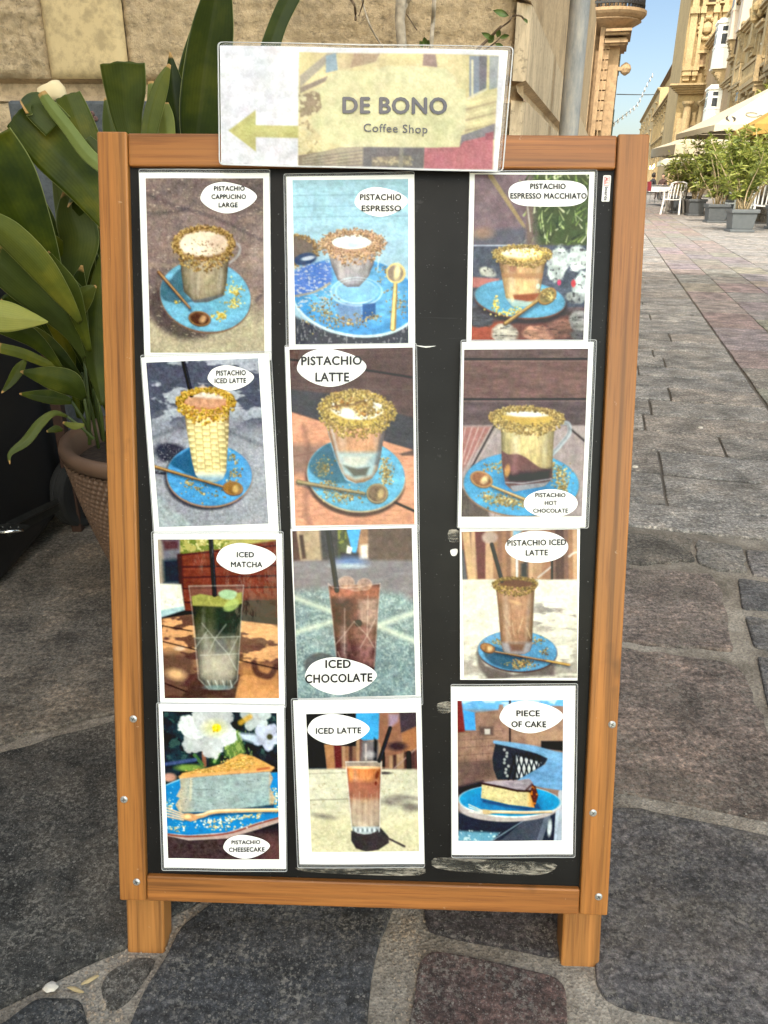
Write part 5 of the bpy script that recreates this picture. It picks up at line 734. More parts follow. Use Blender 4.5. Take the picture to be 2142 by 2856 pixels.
# arcaded house with balustraded roof
r, B, o_cur = house('terrace_house', 'long stone house with roof balustrade left of the church', sC, sB, FP - .1, FP + 8, zB, HOUSE2)
band(B, r, sC, sB, FP - .1, -1, zB - .6, .6, .8); band(B, r, sC, sB, FP - .1, -1, zB * .56, .4, .5, name='string_course')
balust(B, r, sC + .2, sB - .2, FP + .4, -1, zB + .23, d=.5, name='roof_balustrade', n=60)
n = 9
for k in range(n):
    c = sC + 2.5 + (sB - sC - 5) * k / (n - 1); window(B, r, c, 1.5, FP - .1, -1, zB * .64, zB * .84); window(B, r, c, 1.5, FP - .1, -1, zB * .26, zB * .48, pane=RECESS, hood=False)
    pilaster(B, r, c + (sB - sC - 5) / (n - 1) / 2, .7, FP - .1, -1, 0, zB - .62, .35)
balust(B, r, sC + 3, sC + 9, FP - .1, -1, zB * .60, d=1.0)
# house behind with dark roof edge
zH = fac(1905, 148, FP + 3.4)[1]; sH0 = fac(1909, 200, FP + 3.4)[0]; sH1 = fac(1856, 200, FP + 3.4)[0]
r, B, o_cur = house('terrace_house', 'taller set back house rising over the balustraded roof', sH0, sH1, FP + 3.4, FP + 12, zH, HOUSE)
band(B, r, sH0, sH1, FP + 3.4, -1, zH - .4, .4, .9, RECESS); band(B, r, sH0, sH1, FP + 3.4, -1, zH * .86, .3, .4, name='string_course')
for k in range(7): window(B, r, sH0 + 3 + k * (sH1 - sH0 - 6) / 6, 1.3, FP + 3.4, -1, zH * .70, zH * .80)
# the church standing forward
sCh = fac(1972, 253, FP)[0] + 3; pL, zX = PS(1893, 253, sCh); pR = PS(1990, 200, sCh)[0]
cz = lambda y: PS(1950, y, sCh)[1]
r, B, o_cur = house('church', 'ornate yellow stone church tower with giant columns standing forward in street', sCh, sCh + 16, pL, FP + 6, 30, HOUSE)
def fbox(b, p0, p1, z0, z1, d): b.sbox(sCh - d, sCh + .02, p0, p1, z0, z1)
W_ = (pR - pL)
for k, (q, w) in enumerate(((.06, .20), (.36, .10), (.75, .12), (1.02, .12))):
    b = B(); p0 = pL + W_ * q; p1 = p0 + W_ * w; fbox(b, p0, p1, 0, cz(330), .5); fbox(b, p0 - .12, p1 + .12, 0, cz(440), .62)
    fbox(b, p0, p1, cz(225), cz(-40), .4); fbox(b, p0 - .1, p1 + .1, cz(212), cz(198), .6); fbox(b, p0 - .16, p1 + .16, cz(198), cz(186), .7); fbox(b, p0 - .1, p1 + .1, cz(40), cz(22), .6); b.build('column', HOUSE2, r)
b = B()
for k in range(5): fbox(b, pL - .15 - .18 * k, FP + .5, cz(262 - 5 * k), cz(257 - 5 * k) - .005, .5 + .3 * k)
b.build('cornice', HOUSE2, r); b = B(); fbox(b, pL - .1, FP + .5, cz(-30), cz(-60), 1.0); fbox(b, pL - .05, FP + .5, cz(-8), cz(-16), .6); b.build('cornice', HOUSE2, r)
b = B(); q = sp(sCh - .1, pL + W_ * .60, cz(80)) + o_cur
for a in range(14):
    t = 2 * math.pi * a / 14; b.lathe([(.02, -.22), (.2, -.1), (.24, 0), (.2, .1), (.02, .22)], q + PP * .62 * math.cos(t) + ZZ * .8 * math.sin(t), 7)
b.lathe([(.02, -.5), (.38, -.3), (.46, 0), (.38, .3), (.02, .5)], q, 10); b.build('carved_head', HOUSE2, r)
for (q, w, y0, y1, pm) in ((.52, .22, 10, -40, RECESS), (.50, .20, 150, 182, HOUSE3), (.9, .08, 8, -4, GLASS)):
    b = B(); p0 = pL + W_ * q; p1 = p0 + W_ * w; za, zb = sorted((cz(y0), cz(y1))); fbox(b, p0 - .15, p0, za, zb, .35); fbox(b, p1, p1 + .15, za, zb, .35); fbox(b, p0 - .25, p1 + .25, zb, zb + .2, .45); fbox(b, p0 - .2, p1 + .2, za - .15, za, .4); f = b.build('window', HOUSE2, r); b = B(); fbox(b, p0, p1, za, zb, .05); b.build('pane', pm, f)
b = B(); fbox(b, pL + W_ * .40, pL + W_ * .72, 0, cz(350), .12); b.build('portal', RECESS, r)
for q in (.33, .80):
    b = B(); c = sp(sCh - 1.0, pL + W_ * q, 0) + o_cur; b.lathe([(.5, 0), (.5, .5), (.36, .7), (.34, cz(330)), (.3, cz(300)), (.5, cz(292)), (.55, cz(285)), (.02, cz(285))], c, 14); b.build('column', HOUSE2, r, smooth=False)
# small house with two white enclosed balconies
sN = fac(2068, 200, FP)[0]; sF = sCh - .4; zR = fac(2053, 46, FP)[1]
r, B, o_cur = house('house', 'narrow stone house with two white enclosed balconies one above the other', sN, sF, FP, FP + 10, zR, HOUSE3); band(B, r, sN + .3, sF, FP, -1, zR - .01, .4, .5)
def bay_px(xw, yt, yb, ln, d, mat=WHT):
    s_, z1 = fac(xw, yt, FP); z0 = fac(xw, yb, FP)[1]; closed_balcony(B, r, s_, s_ + ln, FP, -1, z0, z1 - z0, d, mat)
bay_px(2046, 62, 166, 1.5, .95); bay_px(2017, 248, 340, 1.7, .95)
for (x, y0, y1) in ((2000, 200, 172), (2032, 330, 262), (2042, 222, 182), (1990, 420, 352), (2030, 420, 350)):
    s_, z0 = fac(x, y0, FP); z1 = fac(x, y1, FP)[1]; window(B, r, s_, 1.2, FP, -1, z0, z1, pane=RECESS)
band(B, r, sN + .3, sF, FP, -1, fac(2040, 232, FP)[1], .3, .35, name='string_course')
# palazzo nearest on the right
s9 = 14.0; PINKW = plain('faded pinkish timber', (.56, .46, .37), .6)
r, B, o_cur = house('palazzo', 'tall stone palazzo with carved balconies at the right picture edge', s9, sN, FP - .15, FP + 12, 24, HOUSE); FQ = FP - .15
def zq(x, y): return fac(x, y, FQ)[1]
for (x, yt, yb, ln, d, m_) in ((2081, -70, 72, 1.2, .42, PINKW), (2120, -120, 40, 1.3, .5, PINKW), (2082, 250, 305, 1.0, .4, HOUSE2)):
    s_, z1 = fac(x, yt, FQ); z0 = fac(x, yb, FQ)[1]; closed_balcony(B, r, s_, s_ + ln, FQ, -1, z0, z1 - z0, d, m_)
for (x, y, ln, d) in ((2079, 226, 2.2, .45), (2140, 212, 5.0, .65), (2260, 140, 5, .9), (2260, 330, 5, .9)):
    s_, z = fac(x, y, FQ); balust(B, r, s_, s_ + ln, FQ, -1, z, d=d)
for (x, y0, y1, w) in ((2070, 170, 100, 1.1), (2104, 150, 60, 1.3), (2090, 215, 160, 1.0), (2118, 190, 100, 1.3), (2135, 330, 240, 1.3), (2104, 360, 280, 1.1), (2078, 360, 300, 1.0), (2138, 60, -40, 1.3), (2200, 160, 40, 1.3), (2200, 360, 250, 1.3), (2300, 300, 150, 1.3)):
    s_, z0 = fac(x, y0, FQ); window(B, r, s_, w, FQ, -1, z0, zq(x, y1), pane=RECESS if y0 > 100 else GLASS)
for x in (2060, 2092, 2130, 2190): pilaster(B, r, fac(x, 200, FQ)[0], .8, FQ, -1, 0, 23, .3)
for y in (232, 80): band(B, r, s9, sN - .2, FQ, -1, zq(2100, y), .4, .45, name='string_course')
b = B(); s_, z_ = fac(2140, 30, FQ); 
for k in range(8): b.lathe([(.02, -.3), (.2, -.16), (.24, .06), (.1, .25), (.02, .3)], sp(s_ + .3 * (k % 4), FQ - .3 - .25 * (k // 4), z_ + .25 * math.sin(k * 2.1)) + o_cur, 7)
b.build('carved_bracket', HOUSE, r)
# left corner house with the round balcony
TS = 22.0; pE, zE = PS(1704, 366, TS)
r, B, o_cur = house('corner_house', 'peach stone corner house with round iron railed balcony left of the sky', TS, TS + 14, -9, pE, 11.0, HOUSE3)
def tp(x, y): return PS(x, y, TS)
def tbox(b, x0, x1, y0, y1, d): 
    p0, z1 = tp(x0, y0); p1, z0 = tp(x1, y1); p1 = PS(x1, y0, TS)[0]; b.sbox(TS - d, TS + .02, p0, p1, z0, z1)
def pz(y): return tp(1680, y)[1]
def strip_(b, xa, xb, z0, z1, d): p0, p1 = tp(xa, 366)[0], tp(xb, 366)[0]; b.sbox(TS - d, TS + .02, p0, p1, z0, z1)
b = B(); strip_(b, 1648, 1660, 0, pz(-200), .25); strip_(b, 1630, 1636, 0, pz(-200), .4); strip_(b, 1665, 1668, 0, pz(-200), .18); b.build('pilaster', HOUSE3, r)
for k in range(15):
    if k < 9: b = B(); y = 366 - 28 * k; strip_(b, 1656.5 + (k % 2) * 1, 1676, pz(y) + .015, pz(y - 26), .16); b.build('quoin_block', HOUSE3, r)
b = B(); p0, p1 = tp(1613, 366)[0], tp(1628, 366)[0]; b.sbox(TS - .35, TS + .02, p0 - 1.5, p0, 0, pz(200)); b.sbox(TS - .03, TS + .02, p0, p1, pz(300), pz(200)); b.build('niche_shade', RECESS, r)  # recess shade laid on as dark flat boxes, nothing is hollowed out
b = B()
for (ya, yb, d) in ((132, 126, .25), (126, 118, .35), (118, 112, .28), (106, 98, .4), (98, 90, .5)): strip_(b, 1662, 1704, pz(ya), pz(yb) - .004, d); b.sbox(TS - d, TS + 1.2, pE - .02, pE + d * .45, pz(ya), pz(yb) - .004)
b.build('cornice', HOUSE3, r)
bc = sp(TS + .25, PS(1694, 70, TS)[0], 0) + o_cur; zb0, zb1 = pz(100), pz(30)
b = B(); hh = zb1 - zb0; b.lathe([(r_ * .80, z_) for r_, z_ in [(.16, zb0 - hh * .9), (.26, zb0 - hh * .3), (.42, zb0 + hh * .05), (.66, zb0 + hh * .3), (.86, zb0 + hh * .46), (.98, zb0 + hh * .56), (.93, zb0 + hh * .62), (1.05, zb0 + hh * .74), (1.10, zb0 + hh * .84), (1.10, zb1 - .02), (.02, zb1)]], bc, 40); b.build('balcony_corbel', HOUSE3, r, smooth=False)
b = B()
for k in range(52): a = 2 * math.pi * k / 52; q = bc + np.array([math.cos(a), math.sin(a), 0]) * .8; b.tube([q + ZZ * zb1, q + ZZ * (zb1 + .95)], .022, 5)
for z in (zb1 + .06, zb1 + .48, zb1 + .95): b.lathe([(.77, z), (.83, z), (.83, z + .05), (.77, z + .05), (.77, z)], bc, 40)
b.build('balcony_railing', IRON, r)
b = B(); q = sp(TS + .1, pE + .18, pz(193)) + o_cur; b.lathe([(.02, -.14), (.11, -.08), (.14, 0), (.11, .08), (.02, .14)], q, 12); b.sbox(TS, TS + .2, pE - .02, pE + .14, pz(193) - .04, pz(193) + .04); b.build('wall_lamp', HOUSE3, r)
for s_ in (TS + 4, TS + 8, TS + 12):
    for z in (.6, 4.6, 8.0): b = B(); b.sbox(s_ - .5, s_ + .5, pE - .02, pE + .03, z, z + 2.2); b.build('shutter', GRN, r)
# the house behind the viewer that shades this end of the street
DSH = 20.0 / math.tan(R_(SUN_EL)); tip = gnd(1993, 763); oc = tip - np.array([math.sin(R_(SUN_AZ)), math.cos(R_(SUN_AZ)), 0]) * DSH; so_, po_ = float(np.dot(oc, ST)), float(np.dot(oc, PP))
r, B, o_cur = house('house', 'tall stone house behind the viewer shading the near paving', so_ - 16, so_, po_ - 18, po_, 20, HOUSE2)
for k in range(4):
    for z in (1.0, 5.5, 10, 14.5): window(B, r, so_ - 2.5 - 3.6 * k, 1.2, po_, 1, z, z + 2.4)
for z in (4.4, 19.4): band(B, r, so_ - 16, so_, po_, 1, z, .4, .5)
for p_ in range(4):
    for z in (1.0, 5.5, 10, 14.5):
        b = B(); c = po_ - 2.5 - 4 * p_; b.sbox(so_, so_ + .15, c - .75, c + .75, z - .2, z + 2.6); f = b.build('window', HOUSE2, r); b = B(); b.sbox(so_ + .1, so_ + .17, c - .5, c + .5, z, z + 2.4); b.build('pane', GRN, f)
# cables with light bulbs over the street
CABLE = plain('dark cable', (.10, .10, .11), .7); BULB = plain('white bulb', (.86, .86, .84), .4)
def cable(label, pts, nb, r=.012):
    root = empty('light_string', pts[0], label, 'string lights'); o = -np.array(pts[0]); P = [np.array(p) for p in spline(pts, 8, False)]; b = MB(); b.tube([p + o for p in P], r, 5); b.build('cable', CABLE, root)
    if nb:
        proto = None
        for k in range(nb):
            i = (k + .5) / nb * (len(P) - 1); a = P[int(i)] * (1 - i % 1) + P[min(int(i) + 1, len(P) - 1)] * (i % 1)
            if proto is None: b = MB(); b.lathe([(.004, .06), (.02, .05), (.02, .0), (.036, -.03), (.042, -.06), (.03, -.09), (.004, -.14)], n=8); proto = b.build('bulb', BULB, root, smooth=True)
            else: q = proto.copy(); COL.objects.link(q); q.parent = root; proto = q
            proto.location = Vector(a + o)
cable('string of white bulbs hanging in the strip of sky', [at(1709, 346, 34), at(1745, 318, 36), at(1778, 290, 38), at(1800, 245, 40), at(1822, 205, 42)], 13)
cable('thin cable crossing the sky above the far roofs', [at(1720, 263, 38), at(1770, 264, 42), at(1815, 264, 48), at(1836, 262, 60)], 0, .02)
# ---------------------------------------------------------------- lettering and posters
def letters(name, txt, mapf, mat, parent, bold=.018, cap=True):
    cu = bpy.data.curves.new('letters', 'FONT'); cu.body = txt; cu.size = 1.0; cu.resolution_u = 3; cu.space_character = 1.07
    to = bpy.data.objects.new('letters', cu); COL.objects.link(to); bpy.context.view_layer.update()
    me = bpy.data.meshes.new_from_object(to.evaluated_get(bpy.context.evaluated_depsgraph_get())); bpy.data.objects.remove(to); bpy.data.curves.remove(cu)
    co = np.array([v.co[:] for v in me.vertices]); x0, x1 = co[:, 0].min(), co[:, 0].max(); y0, y1 = co[:, 1].min(), co[:, 1].max()
    w = x1 - x0; f0 = [tuple(q.vertices) for q in me.polygons]; V = []; F = []; bpy.data.meshes.remove(me)
    for k, (kx, ky) in enumerate(((0, 0), (-1, 0), (1, 0), (0, -.8), (0, .8)) if bold else ((0, 0),)):                 # heavier strokes: the outlines are laid over each other a hair apart
        dx, dy = kx * bold, ky * bold; b0 = len(V); F += [tuple(b0 + i for i in q) for q in f0]
        for c in co:
            q = mapf((c[0] - x0 + dx) / w, (c[1] - y0 + dy) / (y1 - y0)); V.append((q[0], q[1], q[2] + k * .0001))
    me = bpy.data.meshes.new(name); me.from_pydata([tuple(float(x) for x in v) for v in V], [], F); me.materials.append(mat); me.update()
    o = bpy.data.objects.new(name, me); COL.objects.link(o); o.parent = parent; return o
# ---------------------------------------------------------------- terrace of the cafe up the street
CANV = plain('cream canvas', (.56, .51, .38), .85, 0, .05, 8, .2, 200, .002); CANVT = plain('tan canvas', (.33, .20, .045), .85, 0, .08, 8); POLE = plain('grey metal pole', (.30, .30, .29), .4, .5)
DKINK = plain('black canvas print', (.04, .04, .045), .8)
def parasol(label, c, hw, ze, zp, mat, val=.28, marks=False, rz=None):
    root = empty('parasol', (c[0], c[1], 0), label, 'parasol', 'cafe parasols'); ang = math.atan2(ST[1], ST[0]); root.rotation_euler = (0, 0, ang if rz is None else rz); b = MB(); n = 12
    for k in range(4):                                # four slightly sagging panels
        a0, a1 = [(hw * x, hw * y) for x, y in ((1, 1), (-1, 1), (-1, -1), (1, -1))][k], [(hw * x, hw * y) for x, y in ((1, 1), (-1, 1), (-1, -1), (1, -1))][(k + 1) % 4]
        b.grid([[np.array([(a0[0] * (1 - i / n) + a1[0] * i / n) * t, (a0[1] * (1 - i / n) + a1[1] * i / n) * t, zp + (ze - zp) * t - .10 * math.sin(math.pi * t) * math.sin(math.pi * i / n)]) for i in range(n + 1)] for t in np.linspace(.02, 1, 8)])
    b.build('canopy', mat, root, smooth=False); b = MB()
    for k in range(4):
        a0, a1 = [(hw * x, hw * y) for x, y in ((1, 1), (-1, 1), (-1, -1), (1, -1))][k], [(hw * x, hw * y) for x, y in ((1, 1), (-1, 1), (-1, -1), (1, -1))][(k + 1) % 4]
        b.grid([[np.array([a0[0] * (1 - i / 24) + a1[0] * i / 24, a0[1] * (1 - i / 24) + a1[1] * i / 24, ze - val * t * (1 - .18 * abs(math.sin(i * math.pi / 4)))]) * np.array([1.003, 1.003, 1]) for i in range(25)] for t in (0, 1)])
    b.build('valance', mat, root); b = MB(); b.tube([(0, 0, 0), (0, 0, zp + .1)], .035, 10); b.lathe([(.3, 0), (.3, .07), (.06, .1), (.04, .12)], n=16); b.build('pole', POLE, root)
    b = MB()
    for x, y in ((1, 1), (-1, 1), (-1, -1), (1, -1)): b.tube([(0, 0, zp - .05), (hw * x * .98, hw * y * .98, ze - .03)], .014, 5)
    b.build('ribs', POLE, root)
    if marks:
        def q(y, t, h=.03): return np.array([-hw * t, y * 1.0, zp + (ze - zp) * t - .10 * math.sin(math.pi * t) * math.sin(math.pi * (.5 - y / (2 * hw * t))) + h])
        for sg in (-1, 1):                            # two thick curved brackets, then a scrawled script line
            b = MB(); us = np.linspace(0, 1, 9); pts = [(sg * (.03 + .10 * math.sin(math.pi * u)), u) for u in us] + [(sg * (.03 + .04 * math.sin(math.pi * u)), u) for u in us[::-1]]
            b.add([q(hw - .42 - x, .96 - .13 * u) for x, u in pts], [tuple(range(len(pts)))]); b.build('printed_bracket', DKINK, root)
        b = MB(); b.tube([q(hw - 1.0 - .16 * math.cos(a), .80 - .05 * math.sin(a)) for a in np.linspace(.6, 5.4, 12)] + [q(hw - 1.2 - .07 * k, .80 + .022 * math.sin(k * 2.2)) for k in range(14)], .012, 4); b.build('printed_script', plain('grey canvas print', (.22, .21, .18), .8), root)
    return root
def gp(x, y, Yd): return at(x, y, Yd)
def corner_on(px1, Y1, px2, Y2):
    P1, P2 = at(*px1, Y1), at(*px2, Y2); a = (P2 - P1) * np.array([1, 1, 0]); L = float(np.linalg.norm(a)); a /= L; return (P1 + a * L / 2 + np.array([a[1], -a[0], 0]) * L / 2), L / 2, math.atan2(a[1], a[0])
c1, h1, r1 = corner_on((1988, 391), 22, (1884, 394), 26.5); parasol('near cream parasol with two dark printed brackets, above the potted oleanders', c1, h1, 2.26, 3.5, CANV, .16, True, r1)
c2, h2, r2 = corner_on((1881, 430), 30, (1815, 434), 34.5); parasol('further cream parasol with scalloped valance, just right of the board', c2, h2, 2.12, 2.95, CANV, .36, False, r2)
e3 = at(2106, 345, 18); c3 = e3 + PP * 1.6 + ST * 1.6; parasol('ochre parasol of which one corner enters at the right picture edge', c3, 1.6, float(e3[2]), float(e3[2]) + 1.0, CANVT, .22)
e4 = at(1846, 447, 50); c4 = e4 + PP * 2.3 + ST * 2.3; parasol('cream parasol furthest up the street behind the others', c4, 2.3, float(e4[2]), float(e4[2]) + .9, CANV, .3)
# planters with oleanders
PLAS = plain('dark grey plastic', (.085, .095, .105), .5, 0, .1, 10); SOIL = plain('dry soil', (.10, .07, .045), .95, 0, .3, 30, .6, 40, .01); BARK = plain('pale oleander stem', (.46, .36, .22), .85, 0, .2, 30)
def leafmat(name, a, b_, sc=6, tr=.25):
    m, nt, bs, L = nodes(name); oi = nt.nodes.new('ShaderNodeNewGeometry'); c = ramp(nt, oi.outputs['Random Per Island'], [(0, a), (.55, tuple((x + y) / 2 for x, y in zip(a, b_))), (1, b_)]); L.new(c, bs.inputs['Base Color']); bs.inputs['Roughness'].default_value = .5
    t = nt.nodes.new('ShaderNodeBsdfTranslucent'); L.new(c, t.inputs['Color']); mx = nt.nodes.new('ShaderNodeMixShader'); mx.inputs[0].default_value = tr; L.new(bs.outputs[0], mx.inputs[1]); L.new(t.outputs[0], mx.inputs[2]); L.new(mx.outputs[0], nt.nodes['Material Output'].inputs['Surface']); return m
OLE = leafmat('oleander leaves', (.10, .14, .022), (.33, .35, .075)); FLW = plain('pale blossom', (.80, .70, .66), .6)
def planter_parts(root, w, h):
    b = MB(); w0, w1 = w * .40, w * .5
    def sq(r, z): return [np.array([r * x, r * y, z]) for x, y in ((1, 1), (-1, 1), (-1, -1), (1, -1))]
    R = [sq(w0, .05), sq(w1 * .94, h - .07), sq(w1 * 1.06, h - .07), sq(w1 * 1.06, h), sq(w1 * .94, h), sq(w1 * .92, h - .06)]; v = [p for r_ in R for p in r_]; b.add(v, [(4 * j + i, 4 * j + (i + 1) % 4, 4 * j + 4 + (i + 1) % 4, 4 * j + 4 + i) for j in range(5) for i in range(4)] + [(3, 2, 1, 0)]); b.build('pot', PLAS, root, bevel=.012)
    b = MB(); b.box((0, 0, .025), (w * .47, w * .47, .025)); b.build('saucer', PLAS, root, bevel=.01); b = MB(); b.add(sq(w1 * .93, h - .05), [(0, 1, 2, 3)]); b.build('soil', SOIL, root)
def oleander(label, pos, w, h, H, nst, nlv, seed, spread=.5, group='potted oleanders', rz=None, flowers=4, pots=True):
    root = empty('potted_oleander', pos, label, 'potted plant', group, rz=(math.atan2(ST[1], ST[0]) + .12) if rz is None else rz)
    if pots: planter_parts(root, w, h)
    rs = random.Random(seed); st = MB(); lf = MB(); fl = MB(); tips = []
    for k in range(nst):
        a = rs.uniform(0, 6.28); r0 = rs.uniform(.02, w * .22); base = np.array([r0 * math.cos(a), r0 * math.sin(a), h - .06 if pots else 0]); L = H * rs.uniform(.62, 1.0); a2 = a + rs.uniform(-.5, .5); out = spread * rs.uniform(.3, 1.0)
        P = [base + np.array([math.cos(a2) * out * t ** 1.4 + .03 * math.sin(7 * t + k), math.sin(a2) * out * t ** 1.4 + .03 * math.cos(6 * t + k), L * t]) for t in np.linspace(0, 1, 7)]; st.tube(P, [.016 * (1 - .75 * t) for t in np.linspace(0, 1, 7)], 5)
        for j in range(5):
            t = rs.uniform(.3, .95); i = int(t * 6); p = P[i]; d = np.array([rs.gauss(0, 1), rs.gauss(0, 1), rs.uniform(.4, 1.6)]); d /= np.linalg.norm(d); q = p + d * rs.uniform(.15, .42); st.tube([p, (p + q) / 2 + .02, q], [.006, .005, .003], 4); tips += [(p, q)]
        tips.append((P[3], P[6]))
    for _ in range(int(nlv * 1.7)):
        p, q = rs.choice(tips); t = rs.random(); c = p + (q - p) * (.25 + .8 * t); d = np.array([rs.gauss(0, 1), rs.gauss(0, 1), rs.uniform(-.3, 1.5)]); d /= np.linalg.norm(d); s_ = np.cross(d, np.array([rs.gauss(0, 1), rs.gauss(0, 1), rs.gauss(0, 1)])); s_ /= np.linalg.norm(s_) + 1e-9; l = rs.uniform(.10, .20); wd = l * .12
        m1 = c + d * l * .5 + np.array([0, 0, -.01]); e = c + d * l + np.array([0, 0, -.03]); lf.add([c, m1 - s_ * wd, m1 + s_ * wd, e], [(0, 1, 3, 2)])
    for _ in range(flowers):
        p, q = rs.choice(tips); c = q + np.array([rs.gauss(0, .05), rs.gauss(0, .05), .03])
        for j in range(5): a = j * 1.257; fl.add([c, c + np.array([.035 * math.cos(a - .4), .035 * math.sin(a - .4), .012]), c + np.array([.05 * math.cos(a), .05 * math.sin(a), .02]), c + np.array([.035 * math.cos(a + .4), .035 * math.sin(a + .4), .012])], [(0, 1, 2, 3)])
    st.build('stems', BARK, root, smooth=True); lf.build('foliage', OLE, root)
    if flowers: fl.build('blossoms', FLW, root)
    return root
g1, g2, g3 = gnd(2066, 648), gnd(1996, 622), gnd(1938, 602); u1 = 80 / 2130 * depth(g1); 
oleander('potted oleander in the dark planter nearest to the viewer, its stems pale', g1 + ST * .25, .50, .42, 1.6, 16, 1900, 1, .75)
oleander('potted oleander in the middle dark planter', g2 + ST * .25, .49, .42, 1.62, 17, 2100, 2, .7)
oleander('potted oleander in the planter beside the left white chairs', g3 + ST * .25, .50, .45, 1.65, 17, 1900, 3, .8)
g4 = gnd(2210, 690); oleander('potted oleander cut by the right picture edge', gnd(2180, 640), .60, .46, 1.5, 14, 1500, 4, .6); oleander('potted oleander behind the white chairs, in an older planter', gnd(1893, 594), .55, .5, 1.3, 10, 900, 5, .5); oleander('potted oleander standing behind the middle planter, mostly hidden', gnd(2046, 610), .60, .46, 1.7, 15, 1600, 6, .7)
# stacking chairs of white plastic
CHW = plain('white plastic', (.82, .82, .80), .38, 0, .03, 5)
def chair(label, pos, rz):
    root = empty('plastic_chair', pos, label, 'chair', 'white plastic chairs', rz); legs = ((.24, .22, .27, .27), (-.24, .22, -.27, .27), (.22, -.20, .26, -.30), (-.22, -.20, -.26, -.30))
    for (x, y, xb, yb) in legs:
        b = MB(); top = .62 if y > 0 else .44; b.box((0, 0, 0), (.001, .001, .001)); b.v = []; b.f = []; b.mi = []
        b.tube([(xb, yb, 0), (x, y, .42), (x * 1.06, y, top)], [.030, .026, .024], 6); b.build('leg', CHW, root, smooth=False)
    b = MB(); b.grid([[np.array([x, y, .43 + .03 * abs(y) - .025 * math.cos(x * 5) + (.012 if abs(y - .24) < .03 else 0)]) for x in np.linspace(-.24, .24, 7)] for y in np.linspace(-.24, .25, 7)]); o = b.build('seat', CHW, root); sm = o.modifiers.new('thick', 'SOLIDIFY'); sm.thickness = .02
    b = MB()
    for i in range(5): x = -.18 + .09 * i; b.tube([(x, -.22, .44), (x * 1.02, -.27, .66), (x, -.33, .84)], .017, 5)
    b.tube([(-.24, -.22, .42), (-.25, -.27, .66), (-.22, -.34, .86), (-.1, -.36, .90), (.1, -.36, .90), (.22, -.34, .86), (.25, -.27, .66), (.24, -.22, .42)], .021, 6); b.build('backrest', CHW, root)
    for sx in (-1, 1):
        b = MB(); b.tube([(sx * .25, -.28, .67), (sx * .28, -.1, .665), (sx * .285, .14, .655), (sx * .265, .245, .62), (sx * .25, .23, .56)], .024, 6); b.build('armrest', CHW, root)
    return root
chair('white plastic armchair at the left end of the planter row', gnd(1874, 598), 2.55); chair('white plastic armchair just behind the leftmost one', gnd(1882, 590), 2.6)
chair('white plastic armchair between the two nearest planters', gnd(2050, 616), .2); chair('white plastic armchair behind the nearest planter', gnd(2122, 626), -.3)
# tables under the far parasol
CLOTH = plain('white tablecloth', (.82, .82, .80), .8); REDC = plain('red cushion', (.45, .04, .05), .7); DRK = plain('dark rattan', (.05, .035, .03), .8)
def table(label, pos, rz, cloth=True):
    root = empty('cafe_table', pos, label, 'table', None, rz); b = MB(); b.box((0, 0, .73), (.38, .38, .015)); b.build('tabletop', DRK, root)
    for x in (-.32, .32):
        for y in (-.32, .32): b = MB(); b.tube([(x, y, 0), (x * .8, y * .8, .72)], .014, 6); b.build('leg', POLE, root)
    if cloth:
        c = MB(); n = 10; c.grid([[np.array([.36 * max(-1, min(1, (i - 5) / 3.2)), .36 * max(-1, min(1, (j - 5) / 3.2)), .752 - .34 * max(0, (abs(i - 5) - 3.2) / 1.8, (abs(j - 5) - 3.2) / 1.8)]) + np.array([.05 * math.sin(i * 2.2) * (abs(j - 5) > 3), .05 * math.sin(j * 2.4) * (abs(i - 5) > 3), 0]) for i in range(11)] for j in range(11)]); t = c.build('tablecloth', CLOTH); t.location = Vector(pos); t.rotation_euler = (0, 0, rz); tag(t, 'white cloth hanging over the corner of the far cafe table', 'tablecloth')
    return root
def dchair(label, pos, rz, red=False):
    root = empty('cafe_chair', pos, label, 'chair', 'dark cafe chairs', rz)
    for x in (-.2, .2):
        for y in (-.2, .2): b = MB(); b.tube([(x, y, 0), (x, y, .44 if y > 0 else .88)], .013, 5); b.build('leg', POLE, root)
    b = MB(); b.box((0, 0, .45), (.22, .22, .02)); b.build('seat', DRK, root, bevel=.01); b = MB(); b.grid([[np.array([x, -.2 - .04 * math.cos(x * 6) - (z - .5) * .12, z]) for x in np.linspace(-.21, .21, 7)] for z in np.linspace(.5, .9, 5)]); o = b.build('backrest', REDC if red else DRK, root); sm = o.modifiers.new('thick', 'SOLIDIFY'); sm.thickness = .02
t0 = gnd(1838, 563); table('cafe table with white cloth in the shade of the far parasol', t0 + ST * .3, .4); dchair('dark cafe chair right of the clothed table', gnd(1856, 566), 1.7); dchair('dark cafe chair with red back at the left of the clothed table', gnd(1818, 566), -1.5, True); table('bare cafe table behind the white chairs', gnd(1862, 556), .2, False); dchair('dark cafe chair behind the bare table', gnd(1872, 553), 2.9, True)
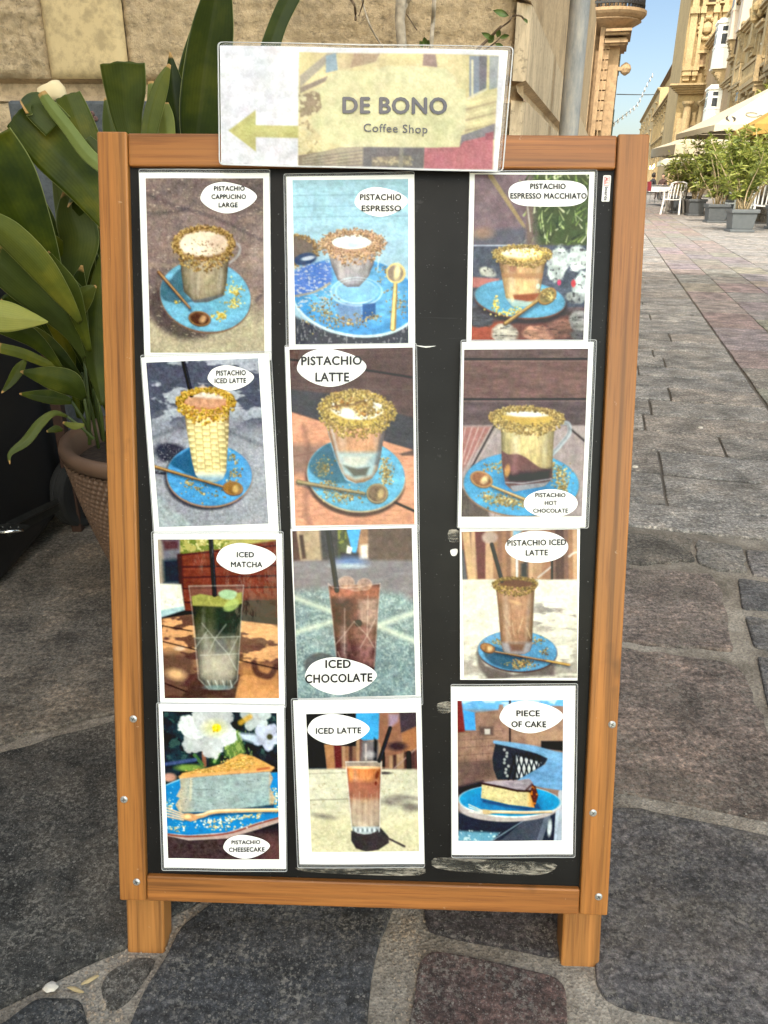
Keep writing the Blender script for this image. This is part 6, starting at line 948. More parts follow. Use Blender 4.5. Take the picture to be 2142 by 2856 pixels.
# two guests sitting there
SKIN = plain('skin', (.42, .25, .17), .6); HAIR = plain('dark hair', (.02, .014, .01), .6); SHIRT = plain('dark clothing', (.03, .028, .035), .85); SHIRT2 = plain('brown clothing', (.07, .035, .028), .85)
def sitter(label, pos, rz, shirt):
    root = empty('person', pos, label, 'person', None, rz); V = [((0, 0, .47), .13), ((0, -.02, .62), .125), ((0, -.03, .80), .15), ((0, -.02, .96), .12), ((0, 0, 1.03), .055), ((0, .02, 1.10), .075), ((0, .025, 1.17), .095), ((0, .015, 1.25), .075)]; E = [(i, i + 1) for i in range(7)]
    def chain(a, pts):
        for p, r in pts: V.append((p, r)); E.append((a, len(V) - 1)); a = len(V) - 1
    for s_ in (-1, 1):
        chain(3, [((s_ * .17, -.02, .94), .06), ((s_ * .23, .04, .70), .047), ((s_ * .15, .26, .74), .036), ((s_ * .12, .34, .75), .028)]); chain(0, [((s_ * .10, .05, .47), .095), ((s_ * .12, .42, .49), .068), ((s_ * .12, .44, .10), .045), ((s_ * .12, .55, .04), .035)])
    me = bpy.data.meshes.new('body'); me.from_pydata([v[0] for v in V], E, []); o = bpy.data.objects.new('body', me); COL.objects.link(o); o.parent = root; sk = o.modifiers.new('skin', 'SKIN')
    for i, v in enumerate(V): me.skin_vertices[0].data[i].radius = (v[1], v[1])
    me.skin_vertices[0].data[0].use_root = True; sk.use_smooth_shade = True; o.modifiers.new('sub', 'SUBSURF').levels = 1
    m, nt, bs, L = nodes('figure ' + shirt.name); tc = nt.nodes.new('ShaderNodeTexCoord'); sx = nt.nodes.new('ShaderNodeSeparateXYZ'); L.new(tc.outputs['Object'], sx.inputs[0]); g = math_(nt, 'GREATER_THAN', sx.outputs[2], 1.045); h = math_(nt, 'MULTIPLY', math_(nt, 'GREATER_THAN', sx.outputs[1], .27), math_(nt, 'GREATER_THAN', sx.outputs[2], .68)); L.new(mix(nt, math_(nt, 'MAXIMUM', g, h), tuple(shirt.node_tree.nodes['Color Ramp'].color_ramp.elements[0].color), (.40, .24, .16)), bs.inputs['Base Color']); bs.inputs['Roughness'].default_value = .8; me.materials.append(m)
    b = MB(); b.lathe([(.085, 1.10), (.108, 1.16), (.108, 1.22), (.085, 1.29), (.02, 1.325)], (0, -.012, 0), 14, 0, 2 * math.pi, (.95, 1.05)); b.v = [(x, y if y < .03 or z > 1.25 else .03, z) for x, y, z in b.v]; b.build('hair', HAIR, root, smooth=True)
sitter('person with dark hair and black top sitting left of the clothed table', gnd(1815, 560), -1.4, SHIRT); sitter('person in brown top sitting behind the clothed table', gnd(1842, 556), 2.4, SHIRT2)
# warm bulbs under the far parasol
m, nt, bs, L = nodes('lit warm bulb'); bs.inputs['Emission Color'].default_value = (1, .62, .22, 1); bs.inputs['Emission Strength'].default_value = 6; bs.inputs['Base Color'].default_value = (.8, .6, .3, 1); LIT = m
for k, (x, y, l) in enumerate(((1824, 464, 'highest of the lit warm bulbs under the parasol'), (1820, 469, 'middle lit warm bulb under the parasol'), (1813, 469, 'lit warm bulb closest to the board'))):
    b = MB(); b.lathe([(.005, .11), (.02, .09), (.02, .05), (.045, 0), (.03, -.04), (.004, -.05)], n=8); o = b.build('light_bulb', LIT, smooth=True); o.location = Vector(at(x, y, 39)); tag(o, l, 'light bulb', 'warm bulbs under the parasol'); c_ = MB(); c_.tube([(0, 0, .1), (0, 0, .6)], .006, 4); c_.build('cord', CABLE, o)
# tree over the parasol at the right edge
tr = empty('tree', gnd(2170, 590), 'green tree rising behind the near parasol at the right edge', 'tree'); rs = random.Random(9); b = MB(); b.tube([(0, 0, 0), (.1, .05, 1.5), (.0, .1, 3.0)], [.09, .08, .06], 8)
for k in range(9): a = k * .7; b.tube([(0, .1, 2.4 + .08 * k), (.5 * math.cos(a), .5 * math.sin(a), 3.0 + .1 * k), (1.0 * math.cos(a), 1.0 * math.sin(a), 3.2 + .12 * k)], [.04, .025, .012], 5)
b.build('trunk', BARK, tr, smooth=True); b = MB()
for _ in range(2600):
    a, q = rs.uniform(0, 6.28), rs.random() ** .5; c = np.array([1.35 * q * math.cos(a), 1.35 * q * math.sin(a), 3.3 + rs.gauss(0, .38) - .4 * q]); d = np.array([rs.gauss(0, 1), rs.gauss(0, 1), rs.gauss(.2, .8)]); d /= np.linalg.norm(d); s_ = np.cross(d, [rs.gauss(0, 1), rs.gauss(0, 1), .3]); s_ /= np.linalg.norm(s_); l = rs.uniform(.14, .32); b.add([c, c + d * l * .5 - s_ * l * .08, c + d * l * .5 + s_ * l * .08, c + d * l], [(0, 1, 3, 2)])
b.build('crown', OLE, tr)
# low wooden fence behind the planters
FEN = plain('weathered planks', (.20, .17, .14), .9, 0, .25, 8); f0, f1 = gnd(1960, 596), gnd(2175, 640); fr = empty('low_fence', f0 + PP * .5, 'low weathered picket fence behind the dark planters', 'fence'); d = f1 - f0; n = 46
for k in range(2): b = MB(); b.tube([PP * 0 + ZZ * (.18 + .3 * k), d + ZZ * (.18 + .3 * k)], .03, 4); b.build('rail', FEN, fr)
b = MB(); dn = d / np.linalg.norm(d)
for k in range(n): b.box(d * k / (n - 1) + ZZ * .3, (.05, .012, .3), (dn, np.array([-dn[1], dn[0], 0]), ZZ + dn * .04 * math.sin(k * 3.3)))
b.build('pickets', FEN, fr)
# ---------------------------------------------------------------- behind the board on the left: pot plant, grey panel, black cart
PY = 1.72; pr = at(186, 1206, PY); pcx = -.505; prz = float(pr[2]); RR = abs(pr[0] - pcx) * 1.0; pot = empty('potted_plant', (pcx, PY, 0), 'large strappy leaved plant in brown woven plastic pot behind the board', 'potted plant'); po = -np.array([pcx, PY, 0])
POTM = plain('brown plastic', (.125, .075, .050), .5, 0, .1, 14, .2, 80, .001, .2)
NU, NV = 230, 34; b = MB(); rows = []; hz = prz - .035
for j in range(NV * 4 + 1):
    t = j / (NV * 4); r_ = RR * (.60 + .36 * t + .03 * math.sin(t * 3)); row = []
    for i in range(NU * 2 + 1):
        a = 2 * math.pi * i / (NU * 2); u = (a / (2 * math.pi) * 84 + t * 13); v = (a / (2 * math.pi) * 84 - t * 13); k = (.5 + .5 * math.cos(2 * math.pi * u)) * (.5 + .5 * math.cos(2 * math.pi * v)); row.append(np.array([(r_ + .009 * k ** .55) * math.cos(a), (r_ + .009 * k ** .55) * math.sin(a), hz * t]))
    rows.append(row)
b.grid(rows); b.build('pot', POTM, pot, smooth=True); b = MB(); b.lathe([(RR * .955, hz), (RR * 1.0, hz + .006), (RR * 1.02, hz + .022), (RR * 1.005, prz), (RR * .95, prz + .003), (RR * .90, prz - .006), (RR * .90, hz - .02)], n=64); b.build('rim', POTM, pot, smooth=True)
b = MB(); b.lathe([(.001, prz - .05), (RR * .5, prz - .045), (RR * .92, prz - .055)], n=32); b.build('soil', plain('potting soil', (.035, .022, .014), .95, 0, .4, 60, .8, 90, .006), pot)
m, nt, bs, L = nodes('strap leaf'); at_ = nt.nodes.new('ShaderNodeAttribute'); at_.attribute_name = 'tint'; sepc = nt.nodes.new('ShaderNodeSeparateColor'); L.new(at_.outputs['Color'], sepc.inputs[0])
vein = math_(nt, 'SINE', math_(nt, 'MULTIPLY', sepc.outputs[0], 85.0)); vn = ramp(nt, math_(nt, 'MULTIPLY_ADD', vein, .5, .5), [(.2, (.92, .93, .91)), (.8, (1.03, 1.03, 1.02))])
gcol = ramp(nt, noise(nt, 9, 5, .6), [(.38, (.012, .021, .001)), (.52, (.028, .040, .0015)), (.64, (.062, .066, .003))]); gcol = mix(nt, .8, gcol, vn, 'MULTIPLY'); light = mix(nt, .8, ramp(nt, noise(nt, 14, 5, .6), [(.3, (.17, .20, .055)), (.7, (.26, .28, .095))]), vn, 'MULTIPLY'); gcol = mix(nt, sepc.outputs[2], gcol, light); oi_ = nt.nodes.new('ShaderNodeObjectInfo'); gcol = mix(nt, 1.0, gcol, ramp(nt, oi_.outputs['Random'], [(0, (.55, .62, .5)), (.5, (1, 1, 1)), (1, (1.7, 1.5, 1.2))]), 'MULTIPLY')
ed = ramp(nt, math_(nt, 'ABSOLUTE', math_(nt, 'SUBTRACT', sepc.outputs[0], .5)), [(.482, (0,) * 3), (.494, (1,) * 3)]); gcol = mix(nt, math_(nt, 'MULTIPLY', ed, .55), gcol, (.36, .38, .14)); tipn = math_(nt, 'MULTIPLY', ramp(nt, math_(nt, 'ADD', sepc.outputs[1], math_(nt, 'MULTIPLY', noise(nt, 30, 4, .6), .12)), [(.97, (0,) * 3), (1.03, (1,) * 3)]), 1.0); gcol = mix(nt, tipn, gcol, (.34, .20, .07)); L.new(gcol, bs.inputs['Base Color']); bs.inputs['Roughness'].default_value = .45; bs.inputs['Specular IOR Level'].default_value = .14; bump(nt, bs, vein, .07, .0008); LEAF = m
# leaf: list of (x, y, half width in picture px) along its middle at distances Y0..Y1; fold; light = pale underside; cut = trimmed square end
rl = random.Random(12)
def strap(pts, Y0, Y1, fold=.25, light=0.0, cut=False, skew=0.0, roll=0.0, edge=None, parent=None):
    P = spline([np.array(p[:2], float) for p in pts], 7, False); Wd = [float(w[0]) for w in spline([np.array([p[2], 0.]) for p in pts], 7, False)]; n = len(P); b = MB(); M = 12; col = []; rows = []
    for i, (p, w) in enumerate(zip(P, Wd)):
        t = i / (n - 1); Y = Y0 + (Y1 - Y0) * t; c = at(p[0], p[1], Y); d = P[min(i + 1, n - 1)] - P[max(i - 1, 0)]; d = d / (np.linalg.norm(d) + 1e-9); nrm = np.array([-d[1], d[0]]); k = depth(c) / F_PX; row = []
        sd = RT * nrm[0] - UP * nrm[1]
        for j in range(M + 1):
            q = (j / M - .5) * 2; ww = max(w, .5) * k
            row.append(c + sd * ww * q + FW * (abs(q) * fold * ww + skew * q * ww + roll * ww * q * q * t) + po); col.append((j / M, t if not cut else t * .9 + .0, light))
        rows.append(row)
    if cut:
        for j in range(M + 1): rows[-1][j] = rows[-1][j] + (rows[-1][j] - rows[-2][j]) * (.25 * math.sin(j * 1.7))
    b.grid(rows); o = b.build('leaf', LEAF, pot, smooth=True, col=np.array(col)); sm = o.modifiers.new('thick', 'SOLIDIFY'); sm.thickness = .0007; return o
strap([(545, 420, 40), (560, 300, 62), (575, 170, 62), (592, 60, 55), (612, -60, 30)], 1.62, 1.60, .30, .05, skew=.2)
strap([(535, 430, 30), (530, 320, 45), (535, 200, 42), (560, 90, 34), (590, -40, 12)], 1.68, 1.70, .25, .0)
strap([(380, 440, 24), (352, 330, 40), (345, 240, 56), (337, 170, 61)], 1.58, 1.56, .22, .12, True, skew=.15)
strap([(405, 420, 18), (420, 320, 26), (446, 232, 22), (472, 178, 5)], 1.54, 1.55, .5, .18)
strap([(500, 430, 30), (492, 330, 36), (482, 240, 30), (474, 145, 2)], 1.63, 1.66, .35, .0)
strap([(430, 420, 14), (426, 300, 18), (420, 225, 8)], 1.72, 1.74, .3, .55); strap([(470, 420, 20), (460, 330, 24), (455, 285, 14)], 1.59, 1.6, .3, .4); strap([(322, 440, 30), (306, 340, 24), (292, 272, 2)], 1.66, 1.68, .3, .35)
strap([(700, 300, 30), (745, 150, 28), (775, 60, 26), (812, -20, 28)], 1.8, 1.85, .3, .1, True); strap([(585, 430, 16), (600, 330, 20), (612, 200, 12)], 1.75, 1.75, .3, .1)
# to the left of the frame, from back to front
strap([(262, 460, 30), (236, 390, 42), (206, 310, 40), (186, 262, 36)], 1.70, 1.72, .2, .05, True, skew=.1)
strap([(330, 500, 30), (270, 425, 26), (240, 385, 14)], 1.62, 1.64, .2, .1, True)
strap([(330, 700, 30), (270, 590, 46), (220, 520, 40), (180, 450, 20), (170, 430, 4)], 1.72, 1.74, .25, .1)
strap([(310, 620, 34), (232, 510, 56), (150, 420, 66), (84, 350, 62), (42, 318, 42)], 1.50, 1.47, .18, .0, True, skew=.1)
strap([(292, 470, 18), (240, 425, 20), (185, 352, 18), (140, 295, 17), (114, 256, 12)], 1.455, 1.45, .3, .9)
strap([(160, 350, 44), (120, 310, 44), (90, 286, 38), (62, 298, 22)], 1.475, 1.46, .15, .1, skew=.2)
strap([(178, 850, 8), (124, 740, 44), (64, 612, 70), (0, 490, 92), (-62, 392, 92)], 1.46, 1.38, .22, .0, True, skew=.1)
strap([(170, 640, 12), (162, 540, 17), (152, 480, 10)], 1.6, 1.6, .4, .35, True)
strap([(205, 860, 20), (205, 750, 42), (215, 660, 56), (195, 590, 48), (180, 525, 4)], 1.56, 1.55, .3, .25)
strap([(215, 820, 24), (140, 760, 36), (60, 690, 44), (-40, 630, 40)], 1.52, 1.44, .25, .0)
strap([(235, 1000, 5), (190, 920, 22), (120, 845, 40), (40, 775, 48), (-50, 690, 44)], 1.48, 1.38, .3, .22)
strap([(134, 898, 2), (80, 890, 24), (10, 880, 44), (-60, 870, 40)], 1.36, 1.34, .3, .5)
strap([(160, 900, 28), (205, 850, 34), (240, 815, 24), (268, 797, 3)], 1.5, 1.5, .45, .12); strap([(285, 1130, 6), (262, 1000, 30), (262, 880, 34), (282, 760, 24), (290, 690, 6)], 1.52, 1.58, .3, .12)
strap([(262, 1010, 14), (240, 860, 30), (262, 720, 42), (280, 620, 30)], 1.66, 1.7, .3, 0)
strap([(165, 1028, 2), (120, 1010, 12), (60, 985, 15), (-10, 968, 14)], 1.5, 1.42, .3, .15)
strap([(235, 1112, 8), (195, 1070, 34), (140, 1052, 32), (90, 1042, 16), (56, 1036, 2)], 1.50, 1.42, .3, .06); strap([(200, 1120, 8), (150, 1108, 20), (95, 1102, 14), (54, 1098, 2)], 1.54, 1.5, .3, 0)
strap([(188, 1162, 4), (150, 1152, 8), (110, 1180, 14), (70, 1230, 14), (28, 1264, 7), (27, 1294, 1)], 1.50, 1.38, .35, .25); strap([(70, 1005, 6), (50, 1030, 16), (28, 1065, 12), (4, 1096, 2)], 1.6, 1.55, .3, .05); strap([(235, 1185, 4), (205, 1188, 10), (175, 1178, 3)], 1.5, 1.46, .3, .35); strap([(175, 1200, 3), (155, 1196, 10), (130, 1203, 3)], 1.56, 1.54, .3, .1)
for k in range(26):
    x0, y0 = rl.uniform(215, 330), rl.uniform(1000, 1200); x1, y1 = rl.uniform(-40, 300), rl.uniform(430, 900); w = rl.uniform(22, 46); Y = rl.uniform(1.62, 1.86)
    strap([(x0, y0, 5), (x0 * .6 + x1 * .4 + 14, y0 * .62 + y1 * .38, w * .75), (x0 * .25 + x1 * .75 + 10, y0 * .25 + y1 * .75, w), (x1 - 10, y1 - 20 + rl.uniform(-20, 60), w * .5), (x1 - 34, y1 - 50 + rl.uniform(0, 60), 2)], Y, Y - rl.uniform(.0, .1), .35, 0.0, False, rl.uniform(-.3, .3))
for (pts, Y0, Y1, l) in (([(225, 900, 6), (170, 820, 26), (100, 730, 40), (20, 650, 40), (-40, 610, 30)], 1.42, 1.34, .12), ([(250, 980, 6), (216, 880, 22), (190, 800, 26), (150, 730, 12), (134, 700, 2)], 1.46, 1.42, .05), ([(262, 1060, 5), (230, 960, 20), (212, 880, 30), (214, 800, 26), (228, 740, 3)], 1.55, 1.52, .08), ([(180, 1040, 4), (110, 960, 20), (40, 915, 30), (-40, 890, 24)], 1.5, 1.42, .03), ([(230, 1060, 4), (160, 985, 20), (90, 935, 26), (20, 920, 16), (-10, 925, 4)], 1.56, 1.5, .0)): strap(pts, Y0, Y1, .32, l)
stems = MB()
for (x0, y0, x1, y1, Y) in ((250, 1240, 235, 1000, 1.6), (290, 1230, 268, 1090, 1.6), (300, 1260, 290, 1010, 1.62), (275, 1250, 228, 1040, 1.66), (286, 1225, 205, 860, 1.7), (262, 1225, 188, 1162, 1.58), (296, 1220, 345, 900, 1.7), (310, 1230, 420, 700, 1.74), (320, 1240, 500, 600, 1.76), (245, 1215, 235, 1112, 1.6), (330, 1240, 560, 500, 1.7), (255, 1215, 200, 1120, 1.6)): stems.tube([at(x0, y0, Y) + po, at((x0 + x1) / 2 + 4, (y0 + y1) / 2, Y) + po, at(x1, y1, Y - .03) + po], [.004, .0036, .003], 6)
stems.build('stems', plain('green leaf stalk', (.06, .085, .02), .5), pot, smooth=True)
# grey board leaning on the wall, the cream lump on it
GP = stone('scratched grey board', (.075, .082, .09), .85, 1.25, 5, .15, 60, .002); gY = 2.1; a0, a1 = at(25, 287, gY), at(470, 276, gY); g = empty('grey_board', ((a0[0] + a1[0]) / 2, gY, 0), 'dark grey scratched board standing behind the pot plant', 'board'); hw_ = (a1[0] - a0[0]) / 2; zt_ = float((a0[2] + a1[2]) / 2)
b = MB(); b.box((0, .0, zt_ / 2), (hw_, .012, zt_ / 2)); b.build('panel', GP, g, bevel=.008)
for (x, y) in ((257, 317), (267, 331), (176, 522)):
    q = at(x, y, gY - .0125); b = MB(); b.lathe([(.0008, .004), (.003, .0045), (.0062, .002), (.0062, 0)], n=12); o = b.build('bolt', plain('rusty bolt', (.12, .06, .05), .7), g); o.location = Vector(q - np.array(g.location[:])); o.rotation_euler = (R_(90), 0, 0)
lp = at(138, 268, 2.1); b = MB(); b.lathe([(.002, -.02), (.030, -.02), (.036, -.008), (.033, .008), (.022, .018), (.002, .021)], n=24, sc=(1.0, .6)); b.v = [(x + .008 * math.sin(9 * z + 2), y, z + (.006 * math.sin(x * 90) if z > 0 else 0)) for x, y, z in b.v]; b.v = [(x, y, max(z, -.06)) for x, y, z in b.v]; o = b.build('cream_lump', plain('cream plaster', (.62, .50, .30), .85, 0, .06, 20), smooth=True); o.location = Vector((lp[0], gY, zt_ + .020)); tag(o, 'cream rounded lump resting on top edge of the grey board', 'ornament')
# black cart
BLK = plain('black plastic', (.006, .006, .007), .55, 0, .2, 10); RUB = plain('black rubber', (.006, .006, .006), .85); STL = plain('dull steel', (.06, .06, .055), .4, .8, .2, 60); CHR = plain('bright steel edge', (.72, .72, .70), .18, 1.0)
cart = empty('hand_cart', (-1.12, 1.8, 0), 'black cart with rubber wheel and steel footplate in the shade beside the pot', 'cart'); co = np.array([-1.12, 1.8, 0]); pa, pb2 = gnd(0, 1640), gnd(150, 1508)
side = [(0, 0), (.10, .0), (.36, .02), (.40, .08), (.42, .3), (.42, .86), (-.75, .86), (-.75, 0)]
d = pb2 - pa; d /= np.linalg.norm(d); nq = np.array([d[1], -d[0], 0]); poly = [pa + d * (s_ - .16) + ZZ * (.008 + z) - co for s_, z in ((-.6, 0), (.16, .0), (.32, .02), (.50, .05), (.80, .12), (.86, .3), (.86, .84), (-.6, .84))]
b = MB(); b.prism([p - nq * .5 for p in poly], nq * .5); b.build('body', BLK, cart, bevel=.02)
wc = at(232, 1405, 2.02); b = MB(); rw = .105; n = 40; wc = np.array([wc[0], 2.02, rw + .003]); axd = np.array([.93, -.36, 0]); ax2 = np.array([.36, .93, 0])
prof = [(.075, -.022), (.094, -.024), (.103, -.018), (.105, -.006), (.103, -.003), (.103, .003), (.105, .006), (.103, .018), (.094, .024), (.075, .022)]
b.grid([[wc - co + axd * w_ + (ax2 * math.cos(2 * math.pi * i / n) + ZZ * math.sin(2 * math.pi * i / n)) * r_ for i in range(n + 1)] for r_, w_ in prof]); wh = b.build('wheel', RUB, cart, smooth=False); b = MB(); b.tube([wc - co - axd * .02, wc - co + axd * .02], .075, 24); b.build('rim', BLK, wh)
p0, p1 = at(158, 1400, 1.86), at(20, 1468, 1.62); b = MB(); b.tube([p0 - co, p1 - co], .010, 4); v = (p1 - p0) / np.linalg.norm(p1 - p0); b.box((p0 + p1) / 2 - co - ZZ * .012, (np.linalg.norm(p1 - p0) / 2, .004, .014), (v, np.cross(ZZ, v), ZZ)); b.build('bar', STL, cart)
q0 = [at(*p, 1.6) for p in ((-60, 1472), (22, 1462), (78, 1470), (72, 1486), (34, 1497), (-60, 1497))]; q0 = [np.array([p[0], 1.6 + (1480 - y) * .0012, q0[0][2] - .004]) for p, y in zip(q0, (1472, 1462, 1470, 1486, 1497, 1497))]; b = MB(); b.prism([p - co for p in q0], (0, 0, .006)); fp = b.build('footplate', STL, cart); b = MB()
for i in range(5):
    for j in range(2): b.lathe([(.003, 0), (.0022, .0018), (.0004, .0022)], np.array([q0[0][0] + .02 + i * .018, 1.585 + j * .016, q0[0][2] + .006]) - co, 8)
b.build('studs', STL, fp); b = MB(); b.tube([q0[5] - co + ZZ * .003, q0[4] - co + ZZ * .003, q0[3] - co + ZZ * .003], .0042, 8); b.build('bright_edge', CHR, fp, smooth=True)
ps = at(182, 1260, 1.98); b = MB(); b.box((0, 0, .26), (.014, .014, .26)); o = b.build('wooden_post', plain('dark orange wood', (.030, .010, .004), .8), bevel=.003); o.location = (float(ps[0]), 1.98, 0); tag(o, 'short dark orange wooden post just left of the woven pot', 'post')
# ---------------------------------------------------------------- the A-board
LEAN, SX, SY, SYAW, VB, VT, SLOPE = .28730973, -.02738887, .65109016, -.03014855, .09078229, 1.00998146, -.0025922996
AX = np.array([math.cos(SYAW) * math.cos(SLOPE), math.sin(SYAW) * math.cos(SLOPE), math.sin(SLOPE)]); BK = np.array([-math.sin(SYAW), math.cos(SYAW), 0])
NN = np.cross(AX, BK); VU = math.cos(LEAN) * NN + math.sin(LEAN) * BK; NO = np.cross(AX, VU)      # across, up the board, out towards the viewer
SB = np.array([SX, SY, 0.0])
def mat4(o): return Matrix(((AX[0], VU[0], NO[0], o[0]), (AX[1], VU[1], NO[1], o[1]), (AX[2], VU[2], NO[2], o[2]), (0, 0, 0, 1)))
def loc(x, y, w=0.0):
    P = hitp(x, y, SB + NO * w, NO) - SB; return np.array([np.dot(P, AX), np.dot(P, VU), w])
K = 2142 / 1659.0
def ld(x, y, w=0.0): return loc(x * K, y * K, w)    # the same from the coordinates of the whole-picture view
WOODV = wood('varnished pine upright', 1, (.305, .122, .026)); WOODH = wood('varnished pine rail', 0, (.285, .107, .023)); WOODL = wood('varnished pine leg', 1, (.32, .138, .036))
sign = empty('menu_board', label='wooden A-board with black panel covered in laminated menu photos', cat='menu board', mat=mat4(SB))
def bar(name, u0, u1, v0, v1, w0, w1, mat, par=sign, bev=.0022):
    b = MB(); b.box(((u0 + u1) / 2, (v0 + v1) / 2, (w0 + w1) / 2), (abs(u1 - u0) / 2, abs(v1 - v0) / 2, abs(w1 - w0) / 2)); return b.build(name, mat, par, bevel=bev, seg=3)
UL, UR = -.305, .305
il = float(np.mean([ld(275, 330)[0], ld(314, 1900)[0]])); ir = float(np.mean([ld(1334, 330)[0], ld(1254, 1930)[0]]))
tr0 = float(np.mean([ld(300, 358)[1], ld(1200, 362)[1]])); br1 = float(np.mean([ld(330, 1896)[1], ld(1240, 1921)[1]])); br0 = float(np.mean([ld(330, 1950)[1], ld(1240, 1976)[1]]))
TH = .026
def upright(u0, u1):
    o = bar('upright', u0, u1, VB, VT, -TH, 0, WOODV); return o
up_l = upright(UL, il); up_r = upright(ir, UR)
bar('rail', il + .0006, ir - .0006, tr0, VT - .0012, -TH, -.0012, WOODH); bar('rail', il + .0006, ir - .0006, br0, br1, -TH, -.0012, WOODH)
# black magnetic panel
m, nt, bs, L = nodes('black board surface')
c = ramp(nt, noise(nt, 9, 6, .6), [(.3, (.0045, .0045, .005)), (.7, (.010, .010, .0105))]); sm = ramp(nt, noise(nt, 30, 5, .7), [(.66, (0,) * 3), (.72, (1,) * 3)])
c = mix(nt, math_(nt, 'MULTIPLY', sm, .2), c, (.10, .10, .10)); sp_ = ramp(nt, noise(nt, 420, 2, .5), [(.73, (0,) * 3), (.76, (1,) * 3)]); c = mix(nt, math_(nt, 'MULTIPLY', sp_, .35), c, (.3, .3, .3))
scr = ramp(nt, noise(nt, 1.0, 3, .6, (14, 260, 1), dist=2.0), [(.72, (0,) * 3), (.75, (1,) * 3)]); c = mix(nt, math_(nt, 'MULTIPLY', scr, .12), c, (.22, .22, .22))
L.new(c, bs.inputs['Base Color']); bs.inputs['Roughness'].default_value = .42; bs.inputs['Specular IOR Level'].default_value = .14
rr_ = nt.nodes.new('ShaderNodeMapRange'); rr_.inputs['To Min'].default_value = .28; rr_.inputs['To Max'].default_value = .55; L.new(noise(nt, 12, 5, .6), rr_.inputs['Value']); L.new(rr_.outputs[0], bs.inputs['Roughness'])
PANEL = m; PW = -.008
bar('black_panel', il - .004, ir + .004, br1 - .004, tr0 + .004, PW - .006, PW, PANEL, bev=0)
# legs showing below the frame (set back), and the rear half of the A
for (xa, xb, yt, yb) in ((273, 354, 1948, 2065), (1214, 1298, 1975, 2099)):
    a = ld(xa, (yt + yb) / 2, -.0268)[0]; b = ld(xb, (yt + yb) / 2, -.0268)[0]
    bar('leg', a, b, ld((xa + xb) / 2, yb, -.0268)[1], VB + .25, -.062, -.0268, WOODL, bev=.004)
rear = MB(); RB = 2 * LEAN
def rp(u, v, w):                                     # rear half, hinged at the top behind the front half
    y = v - (VT - .03); return (u, VT - .03 + y * math.cos(RB) - w * math.sin(RB), -.034 + y * math.sin(RB) + w * math.cos(RB))
for (u0, u1, v0, v1) in ((UL, il, .015, VT - .03), (ir, UR, .015, VT - .03), (il, ir, VT - .1, VT - .03), (il, ir, br0, br1)):
    v = [rp(u, vv, w) for w in (-.026, 0) for vv in (v0, v1) for u in (u0, u1)]
    rear.add(v, [(0, 2, 3, 1), (4, 5, 7, 6), (0, 1, 5, 4), (2, 6, 7, 3), (0, 4, 6, 2), (1, 3, 7, 5)])
rear.build('rear_frame', WOODV, sign)
rpn = MB(); v = [rp(u, vv, w) for w in (-.016, -.012) for vv in (br1, VT - .1) for u in (il, ir)]; rpn.add(v, [(0, 2, 3, 1), (4, 5, 7, 6), (0, 1, 5, 4), (2, 6, 7, 3), (0, 4, 6, 2), (1, 3, 7, 5)]); rpn.build('rear_panel', PANEL, sign)
# screws
SCREW = plain('zinc screw', (.42, .43, .43), .38, .7, .2, 300); DARKSLOT = plain('dark screw slot', (.06, .06, .06), .6)
sc_mesh = None
for (x, y) in ((288, 1553), (268, 1727), (295, 1905), (1322, 1565), (1281, 1756), (1293, 1937)):
    q = ld(x, y)
    if sc_mesh is None:
        b = MB(); b.lathe([(0, .0016), (.0028, .0016), (.0045, .0006), (.0048, -.001)], n=20); so = b.build('screw', SCREW, sign, smooth=False); sc_mesh = so
        sl = MB(); sl.box((0, 0, .00175), (.0024, .0005, .0002)); sl.box((0, 0, .0018), (.0005, .0024, .0002)); so2 = sl.build('cross_slot', DARKSLOT, so)
    else:
        so = sc_mesh.copy(); COL.objects.link(so); so2 = sl2.copy(); COL.objects.link(so2); so2.parent = so; so.parent = sign
    sl2 = so2; so.location = Vector(q); so.rotation_euler = (0, 0, x * 1.7)
# ---------------------------------------------------------------- posters
def laminate(name, col_attr=None, base=(.8, .8, .8), rough=.5, coat=.26, cr=.06, bs_=.3):
    m, nt, bs, L = nodes(name)
    if col_attr:
        a = nt.nodes.new('ShaderNodeAttribute'); a.attribute_name = col_attr; L.new(a.outputs['Color'], bs.inputs['Base Color'])
    else:
        c = ramp(nt, noise(nt, 25, 6, .7), [(.3, [v * .93 for v in base]), (.7, base)]); d = ramp(nt, noise(nt, 60, 6, .8), [(.71, (0,) * 3), (.78, (1,) * 3)])
        L.new(mix(nt, math_(nt, 'MULTIPLY', d, .4), c, (.42, .36, .30)), bs.inputs['Base Color'])
    bs.inputs['Roughness'].default_value = rough; bs.inputs['Specular IOR Level'].default_value = .1; bs.inputs['Coat Weight'].default_value = coat; bs.inputs['Coat Roughness'].default_value = cr
    n = bump(nt, bs, noise(nt, 16, 3, .5), bs_, .004, None, 'Coat Normal'); bump(nt, bs, noise(nt, 330, 2, .5), .12, .0004, n, 'Coat Normal'); return m
PAPER = laminate('laminated white paper', None, (.84, .84, .835)); PRINT = laminate('laminated photo print', 'print'); LABEL = laminate('white label print', None, (.86, .86, .855)); INK = laminate('black ink print', None, (.018, .018, .02))
INKG = laminate('dark grey ink print', None, (.10, .10, .12)); INKR = laminate('red ink print', None, (.5, .03, .03))
m, nt, bs, L = nodes('clear laminating pouch'); bs.inputs['Base Color'].default_value = (.45, .46, .47, 1); bs.inputs['Roughness'].default_value = .16; bs.inputs['Alpha'].default_value = .27; bump(nt, bs, noise(nt, 40, 3, .6), .4, .003); POUCH = m
m, nt, bs, L = nodes('pouch edge'); bs.inputs['Base Color'].default_value = (.55, .56, .57, 1); bs.inputs['Roughness'].default_value = .25; bs.inputs['Alpha'].default_value = .7; EDGE = m
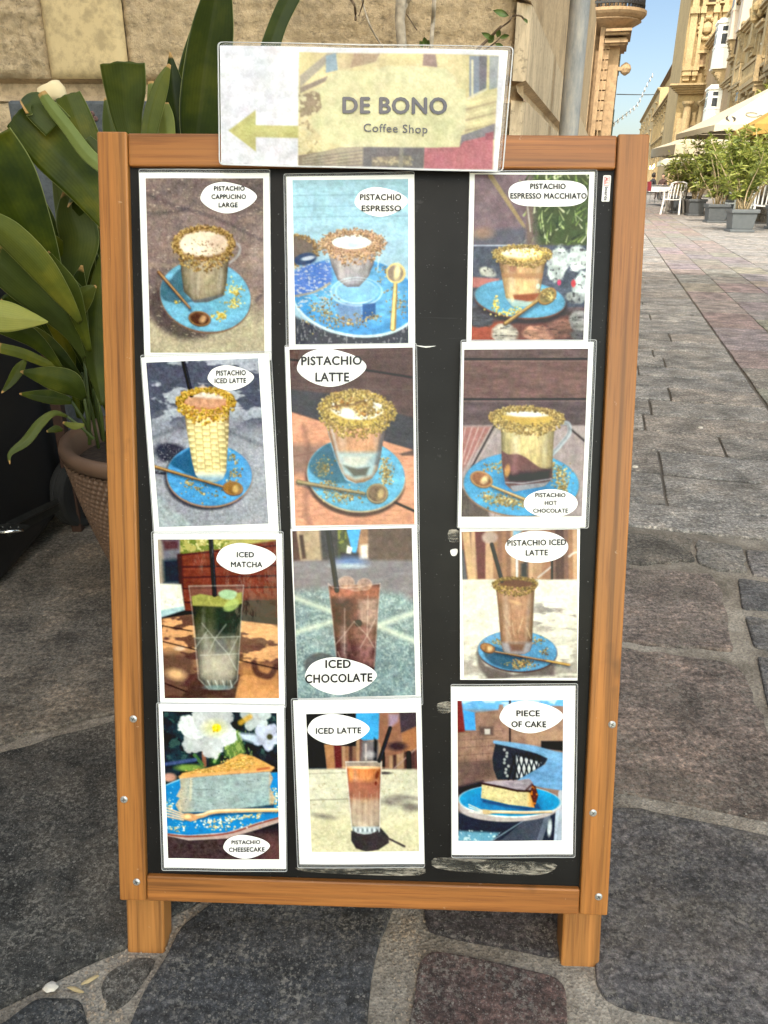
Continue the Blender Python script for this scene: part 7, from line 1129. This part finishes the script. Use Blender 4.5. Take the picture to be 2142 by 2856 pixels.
EGG = [(0, .486), (.094, .171), (.3, .01), (.52, .014), (.835, .186), (1, .443), (.9, .714), (.677, .929), (.457, 1.0), (.236, .9), (.063, .7)]
ELLI = [(.5 + .5 * math.cos(a), .5 + .5 * math.sin(a)) for a in np.linspace(0, 2 * math.pi, 15)[:-1]]
SUPER = [(.5 + .5 * abs(math.cos(a)) ** .55 * (1 if math.cos(a) > 0 else -1), .5 + .5 * abs(math.sin(a)) ** .8 * (1 if math.sin(a) > 0 else -1)) for a in np.linspace(0, 2 * math.pi, 25)[:-1]]
def inset(q, d):                                     # move the four corners of a quad outwards by d[left, top, right, bottom]
    l, t, r, b = d; return [(q[0][0] - l, q[0][1] - t), (q[1][0] + r, q[1][1] - t), (q[2][0] + r, q[2][1] + b), (q[3][0] - l, q[3][1] + b)]
def round_quad(q, rad=26, n=4):
    out = []
    for i in range(4):
        a, b, c = np.array(q[i - 1], float), np.array(q[i], float), np.array(q[(i + 1) % 4], float)
        u = (a - b) / np.linalg.norm(a - b); v = (c - b) / np.linalg.norm(c - b)
        for k in range(n + 1):
            t = k / n; out.append(b + u * rad * (1 - t) ** 2 + v * rad * t ** 2)
    return out
def poster(name, label, Z, paper, pic, oval, shape, texts, w0, ext=(22, 22, 22, 22), group='laminated menu photos on the board', cat='menu photo', ink=None, warp=.0012, pname='photo_print', seed=0):
    ink = ink or INK; cx = sum(p[0] for p in paper) / 4; cy = sum(p[1] for p in paper) / 4
    c0 = loc(Z[0] + cx * Z[2], Z[1] + cy * Z[2], w0); root = empty(name, label=label, cat=cat, group=group, mat=mat4(SB + AX * c0[0] + VU * c0[1] + NO * w0))
    rs = random.Random(seed + 5); f1, f2, ph = rs.uniform(.6, 1.4), rs.uniform(.6, 1.3), rs.uniform(0, 6)
    def P(zx, zy, h=0.0):
        q = loc(Z[0] + zx * Z[2], Z[1] + zy * Z[2], w0); u = q[0] - c0[0]; v = q[1] - c0[1]
        b = warp * (math.sin(u * 38 * f1 + ph) * math.cos(v * 24 * f2 + ph) * .5 + .5)
        return (u, v, h + b)
    # pouch rim, paper sheet
    oq = round_quad(inset(paper, ext)); b = MB(); H = homog(paper); G = 24
    def hq(Hm, a, c): w_ = Hm[2, 0] * a + Hm[2, 1] * c + 1; return ((Hm[0, 0] * a + Hm[0, 1] * c + Hm[0, 2]) / w_, (Hm[1, 0] * a + Hm[1, 1] * c + Hm[1, 2]) / w_)
    b.grid([[P(*hq(H, i / G, j / G), .0006) for i in range(G + 1)] for j in range(G + 1)])
    edge = [(i / G, 0) for i in range(G)] + [(1, i / G) for i in range(G)] + [(1 - i / G, 1) for i in range(G)] + [(0, 1 - i / G) for i in range(G)]
    eu = [P(*hq(H, *e), .0006) for e in edge]; el = [P(*hq(H, *e), 0) for e in edge]; n = len(edge); b.add(eu + el, [(i, (i + 1) % n, n + (i + 1) % n, n + i) for i in range(n)])
    b.build('paper_sheet', PAPER, root, smooth=False)
    if ext != (0, 0, 0, 0):
        b = MB(); n = len(oq); cc = np.array([cx, cy]); dense = []
        for i in range(n):
            for k in range(4): dense.append(oq[i] * (1 - k / 4) + oq[(i + 1) % n] * k / 4)
        n = len(dense); ring = [dense, [d + (cc - d) * (14 / np.linalg.norm(cc - d)) for d in dense], [d + (cc - d) * .10 for d in dense]]
        b.add([P(*p, .0003) for r in ring[1:] for p in r], [(i, (i + 1) % n, n + (i + 1) % n, n + i) for i in range(n)]); pouch = b.build('laminate_pouch', POUCH, root)
        b = MB(); e2 = [d + (cc - d) * (7 / np.linalg.norm(cc - d)) for d in dense]
        b.add([P(*p, h) for p, h in [(q, .0003) for q in dense] + [(q, .0009) for q in dense] + [(q, .0009) for q in e2] + [(q, .0003) for q in e2]], [(r * n + i, r * n + (i + 1) % n, ((r + 1) % 4) * n + (i + 1) % n, ((r + 1) % 4) * n + i) for r in range(4) for i in range(n)]); b.build('sealed_edge', EDGE, pouch)
    # the printed photo
    s = pic(); me = bpy.data.meshes.new(pname); nx, ny = s.nx, s.ny
    Xf, Yf = s.X.ravel(), s.Y.ravel(); V = np.array([P(x, y, .0009) for x, y in zip(Xf, Yf)], np.float32)
    idx = np.arange(nx * ny).reshape(ny, nx); F = np.stack([idx[:-1, :-1], idx[1:, :-1], idx[1:, 1:], idx[:-1, 1:]], -1).reshape(-1, 4)
    me.vertices.add(nx * ny); me.vertices.foreach_set('co', V.ravel()); me.loops.add(F.size); me.loops.foreach_set('vertex_index', F.ravel().astype(np.int32)); me.polygons.add(len(F)); me.polygons.foreach_set('loop_start', np.arange(0, F.size, 4, dtype=np.int32)); me.update(calc_edges=True)
    ca = me.color_attributes.new('print', 'FLOAT_COLOR', 'POINT'); ca.data.foreach_set('color', np.concatenate([s.linear().reshape(-1, 3) * .92, np.ones((nx * ny, 1))], 1).astype(np.float32).ravel()); me.materials.append(PRINT)
    o = bpy.data.objects.new(pname, me); COL.objects.link(o); o.parent = root
    lab = root
    if oval:
        x0, x1, y0, y1 = oval; pts = spline([(x0 + a * (x1 - x0), y0 + c * (y1 - y0)) for a, c in shape], 5); b = MB(); n = len(pts); cc = np.array([(x0 + x1) / 2, (y0 + y1) / 2]); rings = [pts] + [[cc + (p - cc) * k for p in pts] for k in (.7, .4, .05)]
        b.add([P(*p, .0012) for r in rings for p in r], [(r * n + i, r * n + (i + 1) % n, (r + 1) * n + (i + 1) % n, (r + 1) * n + i) for r in range(3) for i in range(n)] + [tuple(3 * n + i for i in range(n))])
        lab = b.build('name_label', LABEL, root)
    for t in texts:
        txt, xa, xb, yt, yb = t[:5]; sl = t[5] if len(t) > 5 else 0; kw = t[6] if len(t) > 6 else {}
        letters('lettering', txt, lambda a, c: P(xa + a * (xb - xa), yb + c * (yt - yb) + sl * (a - .5), .0019), kw.get('ink', ink), lab, kw.get('bold', .034))
    return root
L0 = PW + .0012
ROW = [L0, L0 + .0032, L0 + .0064, L0 + .0096]
poster('menu_photo', 'menu photo reading pistachio cappucino large, glass and spoon on saucer', (370, 460, 410 / 1659), [(75, 90), (1545, 95), (1565, 2200), (140, 2200)], pic_cappuccino, (770, 1405, 200, 552), EGG, [('PISTACHIO', 925, 1268, 247, 297), ('CAPPUCINO', 897, 1283, 340, 390), ('LARGE', 978, 1190, 432, 484)], ROW[0], (4, 40, 8, 10), seed=1)
poster('menu_photo', 'menu photo reading pistachio espresso, pale blue print with glass and upright gold spoon', (780, 470, 400 / 1659), [(80, 100), (1555, 72), (1565, 2100), (110, 2100)], pic_espresso, (868, 1485, 222, 562), EGG, [('PISTACHIO', 932, 1405, 305, 372), ('ESPRESSO', 952, 1405, 435, 500)], ROW[0], (32, 34, 4, 6), seed=2)
poster('menu_photo', 'menu photo reading pistachio espresso macchiato, glass among stones and leaves', (1280, 460, 440 / 1659), [(115, 88), (1425, 75), (1352, 1900), (80, 1900)], pic_macchiato, (518, 1348, 165, 442), SUPER, [('PISTACHIO', 748, 1117, 203, 258), ('ESPRESSO MACCHIATO', 540, 1337, 303, 360)], ROW[0], (6, 22, 30, 6), seed=3)
poster('menu_photo', 'tilted menu photo reading pistachio iced latte, basket pattern glass with crumb rim', (380, 970, 420 / 1659), [(60, 110), (1465, 65), (1575, 2080), (205, 2090)], pic_iced_pistachio, (790, 1300, 195, 470), EGG, [('PISTACHIO', 887, 1210, 250, 305, -6), ('ICED LATTE', 870, 1213, 336, 390, -4)], ROW[1], (10, 30, 26, 12), seed=4)
poster('menu_photo', 'menu photo reading pistachio latte, crumb topped glass on orange wooden table', (780, 950, 400 / 1659), [(65, 72), (1560, 48), (1592, 2200), (140, 2200)], pic_latte, (203, 1003, 97, 535), EGG, [('PISTACHIO', 257, 948, 185, 283, -8), ('LATTE', 420, 803, 373, 472)], ROW[1], (8, 20, 26, 8), seed=5)
poster('menu_photo', 'menu photo reading pistachio hot chocolate, label at the lower edge of print', (1260, 940, 420 / 1659), [(110, 58), (1560, 55), (1470, 2097), (68, 2095)], pic_hot_chocolate, (790, 1385, 1675, 1985), ELLI, [('PISTACHIO', 918, 1248, 1717, 1762), ('HOT', 1022, 1153, 1802, 1848), ('CHOCOLATE', 895, 1275, 1888, 1932)], ROW[1] + .0045, (12, 26, 36, 10), seed=6)
poster('menu_photo', 'menu photo reading iced matcha, tall green drink on sunny table', (410, 1470, 400 / 1659), [(80, 75), (1565, 75), (1597, 2080), (160, 2080)], pic_matcha, (807, 1497, 185, 542), EGG, [('ICED', 1045, 1240, 285, 345), ('MATCHA', 977, 1337, 398, 460)], ROW[2], (26, 28, 16, 10), seed=7)
poster('menu_photo', 'menu photo reading iced chocolate, brown drink with ice and black straw', (800, 1460, 400 / 1659), [(48, 62), (1505, 22), (1552, 2090), (135, 2090)], pic_iced_chocolate, (212, 1042, 1546, 1976), EGG, [('ICED', 452, 738, 1570, 1662, -4), ('CHOCOLATE', 218, 988, 1733, 1828, -20)], ROW[2], (6, 14, 24, 8), seed=8)
poster('menu_photo', 'unlaminated menu photo reading pistachio iced latte, brown drink in front of pale table', (1240, 1460, 400 / 1659), [(175, 40), (1566, 40), (1534, 1812), (180, 1803)], pic_iced_pistachio_latte, (698, 1427, 82, 452), ELLI, [('PISTACHIO ICED', 725, 1400, 185, 250, -10), ('LATTE', 938, 1190, 302, 365, -4)], ROW[1], (0, 0, 0, 0), seed=9)
poster('menu_photo', 'menu photo reading pistachio cheesecake, pale slice below white flowers', (430, 1940, 400 / 1659), [(55, 90), (1505, 112), (1527, 2000), (118, 1985)], pic_cheesecake, (805, 1340, 1603, 1877), EGG, [('PISTACHIO', 902, 1230, 1660, 1704), ('CHEESECAKE', 872, 1280, 1742, 1792)], ROW[3], (28, 14, 14, 34), seed=10)
poster('menu_photo', 'menu photo reading iced latte, wide white margins and glass with dark shadow', (800, 1930, 400 / 1659), [(75, 95), (1550, 70), (1590, 1985), (150, 1985)], pic_iced_latte, (240, 958, 250, 612), EGG, [('ICED LATTE', 340, 860, 405, 472, -8)], ROW[3], (26, 24, 6, 44), seed=11)
poster('menu_photo', 'menu photo reading piece of cake, slice on blue plate by curved railing', (1240, 1890, 400 / 1580), [(72, 96), (1440, 88), (1410, 1942), (80, 1945)], pic_cake, (603, 1305, 250, 606), EGG, [('PIECE', 790, 1043, 352, 416), ('OF CAKE', 735, 1113, 472, 536)], ROW[0], (6, 28, 28, 36), seed=12)
BZ = (560, 80, 920 / 1659)
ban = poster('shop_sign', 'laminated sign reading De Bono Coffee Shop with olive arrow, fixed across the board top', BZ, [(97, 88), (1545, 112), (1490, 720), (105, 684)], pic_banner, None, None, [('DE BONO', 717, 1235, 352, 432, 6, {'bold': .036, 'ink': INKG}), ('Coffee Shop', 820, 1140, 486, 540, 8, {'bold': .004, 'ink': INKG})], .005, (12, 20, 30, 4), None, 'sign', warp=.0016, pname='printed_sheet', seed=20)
# maker's sticker
st = (1500, 350, 350 / 1408); SQ = [(735, 560), (822, 560), (803, 855), (712, 855)]; SW = PW + .0004
def SP(zx, zy, h=0.0): q = loc(st[0] + zx * st[2], st[1] + zy * st[2], SW); return (q[0], q[1], SW + h)
b = MB(); pts = round_quad(SQ, 16); b.add([SP(*p, .0004) for p in pts], [tuple(range(len(pts)))]); sticker = b.build('maker_sticker', LABEL, sign)
def along(x0, y0, x1, y1, wd): return lambda a, c: SP(x0 + (x1 - x0) * a - wd * (1 - c) , y0 + (y1 - y0) * a, .0008)
letters('lettering', 'ALL', along(794, 588, 788, 662, 40), INKR, sticker, .03); letters('lettering', 'boards', along(790, 690, 777, 842, 36), INKG, sticker, .03)
b = MB(); fr = [(745, 578), (806, 578), (799, 676), (738, 676)]; fi = [(749, 582), (802, 582), (795, 672), (742, 672)]; b.add([SP(*p, .0007) for p in fr + fi], [(i, (i + 1) % 4, 4 + (i + 1) % 4, 4 + i) for i in range(4)]); b.build('red_outline', INKR, sticker)
# torn tape left on the panel
m, nt, bs, L = nodes('torn clear tape'); v_ = noise(nt, 40, 7, .8, (.45, 1.6, 1), dist=.5); L.new(ramp(nt, v_, [(.45, (.05, .05, .045)), (.6, (.35, .32, .27)), (.7, (.75, .72, .66))]), bs.inputs['Base Color']); L.new(ramp(nt, v_, [(.40, (.3,) * 3), (.62, (.95,) * 3)]), bs.inputs['Alpha']); bs.inputs['Roughness'].default_value = .3; bump(nt, bs, v_, .6, .002); TAPE = m
WHITE = plain('white paper scrap', (.75, .74, .72), .7)
def strip(name, pts, mat, h=.0006):
    b = MB(); pts = spline([np.array(p) * K for p in pts], 3); n = len(pts); b.add([tuple(loc(*p, PW) + np.array([0, 0, h])) for p in pts] + [tuple(loc(*p, PW)) for p in pts], [tuple(range(n))] + [(i, (i + 1) % n, n + (i + 1) % n, n + i) for i in range(n)]); return b.build(name, mat, sign)
strip('tape_strip', [(939, 1853), (1000, 1855), (1080, 1858), (1195, 1864), (1190, 1882), (1150, 1890), (1060, 1886), (945, 1876)], TAPE)
strip('tape_strip', [(650, 1872), (780, 1876), (905, 1872), (905, 1890), (780, 1889), (660, 1882)], TAPE)
strip('tape_strip', [(970, 1145), (992, 1147), (992, 1170), (970, 1169)], TAPE); strip('tape_strip', [(945, 1520), (974, 1516), (976, 1536), (950, 1540)], TAPE)
strip('paper_scrap', [(973, 1188), (988, 1186), (986, 1199), (976, 1200)], WHITE); strip('paper_scrap', [(898, 746), (920, 748), (942, 747), (920, 751)], WHITE)
